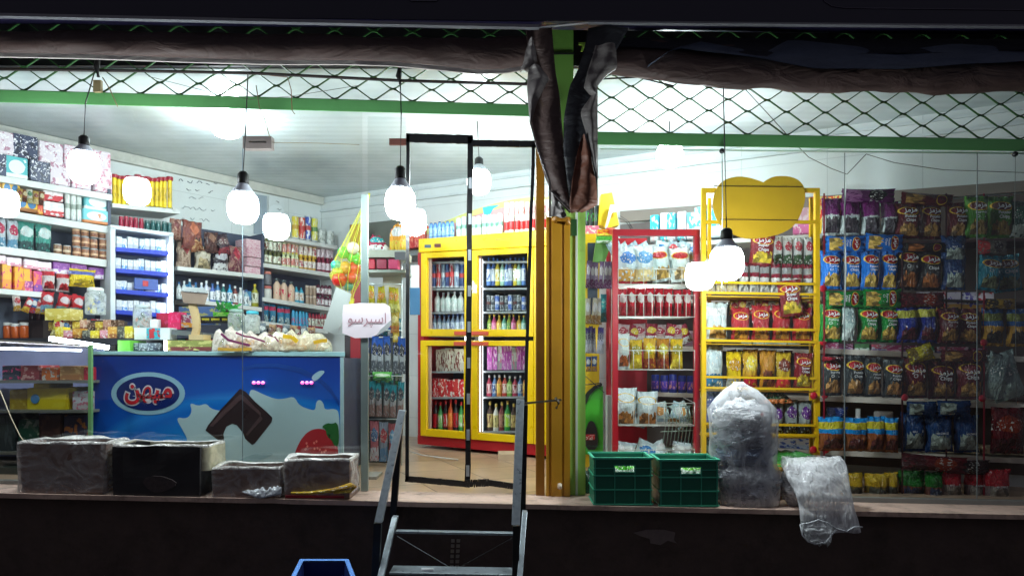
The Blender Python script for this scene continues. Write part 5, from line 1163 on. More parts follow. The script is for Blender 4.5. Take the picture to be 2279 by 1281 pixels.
fr_row("red_pack", [print_mat((190,30,40),(206,60,60),(214,206,200)), print_mat((200,60,56),(190,40,40),(226,220,206))], 962, 1036, 884, 38, 4, "red and white pack on the middle shelf, lower narrow door", "pack", 'box')
fr_row("soda_bottle", [lb((30,26,30),(170,24,36),(60,30,30)), lb((40,130,60),(120,180,90),(206,210,200)), lb((26,24,28),(170,24,36),(200,190,190)), lb((206,84,30),(220,120,40),(226,170,100))], 960, 1038, 962, 66, 6, "large soda bottle on the lowest shelf, lower narrow door", "soda bottle", capc=(190,30,30))
fr_row("purple_pack", [print_mat((180,70,170),(196,110,186),(214,170,206)), print_mat((170,60,160),(190,100,180),(226,200,220)), print_mat((196,206,200),(150,160,160),(206,120,150))], 1084, 1172, 824, 50, 7, "drink carton on the top shelf, lower wide door", "drink carton", 'box')
fr_row("juice_bottle", [lb((190,60,90),(226,190,190),(150,40,60)), lb((90,130,180),(206,214,220),(60,90,150)), lb((206,130,50),(226,190,90),(190,90,40)), lb((190,60,50),(226,200,190),(150,40,40)), lb((120,170,70),(206,220,160),(80,130,60))], 1080, 1172, 883, 44, 7, "small juice bottle on the middle shelf, lower wide door", "juice bottle", capc=(220,224,224))
fr_row("dark_bottle", [lb((70,50,40),(190,170,110),(110,80,60)), lb((206,206,196),(190,180,120),(90,90,60)), lb((110,40,40),(150,110,90),(60,40,40)), lb((40,130,60),(150,190,70),(206,214,200))], 1080, 1172, 962, 62, 6, "large bottle on the lowest shelf, lower wide door", "bottle", capc=(206,180,90))
# on top of the fridge
FT = PF.off(-.05)
def ftop(kind, mats, x0, x1, h, n, lab, lv=0, bottle='can', **k):
    me = [u_can(m_) if bottle == 'can' else u_bottle(m_, .5, .75) for m_ in mats]
    return row(kind, me, FT, (x0, yl(532,512)(x0)-lv), (x1, yl(532,512)(x1)-lv), n, h, lab, "can", lab+"s", FG, **k)
ftop("water_bottle", [print_mat((110,160,226),(170,206,236),(60,120,210),kind='label')], 950, 1008, 38, 6, "pale blue bottle on top of the fridge", 0, 'b')
ftop("drink_can", [print_mat((206,222,222),(226,232,230),(120,170,150),kind='can')], 1010, 1116, 44, 9, "white and green can on top of the fridge")
ftop("drink_can", [print_mat((226,214,206),(190,40,44),(206,60,50),kind='label')], 1118, 1225, 40, 9, "red and white can in the lower tier on the fridge")
ftop("drink_can", [print_mat((226,226,214),(226,190,190),(196,130,120),kind='label')], 1118, 1225, 34, 9, "white and pink can in the upper tier on the fridge", 34)
# arched header board behind the cans
q = Vector((PF.fr.x, PF.fr.y, 0)); pa = []; pin = []
for i in range(21):
    t = i/20; x = 950+t*300; y = 510-72*math.sin(min(1, t*1.15)*math.pi/2)
    pa.append(PF.off(-.25).hit(x, y))
bse = [PF.off(-.25).hit(x, 535) for x in (1250, 950)]
arch = empty("fridge_topper", bse[1]); tag(arch, "pale arched advertising board on top of the drinks fridge", "board")
def extr(pts, d, name, m, par):
    n = len(pts); vs = [p for p in pts]+[p-q*d for p in pts]; fs = [tuple(range(n)), tuple(range(n, 2*n))[::-1]]+[(i, n+i, n+(i+1) % n, (i+1) % n) for i in range(n)]
    return under(MB().add(vs, fs).build(name, m), par)
extr(pa+bse, .02, "panel", pm((206,150,150),.5), arch)
extr([p+q*.004+Vector((0,0,.0)) for p in pa]+[p+q*.004-Vector((0,0,.05)) for p in pa[::-1]], .003, "printed_edge", pm((196,196,120),.5), arch)
extr([PF.off(-.245).hit(*p) for p in ((1074,462),(1090,458),(1112,456),(1098,464),(1090,478),(1078,482))], .002, "printed_swoosh", pm((60,170,196),.5), arch)
row("red_pack", u_box(print_mat((226,90,70),(206,60,60),(236,150,130))), WR.off(.3), (868,556), (946,548), 6, 44, "orange red packet on the wall shelf beside the fridge", "packet", "orange red packets", "from the snack rack", depth=.1, jh=.1)
shelf(WR.off(.34), (790,572), (950,556), 10, .3, "dark wall shelf between the corner and the fridge", pm((110,116,116),.5), grp=None)
o = pbox(WR.off(.05), 778, 500, 910, 560, .02, pm((104,108,100),.5), "shelf_back_board", None, -14); tag(o, "grey back board on the wall behind the ball net", "board")
o = pbox(WR.off(.30), 780, 500, 804, 560, .1, pm((170,110,40),.5), "brown_box", None, -2); tag(o, "brown box standing behind the yellow net", "box")
tag(mound("blue_packet", 872, 908, [(872,515),(885,500),(900,498),(908,510)], 520, 5.6, .08, bag_mat((120,190,220),'blotch',(226,226,230),(206,60,60)), 3, None, None), "pale blue round packet half hidden by the bulb glow", "packet")
# things on the floor below the fridge
fbox("floor_carton", 1108, 1010, 1150, 1030, 5.25, .2, pm((190,166,140),.7), "open cardboard carton lying on the floor before the fridge", "carton")
tag(MB().tube([P(905,1002,5.2),P(940,1012,5.2),P(985,1018,5.2),P(1020,1022,5.25)], .005, 6).build("floor_cable", pm((190,190,190),.5)), "white cable lying on the tiles before the fridge", "cable")

# more small stock crowding the shelves and the counter
def pk(a, b_, c, s=0, t=None): return u_bag(bag_mat(a, 'blotch', b_, c, top=t), s)
row("candy_bag", [pk((206,190,60),(190,40,50),(226,214,150),1), pk((200,40,60),(226,220,214),(150,30,40),2), pk((226,220,214),(60,120,190),(206,60,60),3), pk((190,110,50),(226,200,120),(120,60,30),0), pk((110,60,130),(226,206,226),(190,120,180),1)], LI.off(.16), (118,748), (250,752), 9, 40, "small candy bag standing behind the sweet tray", "candy bag", "candy bags behind the tray", G, depth=.07, tilt=.3, fill=1.25)
row("candy_bag", [pk((226,214,206),(190,50,60),(206,160,60),2), pk((206,60,70),(226,226,226),(226,190,60),0), pk((60,110,170),(226,226,226),(206,60,60),3)], LI.off(.05), (36,690), (110,700), 5, 34, "small bright bag heaped under the short low shelf", "candy bag", "bags under the low shelf", G, depth=.08, tilt=.4, fill=1.2)
row("spice_packet", [pk((206,170,90),(150,60,40),(226,206,150),1), pk((150,90,60),(226,206,160),(90,50,40),2), pk((226,222,206),(60,130,90),(190,180,120),3)], LI.off(.03), (40,446), (100,456), 5, 30, "small spice packet behind the yellow coffee packs", "spice packet", "spice packets", G, depth=.05, tilt=.1, fill=1.1)
row("cream_tube", [u_box(print_mat((226,222,226),(190,60,110),(60,110,170))), u_box(print_mat((60,130,170),(226,226,226),(30,80,140))), u_box(print_mat((206,206,210),(60,150,120),(190,60,60)))], LI.off(-.04), (400,664), (560,680), 14, 26, "small toiletry box behind the bottles on the lower long shelf", "toiletry box", "small toiletry boxes", "from the cabinet", depth=.05, jh=.3)
row("counter_packet", [pk((60,150,170),(226,226,226),(206,60,60),1), pk((206,60,110),(226,206,60),(226,226,226),2), pk((226,190,50),(190,50,50),(120,60,30),3), pk((90,170,80),(226,226,220),(40,110,50),0)], fpl(4.75), (392,780), (500,782), 8, 26, "small coloured packet between the scale and the bread bags", "packet", "packets beside the scale", "from the street", depth=.05, tilt=.5, fill=1.2)
row("counter_packet", [pk((150,60,60),(206,190,170),(60,40,40),1), pk((120,130,140),(226,226,226),(60,70,90),2), pk((190,150,110),(110,60,50),(226,206,170),3)], fpl(5.05), (560,752), (700,760), 9, 34, "small packet on the counter below the lowest corner shelf", "packet", "packets below the corner shelf", "from the scale", depth=.06, tilt=.2, fill=1.1)
row("hanging_sachet", [pk((30,110,150),(206,206,210),(20,60,100),1), pk((40,140,150),(190,200,190),(30,80,90),2), pk((60,90,160),(200,60,60),(206,206,206),3)], fpl(RY+.10), (806,744), (896,748), 8, 40, "small bluish sachet hanging at the back of the snack rack", "sachet", "bluish sachets", "from the aluminium upright", depth=.02, tilt=.1)
row("hanging_sachet", [pk((20,130,120),(190,206,200),(30,80,70),1), pk((90,160,90),(206,210,190),(40,90,50),2)], fpl(RY+.10), (806,858), (896,862), 9, 30, "small green sachet hanging between the blister pack rows", "sachet", "green sachets", "from the aluminium upright", depth=.02, tilt=.1)
# ================================================================== behind the post: narrow gap
FP = fpl(5.0)
cl = empty("green_cooler", P(1330, 1080, 5.0)); tag(cl, "yellow and green drinks cooler with a bottle picture half hidden behind the post", "cooler")
fbox("side_panel", 1290, 520, 1334, 1085, 5.05, .4, pm((226,186,20),.4), par=cl)
fbox("glass_side", 1308, 540, 1330, 700, 5.04, .008, pm((52,62,74),.3), par=cl)
pg = pxl([(1296,1010),(1296,905),(1310,880),(1326,862),(1342,858),(1342,1010)], 5.03)
under(MB().prism(pg, 5.028, 5.034).build("green_print", pm((70,170,50),.35)), cl)
under(MB().prism(pxl([(1304,900),(1312,880),(1326,864),(1340,858),(1340,852),(1322,858),(1306,872),(1296,890)],5.02), 5.018, 5.026).build("dark_print", pm((30,40,30),.4)), cl)
under(MB().prism(pxl(smooth_pts([(1303,1000),(1302,965),(1307,945),(1312,936),(1320,936),(1326,946),(1331,968),(1330,1000)],1),5.015), 5.013, 5.02).build("bottle_print", pm((46,40,44),.3)), cl)
fbox("bottle_label_print", 1304, 966, 1324, 978, 5.008, .004, print_mat((190,30,40),(170,24,36),(226,200,200)), par=cl)
row("energy_can", u_can(print_mat((20,34,40),(40,60,60),(60,190,70),kind='label')), fpl(5.3), (1303,500), (1336,500), 3, 44, "black can with green stripes in the pack beside the post", "can", "black and green cans", "from the post")
fbox("pink_box", 1304, 502, 1333, 533, 5.1, .2, print_mat((214,110,140),(226,190,60),(226,206,200)), "pink box with a yellow rim behind the post", "box")
tag(MB().prism(pxl([(1338,432),(1362,428),(1372,470),(1378,500),(1352,508),(1334,500)],5.2), 5.2, 5.3).build("yellow_board", pm((226,190,20),.4)), "bright yellow leaning board above the red rack", "board")
tag(MB().prism(pxl([(1358,456),(1374,456),(1376,470),(1362,474),(1350,510),(1346,508)],5.15), 5.14, 5.16).build("white_bracket", pm((196,196,186),.5)), "white bracket arm over the yellow board", "bracket")
tag(MB().tube([P(1376,485,5.2),P(1386,488,5.2),P(1396,496,5.2),P(1404,510,5.2)], .003, 5).tube([P(1380,480,5.2),P(1398,492,5.2),P(1408,508,5.2)], .003, 5).build("dark_cable", M_BLK), "dark cables curling over the top of the red rack", "cable")
tag(MB().prism(pxl([(1330,512),(1362,516),(1360,545),(1345,585),(1320,582)],4.9), 4.9, 4.93).build("green_poster", pm((84,130,54),.5)), "leaning green poster card behind the post", "poster")
fbox("orange_packet", 1330, 510, 1364, 524, 4.88, .05, print_mat((236,160,30),(226,206,60),(226,80,40)), "orange and yellow packet on top of the green poster", "packet")
fbox("green_packet", 1328, 526, 1362, 540, 4.89, .03, print_mat((90,190,60),(206,220,206),(60,140,50)), "green and white packet under the orange one", "packet")
GA = "from the post"
row("chewing_strip", u_bag(bag_mat((150,130,160),'blotch',(206,196,206),(90,40,80),top=(120,90,130),rough=.2),1,full=.7), fpl(4.85), (1304,640), (1362,642), 6, 58, "mauve stick packet hanging between the post and the red rack", "stick packet", "mauve stick packets", GA, depth=.03, fill=1.1, tilt=.08)
row("chewing_strip", u_bag(bag_mat((190,180,160),'blotch',(206,206,210),(150,110,60),rough=.2),2,full=.7), fpl(4.85), (1304,720), (1340,722), 3, 58, "silvery packet hanging between the post and the red rack", "packet", "silvery hanging packets", GA, depth=.03, fill=1.1, tilt=.08)
row("chewing_strip", u_bag(bag_mat((30,110,120),'blotch',(60,170,170),(20,60,50),rough=.2),3,full=.7), fpl(4.84), (1338,716), (1352,716), 1, 60, "slim teal packet hanging between the post and the red rack", "packet", None, None, depth=.03)
row("chewing_strip", u_bag(bag_mat((170,170,190),'blotch',(90,90,110),(206,206,220),top=(60,40,110),rough=.2),4,full=.7), fpl(4.85), (1304,785), (1344,787), 5, 58, "violet topped packet hanging between the post and the red rack", "stick packet", "violet topped packets", GA, depth=.03, fill=1.1, tilt=.08)
row("chewing_strip", u_bag(bag_mat((60,90,150),'blotch',(206,206,210),(206,150,60),rough=.2),0,full=.7), fpl(4.86), (1304,826), (1330,826), 2, 34, "blue and white packet lowest in the gap beside the post", "packet", "blue packets in the gap", GA, depth=.03)
tag(MB().tube([P(1298,856,4.9),P(1338,852,4.9)], .004, 5).tube([P(1298,832,4.9),P(1345,873,4.9)], .003, 5).build("wire_hook", M_BLK), "crossed black wire hooks in the gap beside the post", "hook")

# ================================================================== red rack
RRY = 4.6
rr = empty("red_rack", P(1450, 1080, RRY)); tag(rr, "tall red display rack with wire baskets beside the green post", "rack")
M_RR = pm((168, 20, 36), .35, var=.08, dirt=.06)
def rpart(n, *a, **k): return fbox(n, *a, par=rr, **k)
rpart("front_post", 1364, 512, 1376, 1082, RRY, .04, M_RR); rpart("front_post", 1546, 514, 1558, 1082, RRY, .04, M_RR)
rpart("top_bar", 1364, 510, 1558, 524, RRY-.002, .04, M_RR)
rpart("rear_post", 1350, 508, 1360, 1075, RRY+.42, .03, M_RR); rpart("side_panel", 1356, 560, 1360, 1075, RRY+.30, .02, M_RR)
under(MB().hexa([P(1364,524,RRY+.04),P(1376,524,RRY+.04),P(1362,518,RRY+.45),P(1350,518,RRY+.45),P(1364,511,RRY+.04),P(1376,511,RRY+.04),P(1362,506,RRY+.45),P(1350,506,RRY+.45)]).build("top_side_bar", M_RR), rr)
rpart("back_board", 1370, 530, 1440, 1075, RRY+.42, .015, M_RR)
def basket(y0, y1, nv, par, x0, x1, Yb, dep, m, r=.0032, back=True, nm="wire_basket", lab=None):
    mb = MB()
    for k in range(nv+1): x = x0+(x1-x0)*k/nv; mb.tube([P(x,y0,Yb),P(x,y1,Yb)], r*.8, 5)
    for y in (y0, y1): mb.tube([P(x0,y,Yb),P(x1,y+1,Yb)], r, 5)
    if back:
        a = P(0, y1, Yb).z
        for k in range(1, 7):
            yy_ = Yb+dep*k/6; pa_, pb_ = P(x0,0,Yb), P(x1,0,Yb); mb.tube([(pa_.x,yy_,a),(pb_.x,yy_,a)], r*.7, 4)
        for x in (x0, x1):
            pa_ = P(x,0,Yb); mb.tube([(pa_.x,Yb,a),(pa_.x,Yb+dep,a)], r, 4); mb.tube([(pa_.x,Yb,P(0,y0,Yb).z),(pa_.x,Yb+dep,P(0,y0,Yb).z+.02)], r, 4)
    return under(mb.build(nm, m), par)
M_CHR = pm((206,206,200),.3,metal=.4)
for y0, y1, nv in ((598,632,6),(656,704,9),(779,822,5),(896,946,5),(1000,1040,5)):
    basket(y0, y1, nv, rr, 1376, 1546, RRY-.004, .3, M_CHR)
RP = fpl(RRY+.03); RB = "from the green post"
WB = bag_mat((206,218,222),'band',(226,226,226),(196,140,80),rough=.2); WB2 = bag_mat((196,212,216),'blotch',(60,120,190),(206,160,80),rough=.2)
row("white_snack_bag", [u_bag(WB2,1),u_bag(bag_mat((200,212,214),'blotch',(90,150,200),(226,206,150),rough=.2),2),u_bag(bag_mat((196,214,214),'chips',food=(206,170,90),rough=.2),3),u_bag(bag_mat((204,216,214),'chips',food=(220,190,130),rough=.2),5)], RP, (1376,622), (1545,624), 4, 78, ["crumpled white and blue bag in the top basket of the red rack","white bag with a blue smear in the top basket of the red rack","white bag with a red oval in the top basket of the red rack","pale bag with a red oval tipped over in the top basket"], "snack bag", "bags in the top red basket", None, depth=.14, tilt=.5, fill=1.15)
row("white_snack_bag", [u_bag(WB2,7),u_bag(WB,6)], fpl(RRY+.14), (1390,610), (1500,612), 2, 66, ["crumpled silvery bag lying at the back of the top basket","pale bag lying at the back of the top basket"], "snack bag", "bags at the back of the top basket", None, depth=.14, tilt=.9, fill=1.0)
row("silver_packet", [u_bag(bag_mat((170,196,206),'blotch',(206,214,218),(60,110,170),rough=.15),1),u_bag(bag_mat((190,206,206),'blotch',(60,130,190),(206,180,120),rough=.15),2),u_bag(bag_mat((150,170,180),'blotch',(206,60,70),(206,214,214),rough=.15),4)], fpl(RRY+.20), (1376,580), (1545,582), 8, 48, "small silvery packet heaped high in the red rack", "packet", "silvery packets high in the red rack", RB, depth=.08, tilt=.7, fill=1.5)
row("silver_packet", [u_bag(bag_mat((170,196,206),'blotch',(206,214,218),(150,110,70),rough=.15),3),u_bag(bag_mat((190,206,206),'blotch',(206,150,90),(150,170,180),rough=.15),0)], fpl(RRY+.22), (1376,948), (1545,950), 6, 54, "crumpled silvery packet at the back of the fourth basket", "packet", "silvery packets in the fourth basket", RB, depth=.08, tilt=.6, fill=1.4)
row("foil_packet", [u_bag(bag_mat((180,150,150),'blotch',(150,40,60),(206,190,180),rough=.15),3),u_bag(bag_mat((150,40,60),'blotch',(206,180,60),(206,206,206),rough=.15),0)], fpl(RRY+.20), (1376,760), (1545,762), 8, 40, "small foil packet heaped behind the gold bags", "packet", "foil packets behind the gold bags", RB, depth=.06, tilt=.5, fill=1.3)
row("red_pouch", [u_bag(bag_mat((186,20,40),'blotch',(214,200,200),(150,16,30)),i) for i in range(3)], RP, (1378,702), (1544,704), 8, 62, "red pouch with a white label in the second basket", "red pouch", "red pouches in the second basket", RB, depth=.12)
row("gold_bag", u_bag(bag_mat((206,216,214),'chips',logo=(196,210,210),food=(180,90,40),rough=.2),4), RP, (1374,820), (1406,822), 1, 78, "tall white bag at the end of the third basket", "snack bag", None, None, depth=.1)
row("gold_bag", [u_bag(bag_mat((206,170,30),'blotch',(150,140,40),(226,200,60),rough=.15),1),u_bag(bag_mat((196,150,30),'blotch',(214,190,40),(150,60,30),rough=.15),2),u_bag(bag_mat((180,120,30),'blotch',(190,180,60),(150,60,40),rough=.15),3)], RP, (1404,820), (1526,822), 4, 68, "shiny gold bag in the third basket of the red rack", "snack bag", "gold bags in the third basket", RB, depth=.12)
row("white_snack_bag", [u_bag(bag_mat((206,218,220),'chips',logo=(214,222,222),food=(206,140,70),rough=.2),2),u_bag(bag_mat((200,212,216),'chips',logo=(210,220,222),food=(200,130,70),rough=.2),5)], RP, (1372,950), (1470,952), 2, 82, ["large white bag with an orange picture at the end of the fourth basket","large white bag with an orange picture beside the empty wires"], "snack bag", "white bags in the fourth basket", None, depth=.16, fill=1.05)
mb = MB()
for k in range(9): x = 1478+k*8; mb.tube([P(x,905+k%3*4,RRY+.1),P(x+4,940,RRY+.12),P(x-3,990,RRY+.14)], .0035, 5)
for y in (905,930,960): mb.tube([P(1470,y,RRY+.1),P(1544,y-3,RRY+.1)], .0035, 5)
o = mb.build("loose_wire_basket", pm((150,170,160),.3,metal=.6)); recentre(o); tag(o, "nested empty wire baskets in the fourth level of the red rack", "basket")
row("white_snack_bag", [u_bag(WB,1),u_bag(WB2,4),u_bag(WB,3)], fpl(RRY+.06), (1366,1034), (1546,1036), 4, 50, "white bag lying low behind the green crates", "snack bag", "white bags behind the crates", RB, depth=.16, tilt=.7, fill=1.2)
fbox("white_carton", 1352, 880, 1362, 1010, RRY+.1, .1, pm((170,176,180),.4), "tall grey white packet squeezed beside the red rack", "packet")

# ================================================================== shelves on the back wall, seen through the racks
WS = WR.off(.34); WI = WR.off(.32)
M_SHR = pm((206, 196, 186), .45, var=.06, dirt=.2)
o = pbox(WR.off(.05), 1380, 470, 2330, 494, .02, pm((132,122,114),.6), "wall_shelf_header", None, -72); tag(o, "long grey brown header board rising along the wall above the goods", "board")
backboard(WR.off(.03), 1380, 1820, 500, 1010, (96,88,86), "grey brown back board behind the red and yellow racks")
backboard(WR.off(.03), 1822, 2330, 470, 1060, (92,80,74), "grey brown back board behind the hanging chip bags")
shelf(WS, (1440,545), (1625,531), 10, .3, "white shelf carrying the cyan tissue packs", None, grp="shelves on the back wall")
shelf(WS, (1625,531), (1830,520), 10, .3, "white shelf carrying the orange packs behind the heart board", None, grp="shelves on the back wall")
shelf(WS, (1436,668), (1830,660), 8, .3, "beige shelf behind the second red basket", M_SHR, grp="shelves on the back wall")
shelf(WS, (1436,768), (1830,778), 8, .3, "beige shelf with pale cartons behind the yellow rack", M_SHR, grp="shelves on the back wall")
shelf(WS, (1436,872), (1830,884), 9, .3, "white shelf carrying the blue and violet tins", M_SHR, grp="shelves on the back wall")
shelf(WS, (1620,990), (1830,1005), 9, .3, "lowest beige shelf behind the yellow rack", M_SHR, grp="shelves on the back wall")
for y, lab in ((780,"beige shelf with punched holes behind the green chip bags"),(886,"beige shelf with punched holes under the black chip bags"),(1006,"beige shelf with punched holes under the blue chip bags")):
    shelf(WS, (1830,y-6), (2300,y+14), 12, .3, lab, M_SHR, grp="shelves on the back wall")
shelf(WS, (1830,655), (2300,672), 6, .3, "dark shelf edge behind the blue chip bags", pm((40,30,34),.5), grp="shelves on the back wall")
shelf(WS, (1830,540), (2300,530), 6, .3, "dark shelf edge behind the purple bags", pm((60,40,44),.5), grp="shelves on the back wall")
WGx = "from the red rack"
row("tissue_pack", [u_box(print_mat((60,196,214),(206,210,214),(226,200,206))), u_box(print_mat((206,206,210),(60,190,206),(226,190,200)))], WI, (1446,537), (1545,530), 5, 60, "cyan and white tissue pack on the wall shelf", "tissue pack", "cyan tissue packs", WGx, depth=.2)
row("tissue_pack", [u_box(print_mat((60,200,216),(196,210,214),(226,190,206),scale=.6))], WI, (1545,530), (1622,524), 3, 66, "tall cyan tissue pack near the heart board", "tissue pack", "tall cyan packs", WGx, depth=.2)
row("orange_pack", u_box(print_mat((226,70,40),(236,190,40),(240,226,140),scale=1.4)), WI, (1800,522), (1884,518), 2, 88, "glowing orange pack behind the purple bags", "pack", "orange packs", "from the yellow rack", depth=.2)
row("pink_pack", u_box(print_mat((214,170,190),(206,110,160),(226,206,214))), WI, (1762,522), (1800,521), 1, 62, "pale pink pack beside the heart board", "pack", None, None, depth=.2)
row("blue_tin", u_can(print_mat((24,44,130),(90,60,180),(214,150,160),kind='label')), WI, (1446,872), (1546,875), 5, 40, "blue tin with a violet base on the wall shelf", "tin", "blue and violet tins", WGx)
row("mauve_jar", u_jar(pm((150,110,130),.3),pm((190,160,170),.4)), WI, (1470,768), (1544,769), 3, 34, "mauve clear jar behind the gold bags", "jar", "mauve jars", WGx)
row("blue_carton", u_box(print_mat((150,196,214),(190,206,214),(206,206,210))), WI, (1650,768), (1780,771), 5, 12, "flat pale blue carton behind the yellow rack", "carton", "flat pale blue cartons", WGx, depth=.2)
row("pink_carton", [u_box(print_mat((170,60,110),(190,100,140),(206,180,196))), u_box(print_mat((110,30,70),(120,60,130),(190,160,190))), u_box(print_mat((60,110,60),(190,206,196),(40,80,50))), u_box(print_mat((190,90,110),(130,110,170),(206,206,214)))], WI, (1834,777), (2200,789), 10, 15, "flat pink carton on the shelf under the green bags", "carton", "flat pink cartons", "from the yellow rack", depth=.2)
row("cleaner_box", [u_box(print_mat((196,190,206),(214,160,60),(80,70,150))), u_box(print_mat((206,196,206),(220,170,70),(190,50,60))), u_box(print_mat((190,180,196),(206,160,80),(90,70,160)))], WI, (2040,690), (2215,694), 5, 42, "violet and orange detergent box behind the navy bags", "detergent box", "detergent boxes", "from the yellow rack", depth=.15)
row("white_bottle", u_bottle(pm((196,196,194),.35), .3, .3), WI, (1890,952), (1930,953), 1, 46, "white bottle with a pointed shoulder behind the cyan bags", "bottle", None, None, depth=.1)
row("white_bottle", u_bottle(pm((150,150,150),.35), .3, .3), WI, (1868,952), (1894,953), 1, 40, "small grey bottle behind the cyan bags", "bottle", None, None, depth=.08)
row("white_bottle", u_box(pm((180,174,170),.4)), WI, (1945,955), (1990,956), 1, 38, "plain white box behind the cyan bags", "box", None, None, depth=.1)
row("white_pouch", [u_box(print_mat((196,190,188),(170,180,196),(60,80,150)))], WI, (1722,996), (1822,1001), 2, 24, "flat white and blue pouch behind the yellow rack", "pouch", "flat white pouches", WGx, depth=.2)
row("brown_pack", u_box(print_mat((190,176,150),(206,190,160),(150,130,100))), WI, (2080,1006), (2300,1014), 4, 14, "flat tan carton on the shelf under the blue bags", "carton", "flat tan cartons", "from the yellow rack", depth=.2)

# ================================================================== yellow rack with the heart board
YRY = 4.45
yr = empty("yellow_rack", P(1692, 1085, YRY)); tag(yr, "tall yellow display rack with a blank heart shaped top board", "rack")
M_YR = pm((226, 178, 20), .35, var=.06, dirt=.08)
def yp(n, *a, **k): return fbox(n, *a, par=yr, **k)
yp("front_post", 1562, 420, 1572, 1085, YRY, .03, M_YR); yp("front_post", 1815, 423, 1825, 1085, YRY, .03, M_YR)
yp("top_bar", 1562, 418, 1825, 427, YRY-.002, .03, M_YR); yp("cross_bar", 1572, 490, 1815, 497, YRY-.001, .02, M_YR)
yp("rear_post", 1576, 440, 1583, 1070, YRY+.3, .02, M_YR); yp("rear_post", 1803, 440, 1810, 1070, YRY+.3, .02, M_YR)
for y in (628, 651, 730, 757, 838, 862, 942, 964):
    a, b_ = P(1570, y, YRY), P(1817, y+4, YRY)
    under(MB().bar(a, b_, .0155, .012).build("shelf_bar", M_YR), yr)
for y in (657, 763, 868, 970):
    a, b_ = P(1570, y, YRY), P(1817, y+4, YRY)
    under(MB().hexa([(a.x,YRY+.015,a.z-.006),(b_.x,YRY+.015,b_.z-.006),(b_.x,YRY+.3,b_.z-.006),(a.x,YRY+.3,a.z-.006),(a.x,YRY+.015,a.z),(b_.x,YRY+.015,b_.z),(b_.x,YRY+.3,b_.z),(a.x,YRY+.3,a.z)]).build("shelf_tray", M_YR), yr)
hp_ = [(1690,402),(1668,395),(1645,392),(1622,396),(1603,406),(1592,424),(1586,450),(1590,475),(1600,496),(1614,512),(1634,522),(1655,530),(1680,531),(1710,527),(1738,520),(1758,510),(1772,496),(1782,478),(1790,455),(1793,435),(1790,416),(1780,402),(1764,394),(1742,391),(1720,393),(1703,402),(1701,405),(1699,406),(1697,405)]
under(MB().prism(pxl(smooth_pts(hp_,1), YRY-.02), YRY-.02, YRY-.006).build("heart_board", pm((206,160,24),.5,var=.08)), yr)
under(MB().bar(P(1589,414,YRY-.024), P(1786,416,YRY-.024), .005, .004).bar(P(1603,488,YRY-.024), P(1776,490,YRY-.024), .005, .004).build("board_band", pm((90,66,14),.5)), yr)
YP = fpl(YRY+.04); YB_ = "from the red rack"
CHY = bag_mat((126,20,30),'chips',food=(236,200,50),rough=.22)
def chips_bag(me, x0, x1, yb, h, Y_, lab, txt="Potato\nChips", logo=True, tilt=0, grp=None, depth=.07, cat="chip bag", ink=None, ly=.74):
    pl = fpl(Y_); wd = (pl.hit(x1,0)-pl.hit(x0,0)).x; hh = h/F*Y_
    o = row("chip_bag", me, pl, (x0,yb), (x1,yb), 1, h, lab, cat, None, None, depth=depth, fill=1.0, parts=chips_parts(wd/hh, txt, logo, ink, ly))[0]
    if grp: o["group"] = grp
    o.rotation_euler = (0, tilt, random.uniform(-.12, .12)); return o
YINK = pm((226,200,60),.4)
row("white_pack", [u_bag(bag_mat((206,206,206),'blotch',(170,40,60),(60,90,60)),i) for i in range(3)], fpl(YRY+.1), (1726,585), (1816,587), 4, 62, "white and red pack on the topmost rack level", "pack", "white packs on the topmost level", YB_, depth=.07)
row("white_pack", [u_bag(bag_mat((214,212,208),'band',(150,150,150),(200,200,196),top=(130,24,44)),i) for i in range(3)], YP, (1648,652), (1816,655), 7, 70, "white maroon topped pack on the second rack level", "pack", "white and maroon packs", YB_, depth=.07)
row("white_pack", u_bag(bag_mat((206,206,204),'blotch',(190,196,196),(206,190,150),rough=.25),3), YP, (1572,652), (1648,653), 3, 76, "pale pack washed out by the bulb on the second level", "pack", "pale packs near the bulb", YB_, depth=.08)
row("white_bag", u_bag(bag_mat((210,222,222),'band',(226,226,226),(220,170,90),rough=.2),1), YP, (1574,758), (1630,759), 1, 86, "plump white bag on the third level of the yellow rack", "snack bag", None, None, depth=.14)
for i in range(4):
    chips_bag(u_bag(bag_mat((176,36,44),'chips',food=(206,140,40),rough=.2),i), 1630+i*46, 1674+i*46, 760, 78, YRY+.04, f"red and gold chip bag, {ORD[i]} from the white bag, third level of the yellow rack", None, grp="red chip bags on the third level")
row("white_bag", u_bag(bag_mat((208,220,220),'blotch',(190,206,210),(60,130,180),rough=.2),2), YP, (1574,864), (1618,865), 1, 96, "tall white bag with a small blue print on the fourth level", "snack bag", None, None, depth=.14)
row("yellow_bag", [u_bag(bag_mat((226,190,20),'blotch',(206,150,30),(150,150,140),rough=.15),1),u_bag(bag_mat((206,160,40),'blotch',(226,200,60),(190,40,60),rough=.15),2),u_bag(bag_mat((190,130,30),'snack',logo=(180,30,40),food=(120,60,40),rough=.15),3),u_bag(bag_mat((206,170,40),'blotch',(120,50,30),(206,60,60),rough=.15),4)], YP, (1622,866), (1772,868), 4, 88, "shiny yellow bag on the fourth rack level", "snack bag", "yellow bags on the fourth level", YB_, depth=.12)
row("dark_bag", u_bag(bag_mat((30,50,110),'blotch',(40,60,130),(60,80,150)),1), YP, (1572,945), (1610,946), 1, 74, "deep blue bag behind the big clear sack", "snack bag", None, None, depth=.1)
row("stripe_bag", [u_bag(bag_mat((150,160,160),'blotch',(96,40,130),(40,44,50),rough=.2),i) for i in range(3)], YP, (1722,966), (1816,969), 3, 74, "silver and violet bag on the fifth rack level", "snack bag", "silver and violet bags", YB_, depth=.1)
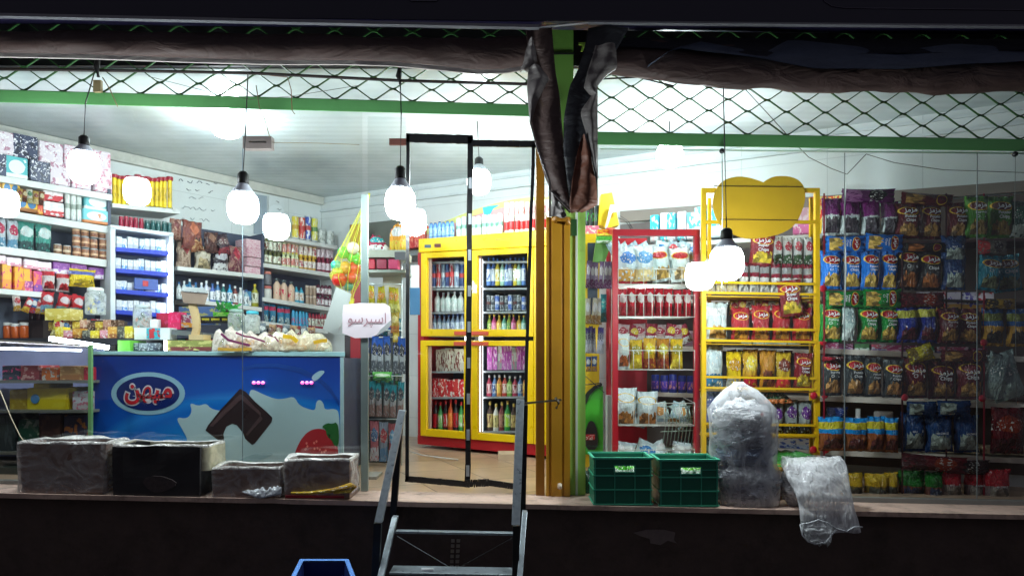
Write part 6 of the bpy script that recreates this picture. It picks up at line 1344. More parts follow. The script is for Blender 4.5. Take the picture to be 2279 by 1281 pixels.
tag(mound("green_bag", 1690, 1762, [(1690,890),(1710,868),(1740,872),(1762,890)], 896, YRY+.1, .06, bag_mat((30,80,50),'blotch',(40,96,60),(206,120,70)), 4, None, None), "dark green bag lying on the fifth level of the yellow rack", "snack bag")
tag(mound("green_bag", 1640, 1822, [(1640,1012),(1700,1004),(1760,1002),(1822,1012)], 1040, YRY+.12, .12, bag_mat((60,170,60),'blotch',(50,150,50),(200,160,60)), 6, None, None), "bright green bag lying lowest behind the clear sacks", "snack bag")
tag(mound("green_bag", 1568, 1600, [(1568,960),(1585,948),(1600,958)], 1010, YRY+.1, .05, bag_mat((50,70,60),'blotch',(40,60,50),(100,130,110)), 6, None, None), "small dark green bag beside the big clear sack", "snack bag")
chips_bag(u_bag(CHY,5), 1672, 1728, 588, 72, YRY-.03, "maroon and yellow chip bag hung under the heart board", "Super\nChips", ink=None, tilt=.06, grp="maroon and yellow chip bags")
chips_bag(u_bag(CHY,1), 1742, 1796, 702, 82, YRY-.03, "maroon and yellow chip bag hung tilted beside the second level", "Super\nChips", tilt=-.10, grp="maroon and yellow chip bags")
chips_bag(u_bag(CHY,2), 1769, 1814, 866, 84, YRY-.03, "maroon and yellow chip bag hung lowest on the yellow rack", "Super\nChips", tilt=.04, grp="maroon and yellow chip bags")
for i, (x, y) in enumerate(((1832,760),(1836,878),(1838,1000),(1810,1000),(1811,880))):
    p = P(x, y, YRY-.05 if x > 1820 else YRY-.02)
    o = MB().lathe([(.004,-.008),(.022,-.006),(.025,0),(.022,.006),(.004,.008)], 14, 0, (0,0,0)).build("red_clip", pm((190,16,40),.35)); o.location = p; o.rotation_euler = (math.radians(90),0,0)
    tag(o, ["round red clip hanging level with the green chip bags","round pink red clip hanging level with the black chip bags","round red clip hanging level with the cyan chip bags","round red clip on the foot of the yellow rack post","round red clip on the yellow rack post above the lowest one"][i], "clip", "red round clips")

row("back_packet", [u_bag(bag_mat((190,150,50),'blotch',(150,40,40),(90,50,30)),1),u_bag(bag_mat((170,60,50),'blotch',(226,190,80),(120,40,40)),2),u_bag(bag_mat((206,190,160),'blotch',(90,60,50),(190,60,60)),3)], fpl(YRY+.2), (1628,700), (1816,702), 11, 34, "small packet peeping over the red chip bags", "packet", "packets over the red chip bags", YB_, depth=.05, fill=1.15, tilt=.2)
row("back_packet", [u_bag(bag_mat((190,150,50),'blotch',(150,40,40),(90,50,30)),1),u_bag(bag_mat((120,60,40),'blotch',(226,190,80),(60,40,40)),2)], fpl(YRY+.2), (1628,808), (1766,810), 8, 30, "small packet peeping over the shiny yellow bags", "packet", "packets over the yellow bags", YB_, depth=.05, fill=1.15, tilt=.2)
# ================================================================== hanging chip bags in the window
HY = 4.2
BLUE = bag_mat((16,112,206),'chips',food=(232,190,90)); GREEN = bag_mat((14,132,50),'chips',food=(224,182,80)); BLACK = bag_mat((50,56,58),'chips',food=(220,160,90))
MAR = bag_mat((90,18,26),'chips',logo=(110,20,30),food=(190,140,70)); PUR = bag_mat((196,206,206),'snack',food=(70,60,70),top=(110,16,100)); LIME = bag_mat((60,120,20),'chips',logo=(100,40,30),food=(150,120,40))
NAVY = bag_mat((20,44,140),'band',logo=(190,186,60),food=(110,40,50)); MAZ = bag_mat((20,60,110),'snack',food=(176,190,180)); TEALB = bag_mat((20,120,140),'chips',logo=(90,40,40),food=(120,130,90))
CYAN = bag_mat((150,84,44),'band',logo=(206,190,40),food=(120,60,60),top=(10,140,214)); YEL = bag_mat((120,100,40),'snack',logo=(60,50,30),food=(90,90,80),top=(206,166,20)); GRN2 = bag_mat((110,60,50),'snack',food=(60,70,100),top=(20,110,30))
RED2 = bag_mat((130,110,110),'snack',food=(170,160,150),top=(170,20,36)); DRED = bag_mat((100,12,24),'blotch',(150,50,20),(70,10,20)); GOLDB = bag_mat((190,150,40),'blotch',(110,80,40),(60,50,30)); SILV = bag_mat((120,138,136),'blotch',(90,110,110),(150,170,160)); BLKM = bag_mat((22,14,14),'chips',logo=(150,24,30),food=(190,110,50))
CNT = "from the yellow rack"
def hang(mat, xs, yb, h, lab, grp, txt="Potato\nChips", logo=True, ly=.74, tl=.03, var=0, ink=None, tilts=None):
    for i, (x0, x1) in enumerate(xs):
        l = lab[i] if isinstance(lab, list) else (f"{lab}, {ORD[i]} {CNT}" if len(xs) > 1 else lab)
        o = chips_bag(u_bag(mat, (i+var) % 4), x0-3.5, x1+3.5, yb+i*1.2+1, h*1.07, HY+random.uniform(-.01,.03), l, txt, logo, random.uniform(-tl, tl) if not tilts else tilts[i], grp if len(xs) > 1 or grp else None, depth=.095, ink=ink, ly=ly)
hang(PUR, [(1842,1880),(1880,1922),(1930,1966),(1972,2005)], 520, 76, "purple and white crisp bag in the top hanging row", "purple and white bags", "Mazmaz", False, ly=.7)
hang(MAR, [(2008,2058),(2060,2108),(2118,2166)], 526, 78, "maroon chip bag in the top hanging row", "maroon bags in the top row", var=1)
hang(LIME, [(2166,2212),(2214,2266)], 524, 84, "lime green chip bag in the top hanging row", "lime green bags")
hang(bag_mat((14,60,50),'blotch',(20,80,60),(160,170,160)), [(2262,2310)], 524, 80, "dark green bag cut by the picture edge in the top row", None, None, False)
hang(BLUE, [(1838,1880),(1884,1926),(1930,1966),(1970,2006)], 640, 84, "blue chip bag in the second hanging row", "blue chip bags")
hang(BLKM, [(2006,2056),(2058,2104)], 642, 86, "black and red chip bag in the second hanging row", "black and red chip bags", "Chips")
hang(MAZ, [(2110,2158)], 642, 70, "navy and white wheat snack bag upright in the second row", None, "MAZMAZ", False, ly=.8)
hang(MAZ, [(2110,2160)], 578, 52, "navy wheat snack bag lying above its upright twin", None, "MAZMAZ", False, ly=.7, tl=0)
hang(TEALB, [(2186,2234),(2234,2290)], 644, 78, "teal chip bag in the second hanging row", "teal chip bags", "Chips", tilts=[.12,-.12])
hang(GREEN, [(1836,1880),(1920,1962),(1966,2008)], 758, 78, "green chip bag in the third hanging row", "green chip bags")
hang(bag_mat((170,190,186),'blotch',(130,150,150),(214,226,222)), [(1886,1912)], 756, 70, "slim silver white packet between the green chip bags", None, None, False)
hang(NAVY, [(2008,2056),(2058,2094)], 760, 80, "navy and lime snack bag in the third hanging row", "navy snack bags", None, False)
hang(MAR, [(2102,2146),(2146,2192)], 762, 78, "maroon chip bag in the third hanging row", "maroon bags in the third row")
hang(bag_mat((190,140,40),'band',logo=(110,120,50),food=(60,50,40),top=(10,80,140)), [(2196,2244),(2256,2300)], 768, 80, "blue and yellow snack bag in the third hanging row", "blue and yellow bags", None, False)
hang(BLACK, [(1838,1880),(1888,1931),(1936,1972),(1976,2016)], 880, 82, "charcoal chip bag in the fourth hanging row", "charcoal chip bags")
hang(MAR, [(2020,2074),(2082,2138),(2144,2196)], 886, 84, "maroon chip bag in the fourth hanging row", "maroon bags in the fourth row", "Chips", ly=.66)
hang(SILV, [(2196,2240),(2236,2300)], 886, 100, "crumpled silver bag in the fourth hanging row", "crumpled silver bags", None, False, tilts=[.25,-.3])
hang(CYAN, [(1832,1886),(1890,1938),(1940,1976),(1978,2006)], 1004, 72, "cyan topped snack bag in the fifth hanging row", "cyan topped bags", None, False)
hang(MAZ, [(2018,2072),(2078,2132),(2138,2192)], 1006, 80, "navy wheat snack bag in the fifth hanging row", "navy wheat bags in the fifth row", "MAZMAZ", False, ly=.78)
hang(DRED, [(2216,2290)], 1010, 92, "dark red bag at the end of the fifth hanging row", None, None, False)
hang(YEL, [(1884,1930),(1936,1984),(1982,2006)], 1112, 56, "yellow topped snack bag standing in the lowest row", "yellow topped bags", None, False)
hang(GRN2, [(2016,2070),(2072,2106)], 1118, 66, "green and orange snack bag standing in the lowest row", "green and orange bags", None, False)
hang(RED2, [(2104,2154),(2158,2204),(2204,2258)], 1120, 72, "red topped snack bag standing in the lowest row", "red topped bags", "MAZMAZ", False, ly=.76)
# bags laid over the tops of the hanging rows
def over(mat, x0, x1, y0, y1, lab, s=0, txt=None, dy=.03, dep=.05, tilt=0):
    """bag hanging sideways: turned a quarter so its length runs across the picture"""
    Y_ = HY+dy; w_ = (y1-y0)/F*Y_; h_ = (x1-x0)/F*Y_; c = P((x0+x1)/2, (y0+y1)/2, Y_)
    o = link("chip_bag", u_bag(mat, s)); o.scale = (w_, .06, h_); o.rotation_euler = (0, math.radians(90)+tilt, 0)
    d = Matrix.Rotation(math.radians(90)+tilt, 3, 'Y') @ Vector((0,0,h_/2)); o.location = c-d
    tag(o, lab, "chip bag", "bags laid across the hanging rows")
    for p, me, lc, sc_ in chips_parts(w_/h_, txt, True) if txt else ():
        t = link(p, me, o); t.location = lc; t.scale = sc_
over(BLUE, 1838, 1924, 524, 562, "blue chip bag lying sideways over the blue row beside the rack", 1, "Potato\nChips")
over(BLUE, 1926, 2008, 520, 560, "blue chip bag lying sideways over the blue row beside the black bags", 2, "Potato\nChips", tilt=.05)
over(GREEN, 1838, 1920, 646, 684, "green chip bag lying sideways over the green row beside the rack", 3, "Potato\nChips")
over(GREEN, 1920, 2004, 642, 686, "green chip bag lying sideways over the green row beside the navy bags", 0, "Potato\nChips")
over(bag_mat((96,20,90),'blotch',(30,20,30),(150,90,140)), 1874, 1990, 420, 452, "dark purple bag lying over the purple row", 1, dy=.06)
over(MAR, 2006, 2120, 430, 458, "shiny maroon bag arched over the maroon row", 2, tilt=.06)
over(BLKM, 2014, 2104, 540, 562, "black bag lying over the black and red row", 3)
over(bag_mat((120,116,106),'blotch',(60,50,50),(190,60,60)), 2176, 2240, 534, 566, "grey packet lying over the teal bags", 2)
over(DRED, 2004, 2100, 650, 684, "dark maroon bag lying over the navy bags", 1)
over(GOLDB, 2194, 2260, 664, 688, "dark yellow bag lying over the blue and yellow bags", 2)
over(bag_mat((196,180,30),'blotch',(206,190,60),(110,90,30)), 2020, 2076, 768, 806, "bright yellow crumpled bag over the maroon bags", 3, tilt=-.3)
over(MAR, 2094, 2196, 778, 806, "maroon bag lying over the fourth row beside the silver bags", 2)
over(bag_mat((110,20,30),'blotch',(60,14,20),(180,30,50)), 1830, 1880, 793, 804, "thin maroon bag edge lying over the charcoal bags", 2)
over(MAZ, 2018, 2084, 892, 926, "navy wheat bag lying over the fifth row beside the cyan bags", 2)
over(MAZ, 2086, 2160, 890, 926, "navy wheat bag lying over the fifth row near the far shelf edge", 3)
over(bag_mat((20,40,100),'blotch',(20,60,140),(20,30,60)), 1840, 1886, 905, 935, "dark blue bag lying behind the cyan topped bags", 0, dy=.08)
over(DRED, 2006, 2150, 1012, 1048, "dark red bag lying over the lowest row beside the yellow bags", 3, tilt=.08)
over(bag_mat((50,14,20),'blotch',(30,10,14),(90,20,30)), 2096, 2200, 1022, 1056, "blackish red bag lying over the red topped bags", 1, dy=.05)
# hanging strips carrying the bags
for x, lab in ((1834,"red plastic display strip next to the yellow rack"),(2008,"thin dark display strip between the blue and black bags"),(2106,"thin dark display strip beside the wheat snack bags"),(2190,"thin red display strip beside the teal bags")):
    mb = MB().bar(P(x,430,HY+.05), P(x,1110,HY+.05), .010, .003); tag(mb.build("display_strip", pm((130,24,40) if "red" in lab else (60,30,30),.4)), lab, "display strip", "display strips of the chips window")
for i, (x, y) in enumerate(((1832,642),(2014,884),(2186,886),(2190,762))):
    o = MB().lathe([(.004,-.006),(.02,-.005),(.022,0),(.02,.005),(.004,.006)], 14).build("red_clip", pm((160,16,36),.35)); o.location = P(x, y, HY-.03); o.rotation_euler = (math.radians(90),0,0)
    tag(o, ["round red clip level with the blue chip bags","round red clip beside the maroon bags of the fourth row","round dark red clip between maroon and silver bags","round dark red clip under the maroon bags of the third row"][i], "clip", "red round clips")

# ================================================================== things on the sill
M_CB = pm((132, 106, 92), .85, var=.3, bump=.3, scale=16, dirt=.3); M_CBD = pm((46, 44, 46), .8, var=.4, scale=14, dirt=.3)
def zof(x, Yq=SY): return zf((x-CX)/F*Yq)
def open_box(name, x0, x1, y0, Yf, dep, m, lab, lip=.006, bulge=0, ybot=None, taper=.0):
    """open carton on the sill; front face between pixel columns x0..x1, rim at row y0"""
    e = empty(name, P((x0+x1)/2, 1100, Yf)); a, b_ = P(x0, y0, Yf), P(x1, y0, Yf); z0 = zf((a.x+b_.x)/2)+.001; z1 = a.z; t = .006; X0, X1 = a.x, b_.x; tp = taper
    mb = MB()
    mb.hexa([(X0+tp,Yf,z0),(X1-tp,Yf,z0),(X1-tp,Yf+t,z0),(X0+tp,Yf+t,z0),(X0,Yf,z1),(X1,Yf,z1),(X1,Yf+t,z1),(X0,Yf+t,z1)])
    mb.box(X0+tp, X1-tp, Yf+dep-t, Yf+dep, z0, z1); mb.hexa([(X0+tp,Yf+t,z0),(X0+tp+t,Yf+t,z0),(X0+tp+t,Yf+dep-t,z0),(X0+tp,Yf+dep-t,z0),(X0,Yf+t,z1),(X0+t,Yf+t,z1),(X0+t,Yf+dep-t,z1),(X0,Yf+dep-t,z1)])
    mb.hexa([(X1-tp-t,Yf+t,z0),(X1-tp,Yf+t,z0),(X1-tp,Yf+dep-t,z0),(X1-tp-t,Yf+dep-t,z0),(X1-t,Yf+t,z1),(X1,Yf+t,z1),(X1,Yf+dep-t,z1),(X1-t,Yf+dep-t,z1)])
    mb.box(X0+tp+t, X1-tp-t, Yf+t, Yf+dep-t, z0, z0+t)
    o = mb.build("carton_body", m); bm = bmesh.new(); bm.from_mesh(o.data); bmesh.ops.subdivide_edges(bm, edges=[q for q in bm.edges if q.calc_length() > .05], cuts=7, use_grid_fill=True)
    for v in bm.verts:
        k = (v.co.z-z0)/(z1-z0); v.co.y += .010*k*noise.noise(Vector((v.co.x*11, x0, v.co.z*6))); v.co.z += .010*k*noise.noise(Vector((v.co.x*8, v.co.y*8, x0))); v.co.x += .008*k*noise.noise(Vector((x1, v.co.y*9, v.co.z*7)))
    bm.to_mesh(o.data); bm.free(); under(o, e); return e, X0, X1, z0, z1
def wrap(e, X0, X1, Yf, dep, z0, z1, m, seed, amp=.012, grow=.006, rim=.03, name="film_liner", down=1.0):
    """clear film folded over the rim and hanging outside and inside a box"""
    path = []; n = 15
    per = [(X0-grow, Yf-grow), (X1+grow, Yf-grow), (X1+grow, Yf+dep+grow), (X0-grow, Yf+dep+grow)]; ins = [(X0+.012, Yf+.012), (X1-.012, Yf+.012), (X1-.012, Yf+dep-.012), (X0+.012, Yf+dep-.012)]
    def ring(pp, z, k, am):
        r = []
        for i in range(4):
            (xa, ya), (xb, yb) = pp[i], pp[(i+1) % 4]; mm = 14 if i % 2 == 0 else 6
            for j in range(mm):
                t = j/mm; x, y = xa+(xb-xa)*t, ya+(yb-ya)*t; q = noise.noise(Vector((x*9+seed, y*9, z*14+k)))
                cx_, cy_ = (X0+X1)/2, Yf+dep/2; dx, dy_ = x-cx_, y-cy_; l = math.hypot(dx, dy_) or 1
                r.append((x+dx/l*q*am, y+dy_/l*q*am, z+q*am*.9))
        return r
    zb = z1-(z1-z0)*down
    rings = [ring(per, zb+.004, 0, amp*.7), ring(per, zb+(z1-zb)*.35, 1, amp), ring(per, zb+(z1-zb)*.7, 2, amp), ring(per, z1-.004, 3, amp*.6), ring(per, z1+.012, 4, amp*1.3), ring(ins, z1+.006, 5, amp*.9), ring(ins, z1-.03, 6, amp*1.4), ring(ins, z1-.08, 7, amp)]
    n = len(rings[0]); vs = [v for r in rings for v in r]; fs = [[], []]
    for j in range(len(rings)-1):
        for i in range(n): fs[3 <= j <= 4].append((j*n+i, j*n+(i+1) % n, (j+1)*n+(i+1) % n, (j+1)*n+i))
    return under(MB().add(vs, fs[0], 0, True).add([], [], 1).add(vs, fs[1], 1, True).build(name, [m, FILM_RIM]), e)
FILM_RIM = film_mat((226,224,218), .4, .85, 16, .12, (1,1,1), 1.0); FILM_D = film_mat((222,220,218), .05, .32, 6, .12, (1,1,1.6), .7); FILM_Y = film_mat((206,200,170), .3, .7, 5, .2, (1,1,1.5), .7)
e1, *g1 = open_box("cardboard_box", 42, 236, 986, 3.72, .22, M_CB, None, taper=.02); tag(e1, "wide brown cardboard box under clear film at the street end of the sill", "cardboard box", "boxes on the sill")
wrap(e1, g1[0], g1[1], 3.72, .22, g1[2], g1[3], FILM_D, 1, .016)
e2, *g2 = open_box("cardboard_box", 250, 446, 993, 3.71, .22, M_CBD, None, taper=.004); tag(e2, "wide blackish cardboard box with a torn yellowish liner on the sill", "cardboard box", "boxes on the sill")
wrap(e2, g2[0], g2[1]+.035, 3.735, .20, g2[2]+.13, g2[3], FILM_Y, 5, .016, down=1.0)
under(MB().prism(pxl(smooth_pts([(312,1066),(350,1056),(392,1070),(388,1084),(350,1098),(330,1090)],1),3.70), 3.703, 3.7085).build("printed_patch", pm((70,60,60),.8,var=.6,scale=60)), e2)
e3, *g3 = open_box("cardboard_box", 474, 622, 1042, 3.72, .20, M_CB, None); tag(e3, "low dark brown cardboard box between the blackish box and the small one", "cardboard box", "boxes on the sill")
wrap(e3, g3[0], g3[1], 3.72, .20, g3[2], g3[3], FILM_D, 9, .012)
e4, *g4 = open_box("cardboard_box", 634, 778, 1024, 3.72, .20, M_CB, None); tag(e4, "small brown cardboard box wrapped in film with a yellow and red base", "cardboard box", "boxes on the sill")
wrap(e4, g4[0], g4[1], 3.72, .20, g4[2]+.02, g4[3], film_mat((214,210,206), .06, .34, 7, .12), 13, .014)
under(MB().tube([P(648,1096,3.70),P(690,1096,3.69),P(740,1090,3.69),P(782,1078,3.70),P(790,1082,3.74),P(780,1092,3.71),P(742,1096,3.70)], [.006,.009,.012,.014,.012,.01,.006], 8).build("yellow_bag_edge", bag_mat((206,160,30),'blotch',(190,140,30),(226,190,60))), e4)
under(MB().bar(P(636,1104,3.712), P(766,1105,3.712), .012, .008).build("red_base", pm((140,24,34),.5)), e4)
o = mound("film_scrap", 540, 626, [(540,1092),(560,1090),(600,1088),(626,1082)], [(540,1094),(580,1108),(626,1098)], 3.70, .014, film_mat((200,205,210), .4, .9, 14, .12), 3, "loose scrap of clear film before the low brown box", "film scrap", rough=.6)
# green crates
M_CR = pm((28, 108, 84), .4, var=.1, dirt=.12); M_CRR = pm((70, 180, 146), .35, var=.08)
def crate(x0, x1, ytop, lab, Yf=3.72, dep=.22):
    e = empty("plastic_crate", P((x0+x1)/2, 1122, Yf)); tag(e, lab, "crate", "green crates on the sill")
    X0, X1 = P(x0,0,Yf).x, P(x1,0,Yf).x; z1 = P(0,ytop,Yf).z; z0 = zf((X0+X1)/2)+.001; H_ = z1-z0; t = .006; W_ = X1-X0
    hx0, hx1, hz0, hz1 = X0+W_*.36, X0+W_*.70, z1-H_*.28, z1-H_*.15
    mb = MB(); mb.box(X0, hx0, Yf, Yf+t, z0, z1); mb.box(hx1, X1, Yf, Yf+t, z0, z1); mb.box(hx0, hx1, Yf, Yf+t, z0, hz0); mb.box(hx0, hx1, Yf, Yf+t, hz1, z1)
    mb.box(X0, X1, Yf+dep-t, Yf+dep, z0, z1); mb.box(X0, X0+t, Yf+t, Yf+dep-t, z0, z1); mb.box(X1-t, X1, Yf+t, Yf+dep-t, z0, z1); mb.box(X0+t, X1-t, Yf+t, Yf+dep-t, z0, z0+t)
    under(mb.build("shell", M_CR), e)
    rb = MB()
    for f_ in (0.005, .36, .66, .97):
        z = z1-H_*f_; rb.box(X0-.006, X1+.006, Yf-.009, Yf-.0005, z-.003, z+.003); rb.box(X0-.006, X0-.0005, Yf, Yf+dep, z-.003, z+.003); rb.box(X1+.0005, X1+.006, Yf, Yf+dep, z-.003, z+.003)
    z = z1-H_*.20
    rb.box(X0-.004, hx0-.004, Yf-.006, Yf-.0005, z-.002, z+.002); rb.box(hx1+.004, X1+.004, Yf-.006, Yf-.0005, z-.002, z+.002)
    for f_ in (0.02, .36, .71, .98): x = X0+W_*f_; rb.box(x-.0022, x+.0022, Yf-.007, Yf-.0005, z0+.003, z1-H_*.205 if .1 < f_ < .9 else z1-.004)
    under(rb.build("ribs", M_CRR), e)
    rm = MB(); rm.box(X0-.010, X1+.010, Yf-.012, Yf+.004, z1, z1+.008); rm.box(X0-.010, X1+.010, Yf+dep-.004, Yf+dep+.010, z1, z1+.008); rm.box(X0-.010, X0+.004, Yf+.0045, Yf+dep-.0045, z1, z1+.008); rm.box(X1-.004, X1+.010, Yf+.0045, Yf+dep-.0045, z1, z1+.008)
    under(rm.build("rim", M_CRR), e)
    hr = MB(); 
    for a, b_, c, d in ((hx0-.006,hx1+.006,hz1,hz1+.005),(hx0-.006,hx1+.006,hz0-.005,hz0),(hx0-.006,hx0,hz0,hz1),(hx1,hx1+.006,hz0,hz1)): hr.box(a, b_, Yf-.006, Yf-.0005, c, d)
    under(hr.build("handle", M_CRR), e); return X0, X1, z0, z1
c1 = crate(1322, 1450, 1020, "green plastic crate standing beside the green post")
c2 = crate(1468, 1598, 1024, "green plastic crate standing beside the big clear sack")
tag(mound("bag_in_crate", 1358, 1418, [(1358,1040),(1390,1024),(1418,1040)], 1062, 3.80, .05, bag_mat((206,222,206),'blotch',(90,200,60),(226,230,226)), 2, None, None), "white and green bag seen through the handle of the crate by the post", "bag")
tag(mound("bag_in_crate", 1505, 1568, [(1505,1042),(1540,1026),(1568,1042)], 1064, 3.80, .05, bag_mat((206,222,206),'blotch',(110,200,60),(226,230,226)), 4, None, None), "white and green bag seen through the handle of the crate by the sack", "bag")
o = mound("bottle_pack", 1270, 1330, [(1270,1080),(1290,1050),(1330,1040)], 1112, 4.1, .06, pm((20,50,36),.4), 2, "dark green bundle on the floor at the foot of the green post", "bundle"); 
# big clear sack full of bundled carrier bags
def sack(levels, n=26, seed=0, amp=.012):
    vs = []; fs = []
    for j, (cx, y, rx, ry, Yq) in enumerate(levels):
        c = P(cx, y, Yq)
        for i in range(n):
            a = 2*math.pi*i/n; q = 1+amp*8*noise.noise(Vector((math.cos(a)*2, math.sin(a)*2, j*.6+seed)))
            vs.append((c.x+math.cos(a)*rx/F*Yq*q, c.y+math.sin(a)*ry*q, c.z))
    for j in range(len(levels)-1):
        for i in range(n): fs.append((j*n+i, j*n+(i+1) % n, (j+1)*n+(i+1) % n, (j+1)*n+i))
    fs.append(tuple(range(n))); fs.append(tuple((len(levels)-1)*n+i for i in range(n)))
    return MB().add(vs, fs, 0, True)
SK = 3.83
bs = empty("clear_sack", P(1660, 1126, SK)); tag(bs, "tall clear plastic sack stuffed with bundled grey carrier bags on the sill", "sack")
OUT = film_mat((236,240,244), .08, .34, 6, .10, (1,1,.6), .9)
lv = [(1664,1126,67,.08,SK),(1664,1118,73,.10,SK),(1662,1080,76,.11,SK),(1660,1050,76,.11,SK),(1656,1030,71,.10,SK),(1654,1005,76,.11,SK),(1656,975,77,.11,SK),(1655,940,77,.11,SK),(1652,910,77,.10,SK),(1650,885,55,.08,SK),(1648,866,36,.06,SK),(1645,855,16,.03,SK),(1644,849,11,.02,SK)]
under(sack(lv, 36, 1, .010).build("outer_film", OUT), bs)
def crumple(cx, cy, rx, ry, rz_, m, s, amp=.35, Y_=SK):
    c = P(cx, cy, Y_); bm = bmesh.new(); bmesh.ops.create_icosphere(bm, subdivisions=4, radius=1)
    for v in bm.verts:
        d = v.co.normalized(); q = 1+amp*(abs(noise.noise(d*2.2+Vector((s,0,0))))-.25)+.16*noise.noise(d*6+Vector((0,s,0)))
        v.co = Vector((d.x*rx/F*Y_*q, d.y*rz_*q, d.z*ry/F*Y_*q))
    for f in bm.faces: f.smooth = True
    me = bpy.data.meshes.new("bundle"); bm.to_mesh(me); bm.free(); me.materials.append(m); return link("bundle", me, None, c)
def cb_mat(base, a, c, str_=(1,1,3.2)):
    k = ('cb', base, a, c)
    if k in MC: return MC[k]
    m, nt, b = new_mat("carrier_bag"); L = nt.links; co = N(nt, 'ShaderNodeTexCoord'); mp = N(nt, 'ShaderNodeMapping'); mp.inputs['Scale'].default_value = str_; L.new(co.outputs['Object'], mp.inputs[0])
    nz = N(nt, 'ShaderNodeTexNoise'); nz.inputs['Scale'].default_value = 13; nz.inputs['Detail'].default_value = 5; nz.inputs['Distortion'].default_value = 1.8; L.new(mp.outputs[0], nz.inputs[0])
    r = N(nt, 'ShaderNodeValToRGB'); e_ = r.color_ramp.elements; e_[0].position = .32; e_[0].color = srgb(a); e_[1].position = .6; e_[1].color = srgb(base); L.new(nz.outputs[0], r.inputs[0])
    n2 = N(nt, 'ShaderNodeTexNoise'); n2.inputs['Scale'].default_value = 15; n2.inputs['Distortion'].default_value = .6; L.new(co.outputs['Object'], n2.inputs[0]); g = N(nt, 'ShaderNodeMath', op='GREATER_THAN'); g.inputs[1].default_value = .69; L.new(n2.outputs[0], g.inputs[0])
    mx = N(nt, 'ShaderNodeMixRGB'); L.new(g.outputs[0], mx.inputs[0]); L.new(r.outputs[0], mx.inputs[1]); mx.inputs[2].default_value = srgb(c); L.new(mx.outputs[0], b.inputs['Base Color']); b.inputs['Roughness'].default_value = .3
    bp = N(nt, 'ShaderNodeBump'); bp.inputs['Strength'].default_value = 1; bp.inputs['Distance'].default_value = .03; L.new(nz.outputs[0], bp.inputs['Height']); L.new(bp.outputs[0], b.inputs['Normal']); MC[k] = m; return m
for i, (cx, cy, rx, ry, rz_, mt) in enumerate(((1650,932,60,44,.085,cb_mat((236,236,238),(180,186,190),(206,80,84))),(1690,930,30,30,.06,cb_mat((226,226,230),(160,164,170),(200,80,84))),(1655,975,63,30,.09,cb_mat((150,158,168),(70,78,90),(190,70,84))),(1658,1010,63,30,.09,cb_mat((130,146,170),(60,74,100),(170,180,200))),(1640,1058,56,30,.09,cb_mat((220,222,226),(150,156,166),(190,50,60))),(1688,1060,44,30,.08,cb_mat((206,212,220),(120,128,142),(190,50,60))),(1664,1098,64,30,.095,cb_mat((170,172,182),(84,80,90),(170,60,64))))):
    o = crumple(cx, cy, rx, ry, rz_, mt, i*3.1); under(o, bs); o.name = "carrier_bag_bundle"
b2 = empty("drooping_sack", P(1800, 1125, 3.8)); tag(b2, "clear plastic sack slumped on the sill with its open mouth hanging over the edge", "sack")
o = crumple(1768, 1078, 30, 48, .07, cb_mat((216,216,218),(140,134,134),(170,120,100)), 7, .3, 3.82); under(o, b2); o.name = "carrier_bag_bundle"
o = crumple(1820, 1060, 52, 38, .06, film_mat((210,212,214), .35, .8, 9, .15), 12, .3, 3.84); under(o, b2); o.name = "inner_film"
SKM = film_mat((236,238,240), .18, .55, 9, .09, (1.8,1.8,.4), 1.0)
def droop(rows, seed, n=22, k=28):
    """rows: (y, xl, xr, Yfront, bulge)"""
    fl_ = [interp([(r[0], r[q]) for r in rows]) for q in (1, 2, 3, 4)]; y0, y1 = rows[0][0], rows[-1][0]; vs = []; fs = []
    for j in range(k+1):
        y = y0+(y1-y0)*j/k; xl, xr, Yq, bg = [f(y) for f in fl_]
        for i in range(n):
            a = 2*math.pi*i/n; u = (1-math.cos(a))/2; x = xl+(xr-xl)*u; s_ = math.sin(a)
            c = P(x, y, Yq); q = noise.noise(Vector((u*4+seed, j*.14, s_*1.5))); q2 = noise.noise(Vector((u*9, j*.3+seed, s_)))
            c.y += -s_*bg*(1+.5*q)+.014*q2; c.z += .012*q*(1+j/k); c.x += .008*q2; vs.append(c)
    for j in range(k):
        for i in range(n): fs.append((j*n+i, j*n+(i+1) % n, (j+1)*n+(i+1) % n, (j+1)*n+i))
    return MB().add(vs, fs, 0, True)
under(droop([(1016,1742,1872,3.80,.02),(1030,1736,1882,3.77,.05),(1060,1750,1888,3.72,.06),(1100,1772,1896,3.66,.055),(1140,1780,1904,3.64,.045),(1165,1782,1912,3.64,.045),(1182,1786,1916,3.64,.05)], 2).build("outer_film", SKM), b2)
under(droop([(1160,1782,1850,3.60,.03),(1180,1786,1852,3.60,.045),(1200,1796,1850,3.60,.045),(1210,1810,1842,3.60,.03)], 6).build("mouth_fold", film_mat((214,218,220), .18, .6, 10, .12)), b2)
mb = MB().tube([P(1781,1166,3.585),P(1800,1163,3.575),P(1822,1156,3.57),P(1840,1162,3.575),P(1862,1176,3.58),P(1884,1182,3.585),P(1900,1172,3.59),P(1919,1172,3.60)], .004, 5).tube([P(1781,1166,3.585),P(1786,1190,3.58),P(1798,1204,3.575),P(1816,1210,3.57),P(1838,1206,3.575),P(1850,1190,3.58),P(1862,1178,3.58)], .0045, 5)
under(mb.build("rolled_rim", pm((190,194,198),.25)), b2)
tag(MB().bar(P(1728,1060,3.9), P(1738,1112,3.9), .03, .01).build("cardboard_scrap", pm((150,116,104),.8)), "scrap of cardboard squeezed between the two clear sacks", "scrap")

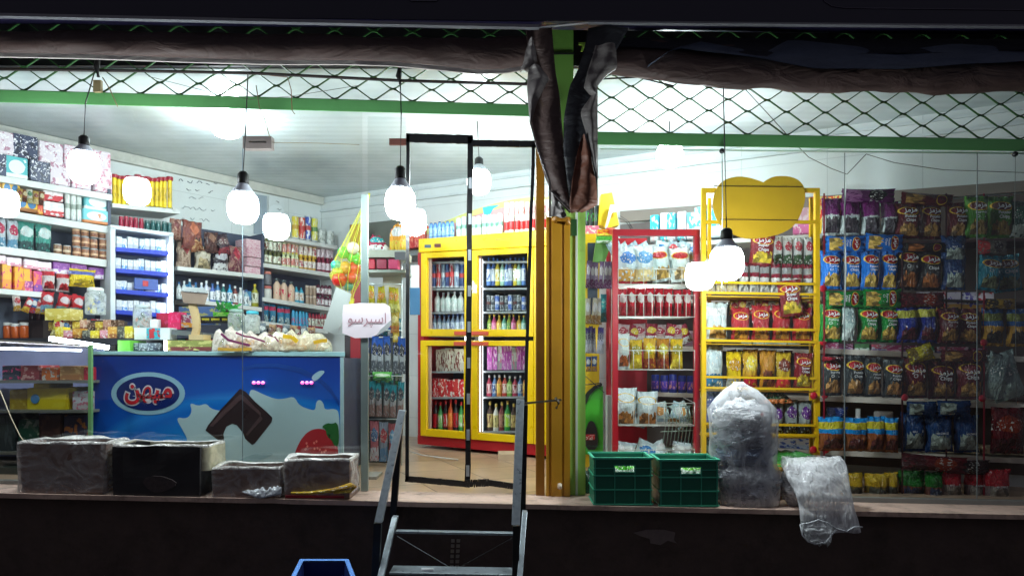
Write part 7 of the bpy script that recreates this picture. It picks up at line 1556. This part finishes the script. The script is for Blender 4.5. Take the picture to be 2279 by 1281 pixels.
# ================================================================== steel steps with handrails
st = empty("steel_steps", Vector((P(1010,1281,3.3).x, 3.3, 0))); tag(st, "black steel steps with square handrails leading up to the glass door", "steps")
M_ST = pm((150, 160, 166), .3, metal=.35, var=.35, scale=40, bump=.2); M_STB = pm((16, 17, 19), .45, var=.3)
def sp(name, a, b_, wx, wy, m): return under(MB().bar(a, b_, wx, wy).build(name, m, bevel=.002), st)
sp("handrail", P(896,912,3.66), P(843,1160,3.36), .038, .034, M_ST); sp("handrail", P(1158,888,3.66), P(1148,1166,3.36), .042, .034, M_ST)
sp("handrail_post", P(890,935,3.71), P(874,1168,3.71), .036, .03, M_STB); sp("handrail_post", P(1168,900,3.71), P(1163,1135,3.71), .034, .03, M_STB)
sp("handrail_leg", P(841,1162,3.38), P(830,1420,3.38), .038, .03, M_STB); sp("handrail_leg", P(1149,1168,3.38), P(1146,1420,3.38), .034, .03, M_STB)
g = 3.0
b0, b1 = P(880,1148,3.62), P(1168,1136,3.62)
e0 = Vector((P(832,1330,2.95).x, 2.6, 0)); e1_ = Vector((P(1150,1330,2.95).x, 2.6, 0))
sp("side_rail", b0, P(846,1290,3.30), .030, .05, M_ST); sp("side_rail", b1, P(1156,1290,3.30), .026, .05, M_ST)
sp("side_rail", P(846,1290,3.30), Vector((P(846,1290,3.3).x-.05, 2.95, 0)), .030, .05, M_STB); sp("side_rail", P(1156,1290,3.30), Vector((P(1156,1290,3.3).x+.02, 2.95, 0)), .026, .05, M_STB)
def tread(y, x0, x1, Yt, th, d=.16):
    a, b_ = P(x0, y, Yt), P(x1, y+5, Yt); mb = MB().hexa([a+Vector((0,0,-th)), b_+Vector((0,0,-th)), b_+Vector((0,d,-th)), a+Vector((0,d,-th)), a, b_, b_+Vector((0,d,0)), a+Vector((0,d,0))]); return under(mb.build("tread", M_ST, bevel=.002), st)
tread(1181, 880, 1142, 3.50, .012, .04); tread(1273, 866, 1140, 3.36, .012, .12)
sp("brace", P(884,1192,3.64), P(1002,1262,3.60), .0035, .004, M_ST); sp("brace", P(1140,1196,3.64), P(1022,1262,3.60), .003, .004, M_STB)
tag(MB().tube([P(938,1268,3.40),P(965,1268,3.40)], .012, 8).build("white_scrap", pm((206,210,214),.5)), "small white scrap lying on the lower tread of the steps", "scrap")
# blue bin
bn = empty("blue_bin", Vector((P(720,1281,3.2).x, 3.2, .3))); tag(bn, "blue plastic bin with an open top below the sill", "bin")
M_BL = pm((100, 150, 226), .4, var=.1, dirt=.1); M_BLD = pm((16, 34, 96), .45)
ro = [(667,1246,3.40),(776,1246,3.40),(790,1330,3.05),(644,1330,3.05)]; ri = [(676,1250,3.392),(766,1250,3.392),(776,1336,3.06),(660,1336,3.06)]
vo = [P(*p) for p in ro]; vi = [P(*p)+Vector((0,0,0)) for p in ri]; zt = vo[0].z
vo = [Vector((P(667,0,3.4).x,3.40,zt)),Vector((P(776,0,3.4).x,3.40,zt)),Vector((P(797,0,3.03).x,3.03,zt)),Vector((P(640,0,3.03).x,3.03,zt))]
cc = sum(vo, Vector())/4; vi = [cc+(v-cc)*.84+Vector((0,0,.0)) for v in vo]; bo = [Vector((cc.x+(v.x-cc.x)*.75, cc.y+(v.y-cc.y)*.75, zt-.32)) for v in vo]; bi = [Vector((cc.x+(v.x-cc.x)*.68, cc.y+(v.y-cc.y)*.68, zt-.31)) for v in vo]
mb = MB().add(vo+bo, [(0,1,5,4),(1,2,6,5),(2,3,7,6),(3,0,4,7),(4,5,6,7)]); under(mb.build("bin_body", M_BL), bn)
under(MB().add(vi+bi, [(0,1,5,4),(1,2,6,5),(2,3,7,6),(3,0,4,7),(4,5,6,7)]).build("bin_inside", M_BLD), bn)
under(MB().add(vo+vi+[v+Vector((0,0,.008)) for v in vo+vi], [(8,9,13,12),(9,10,14,13),(10,11,15,14),(11,8,12,15),(0,1,9,8),(1,2,10,9),(2,3,11,10),(3,0,8,11)]).build("rim", M_BL, bevel=.002), bn)
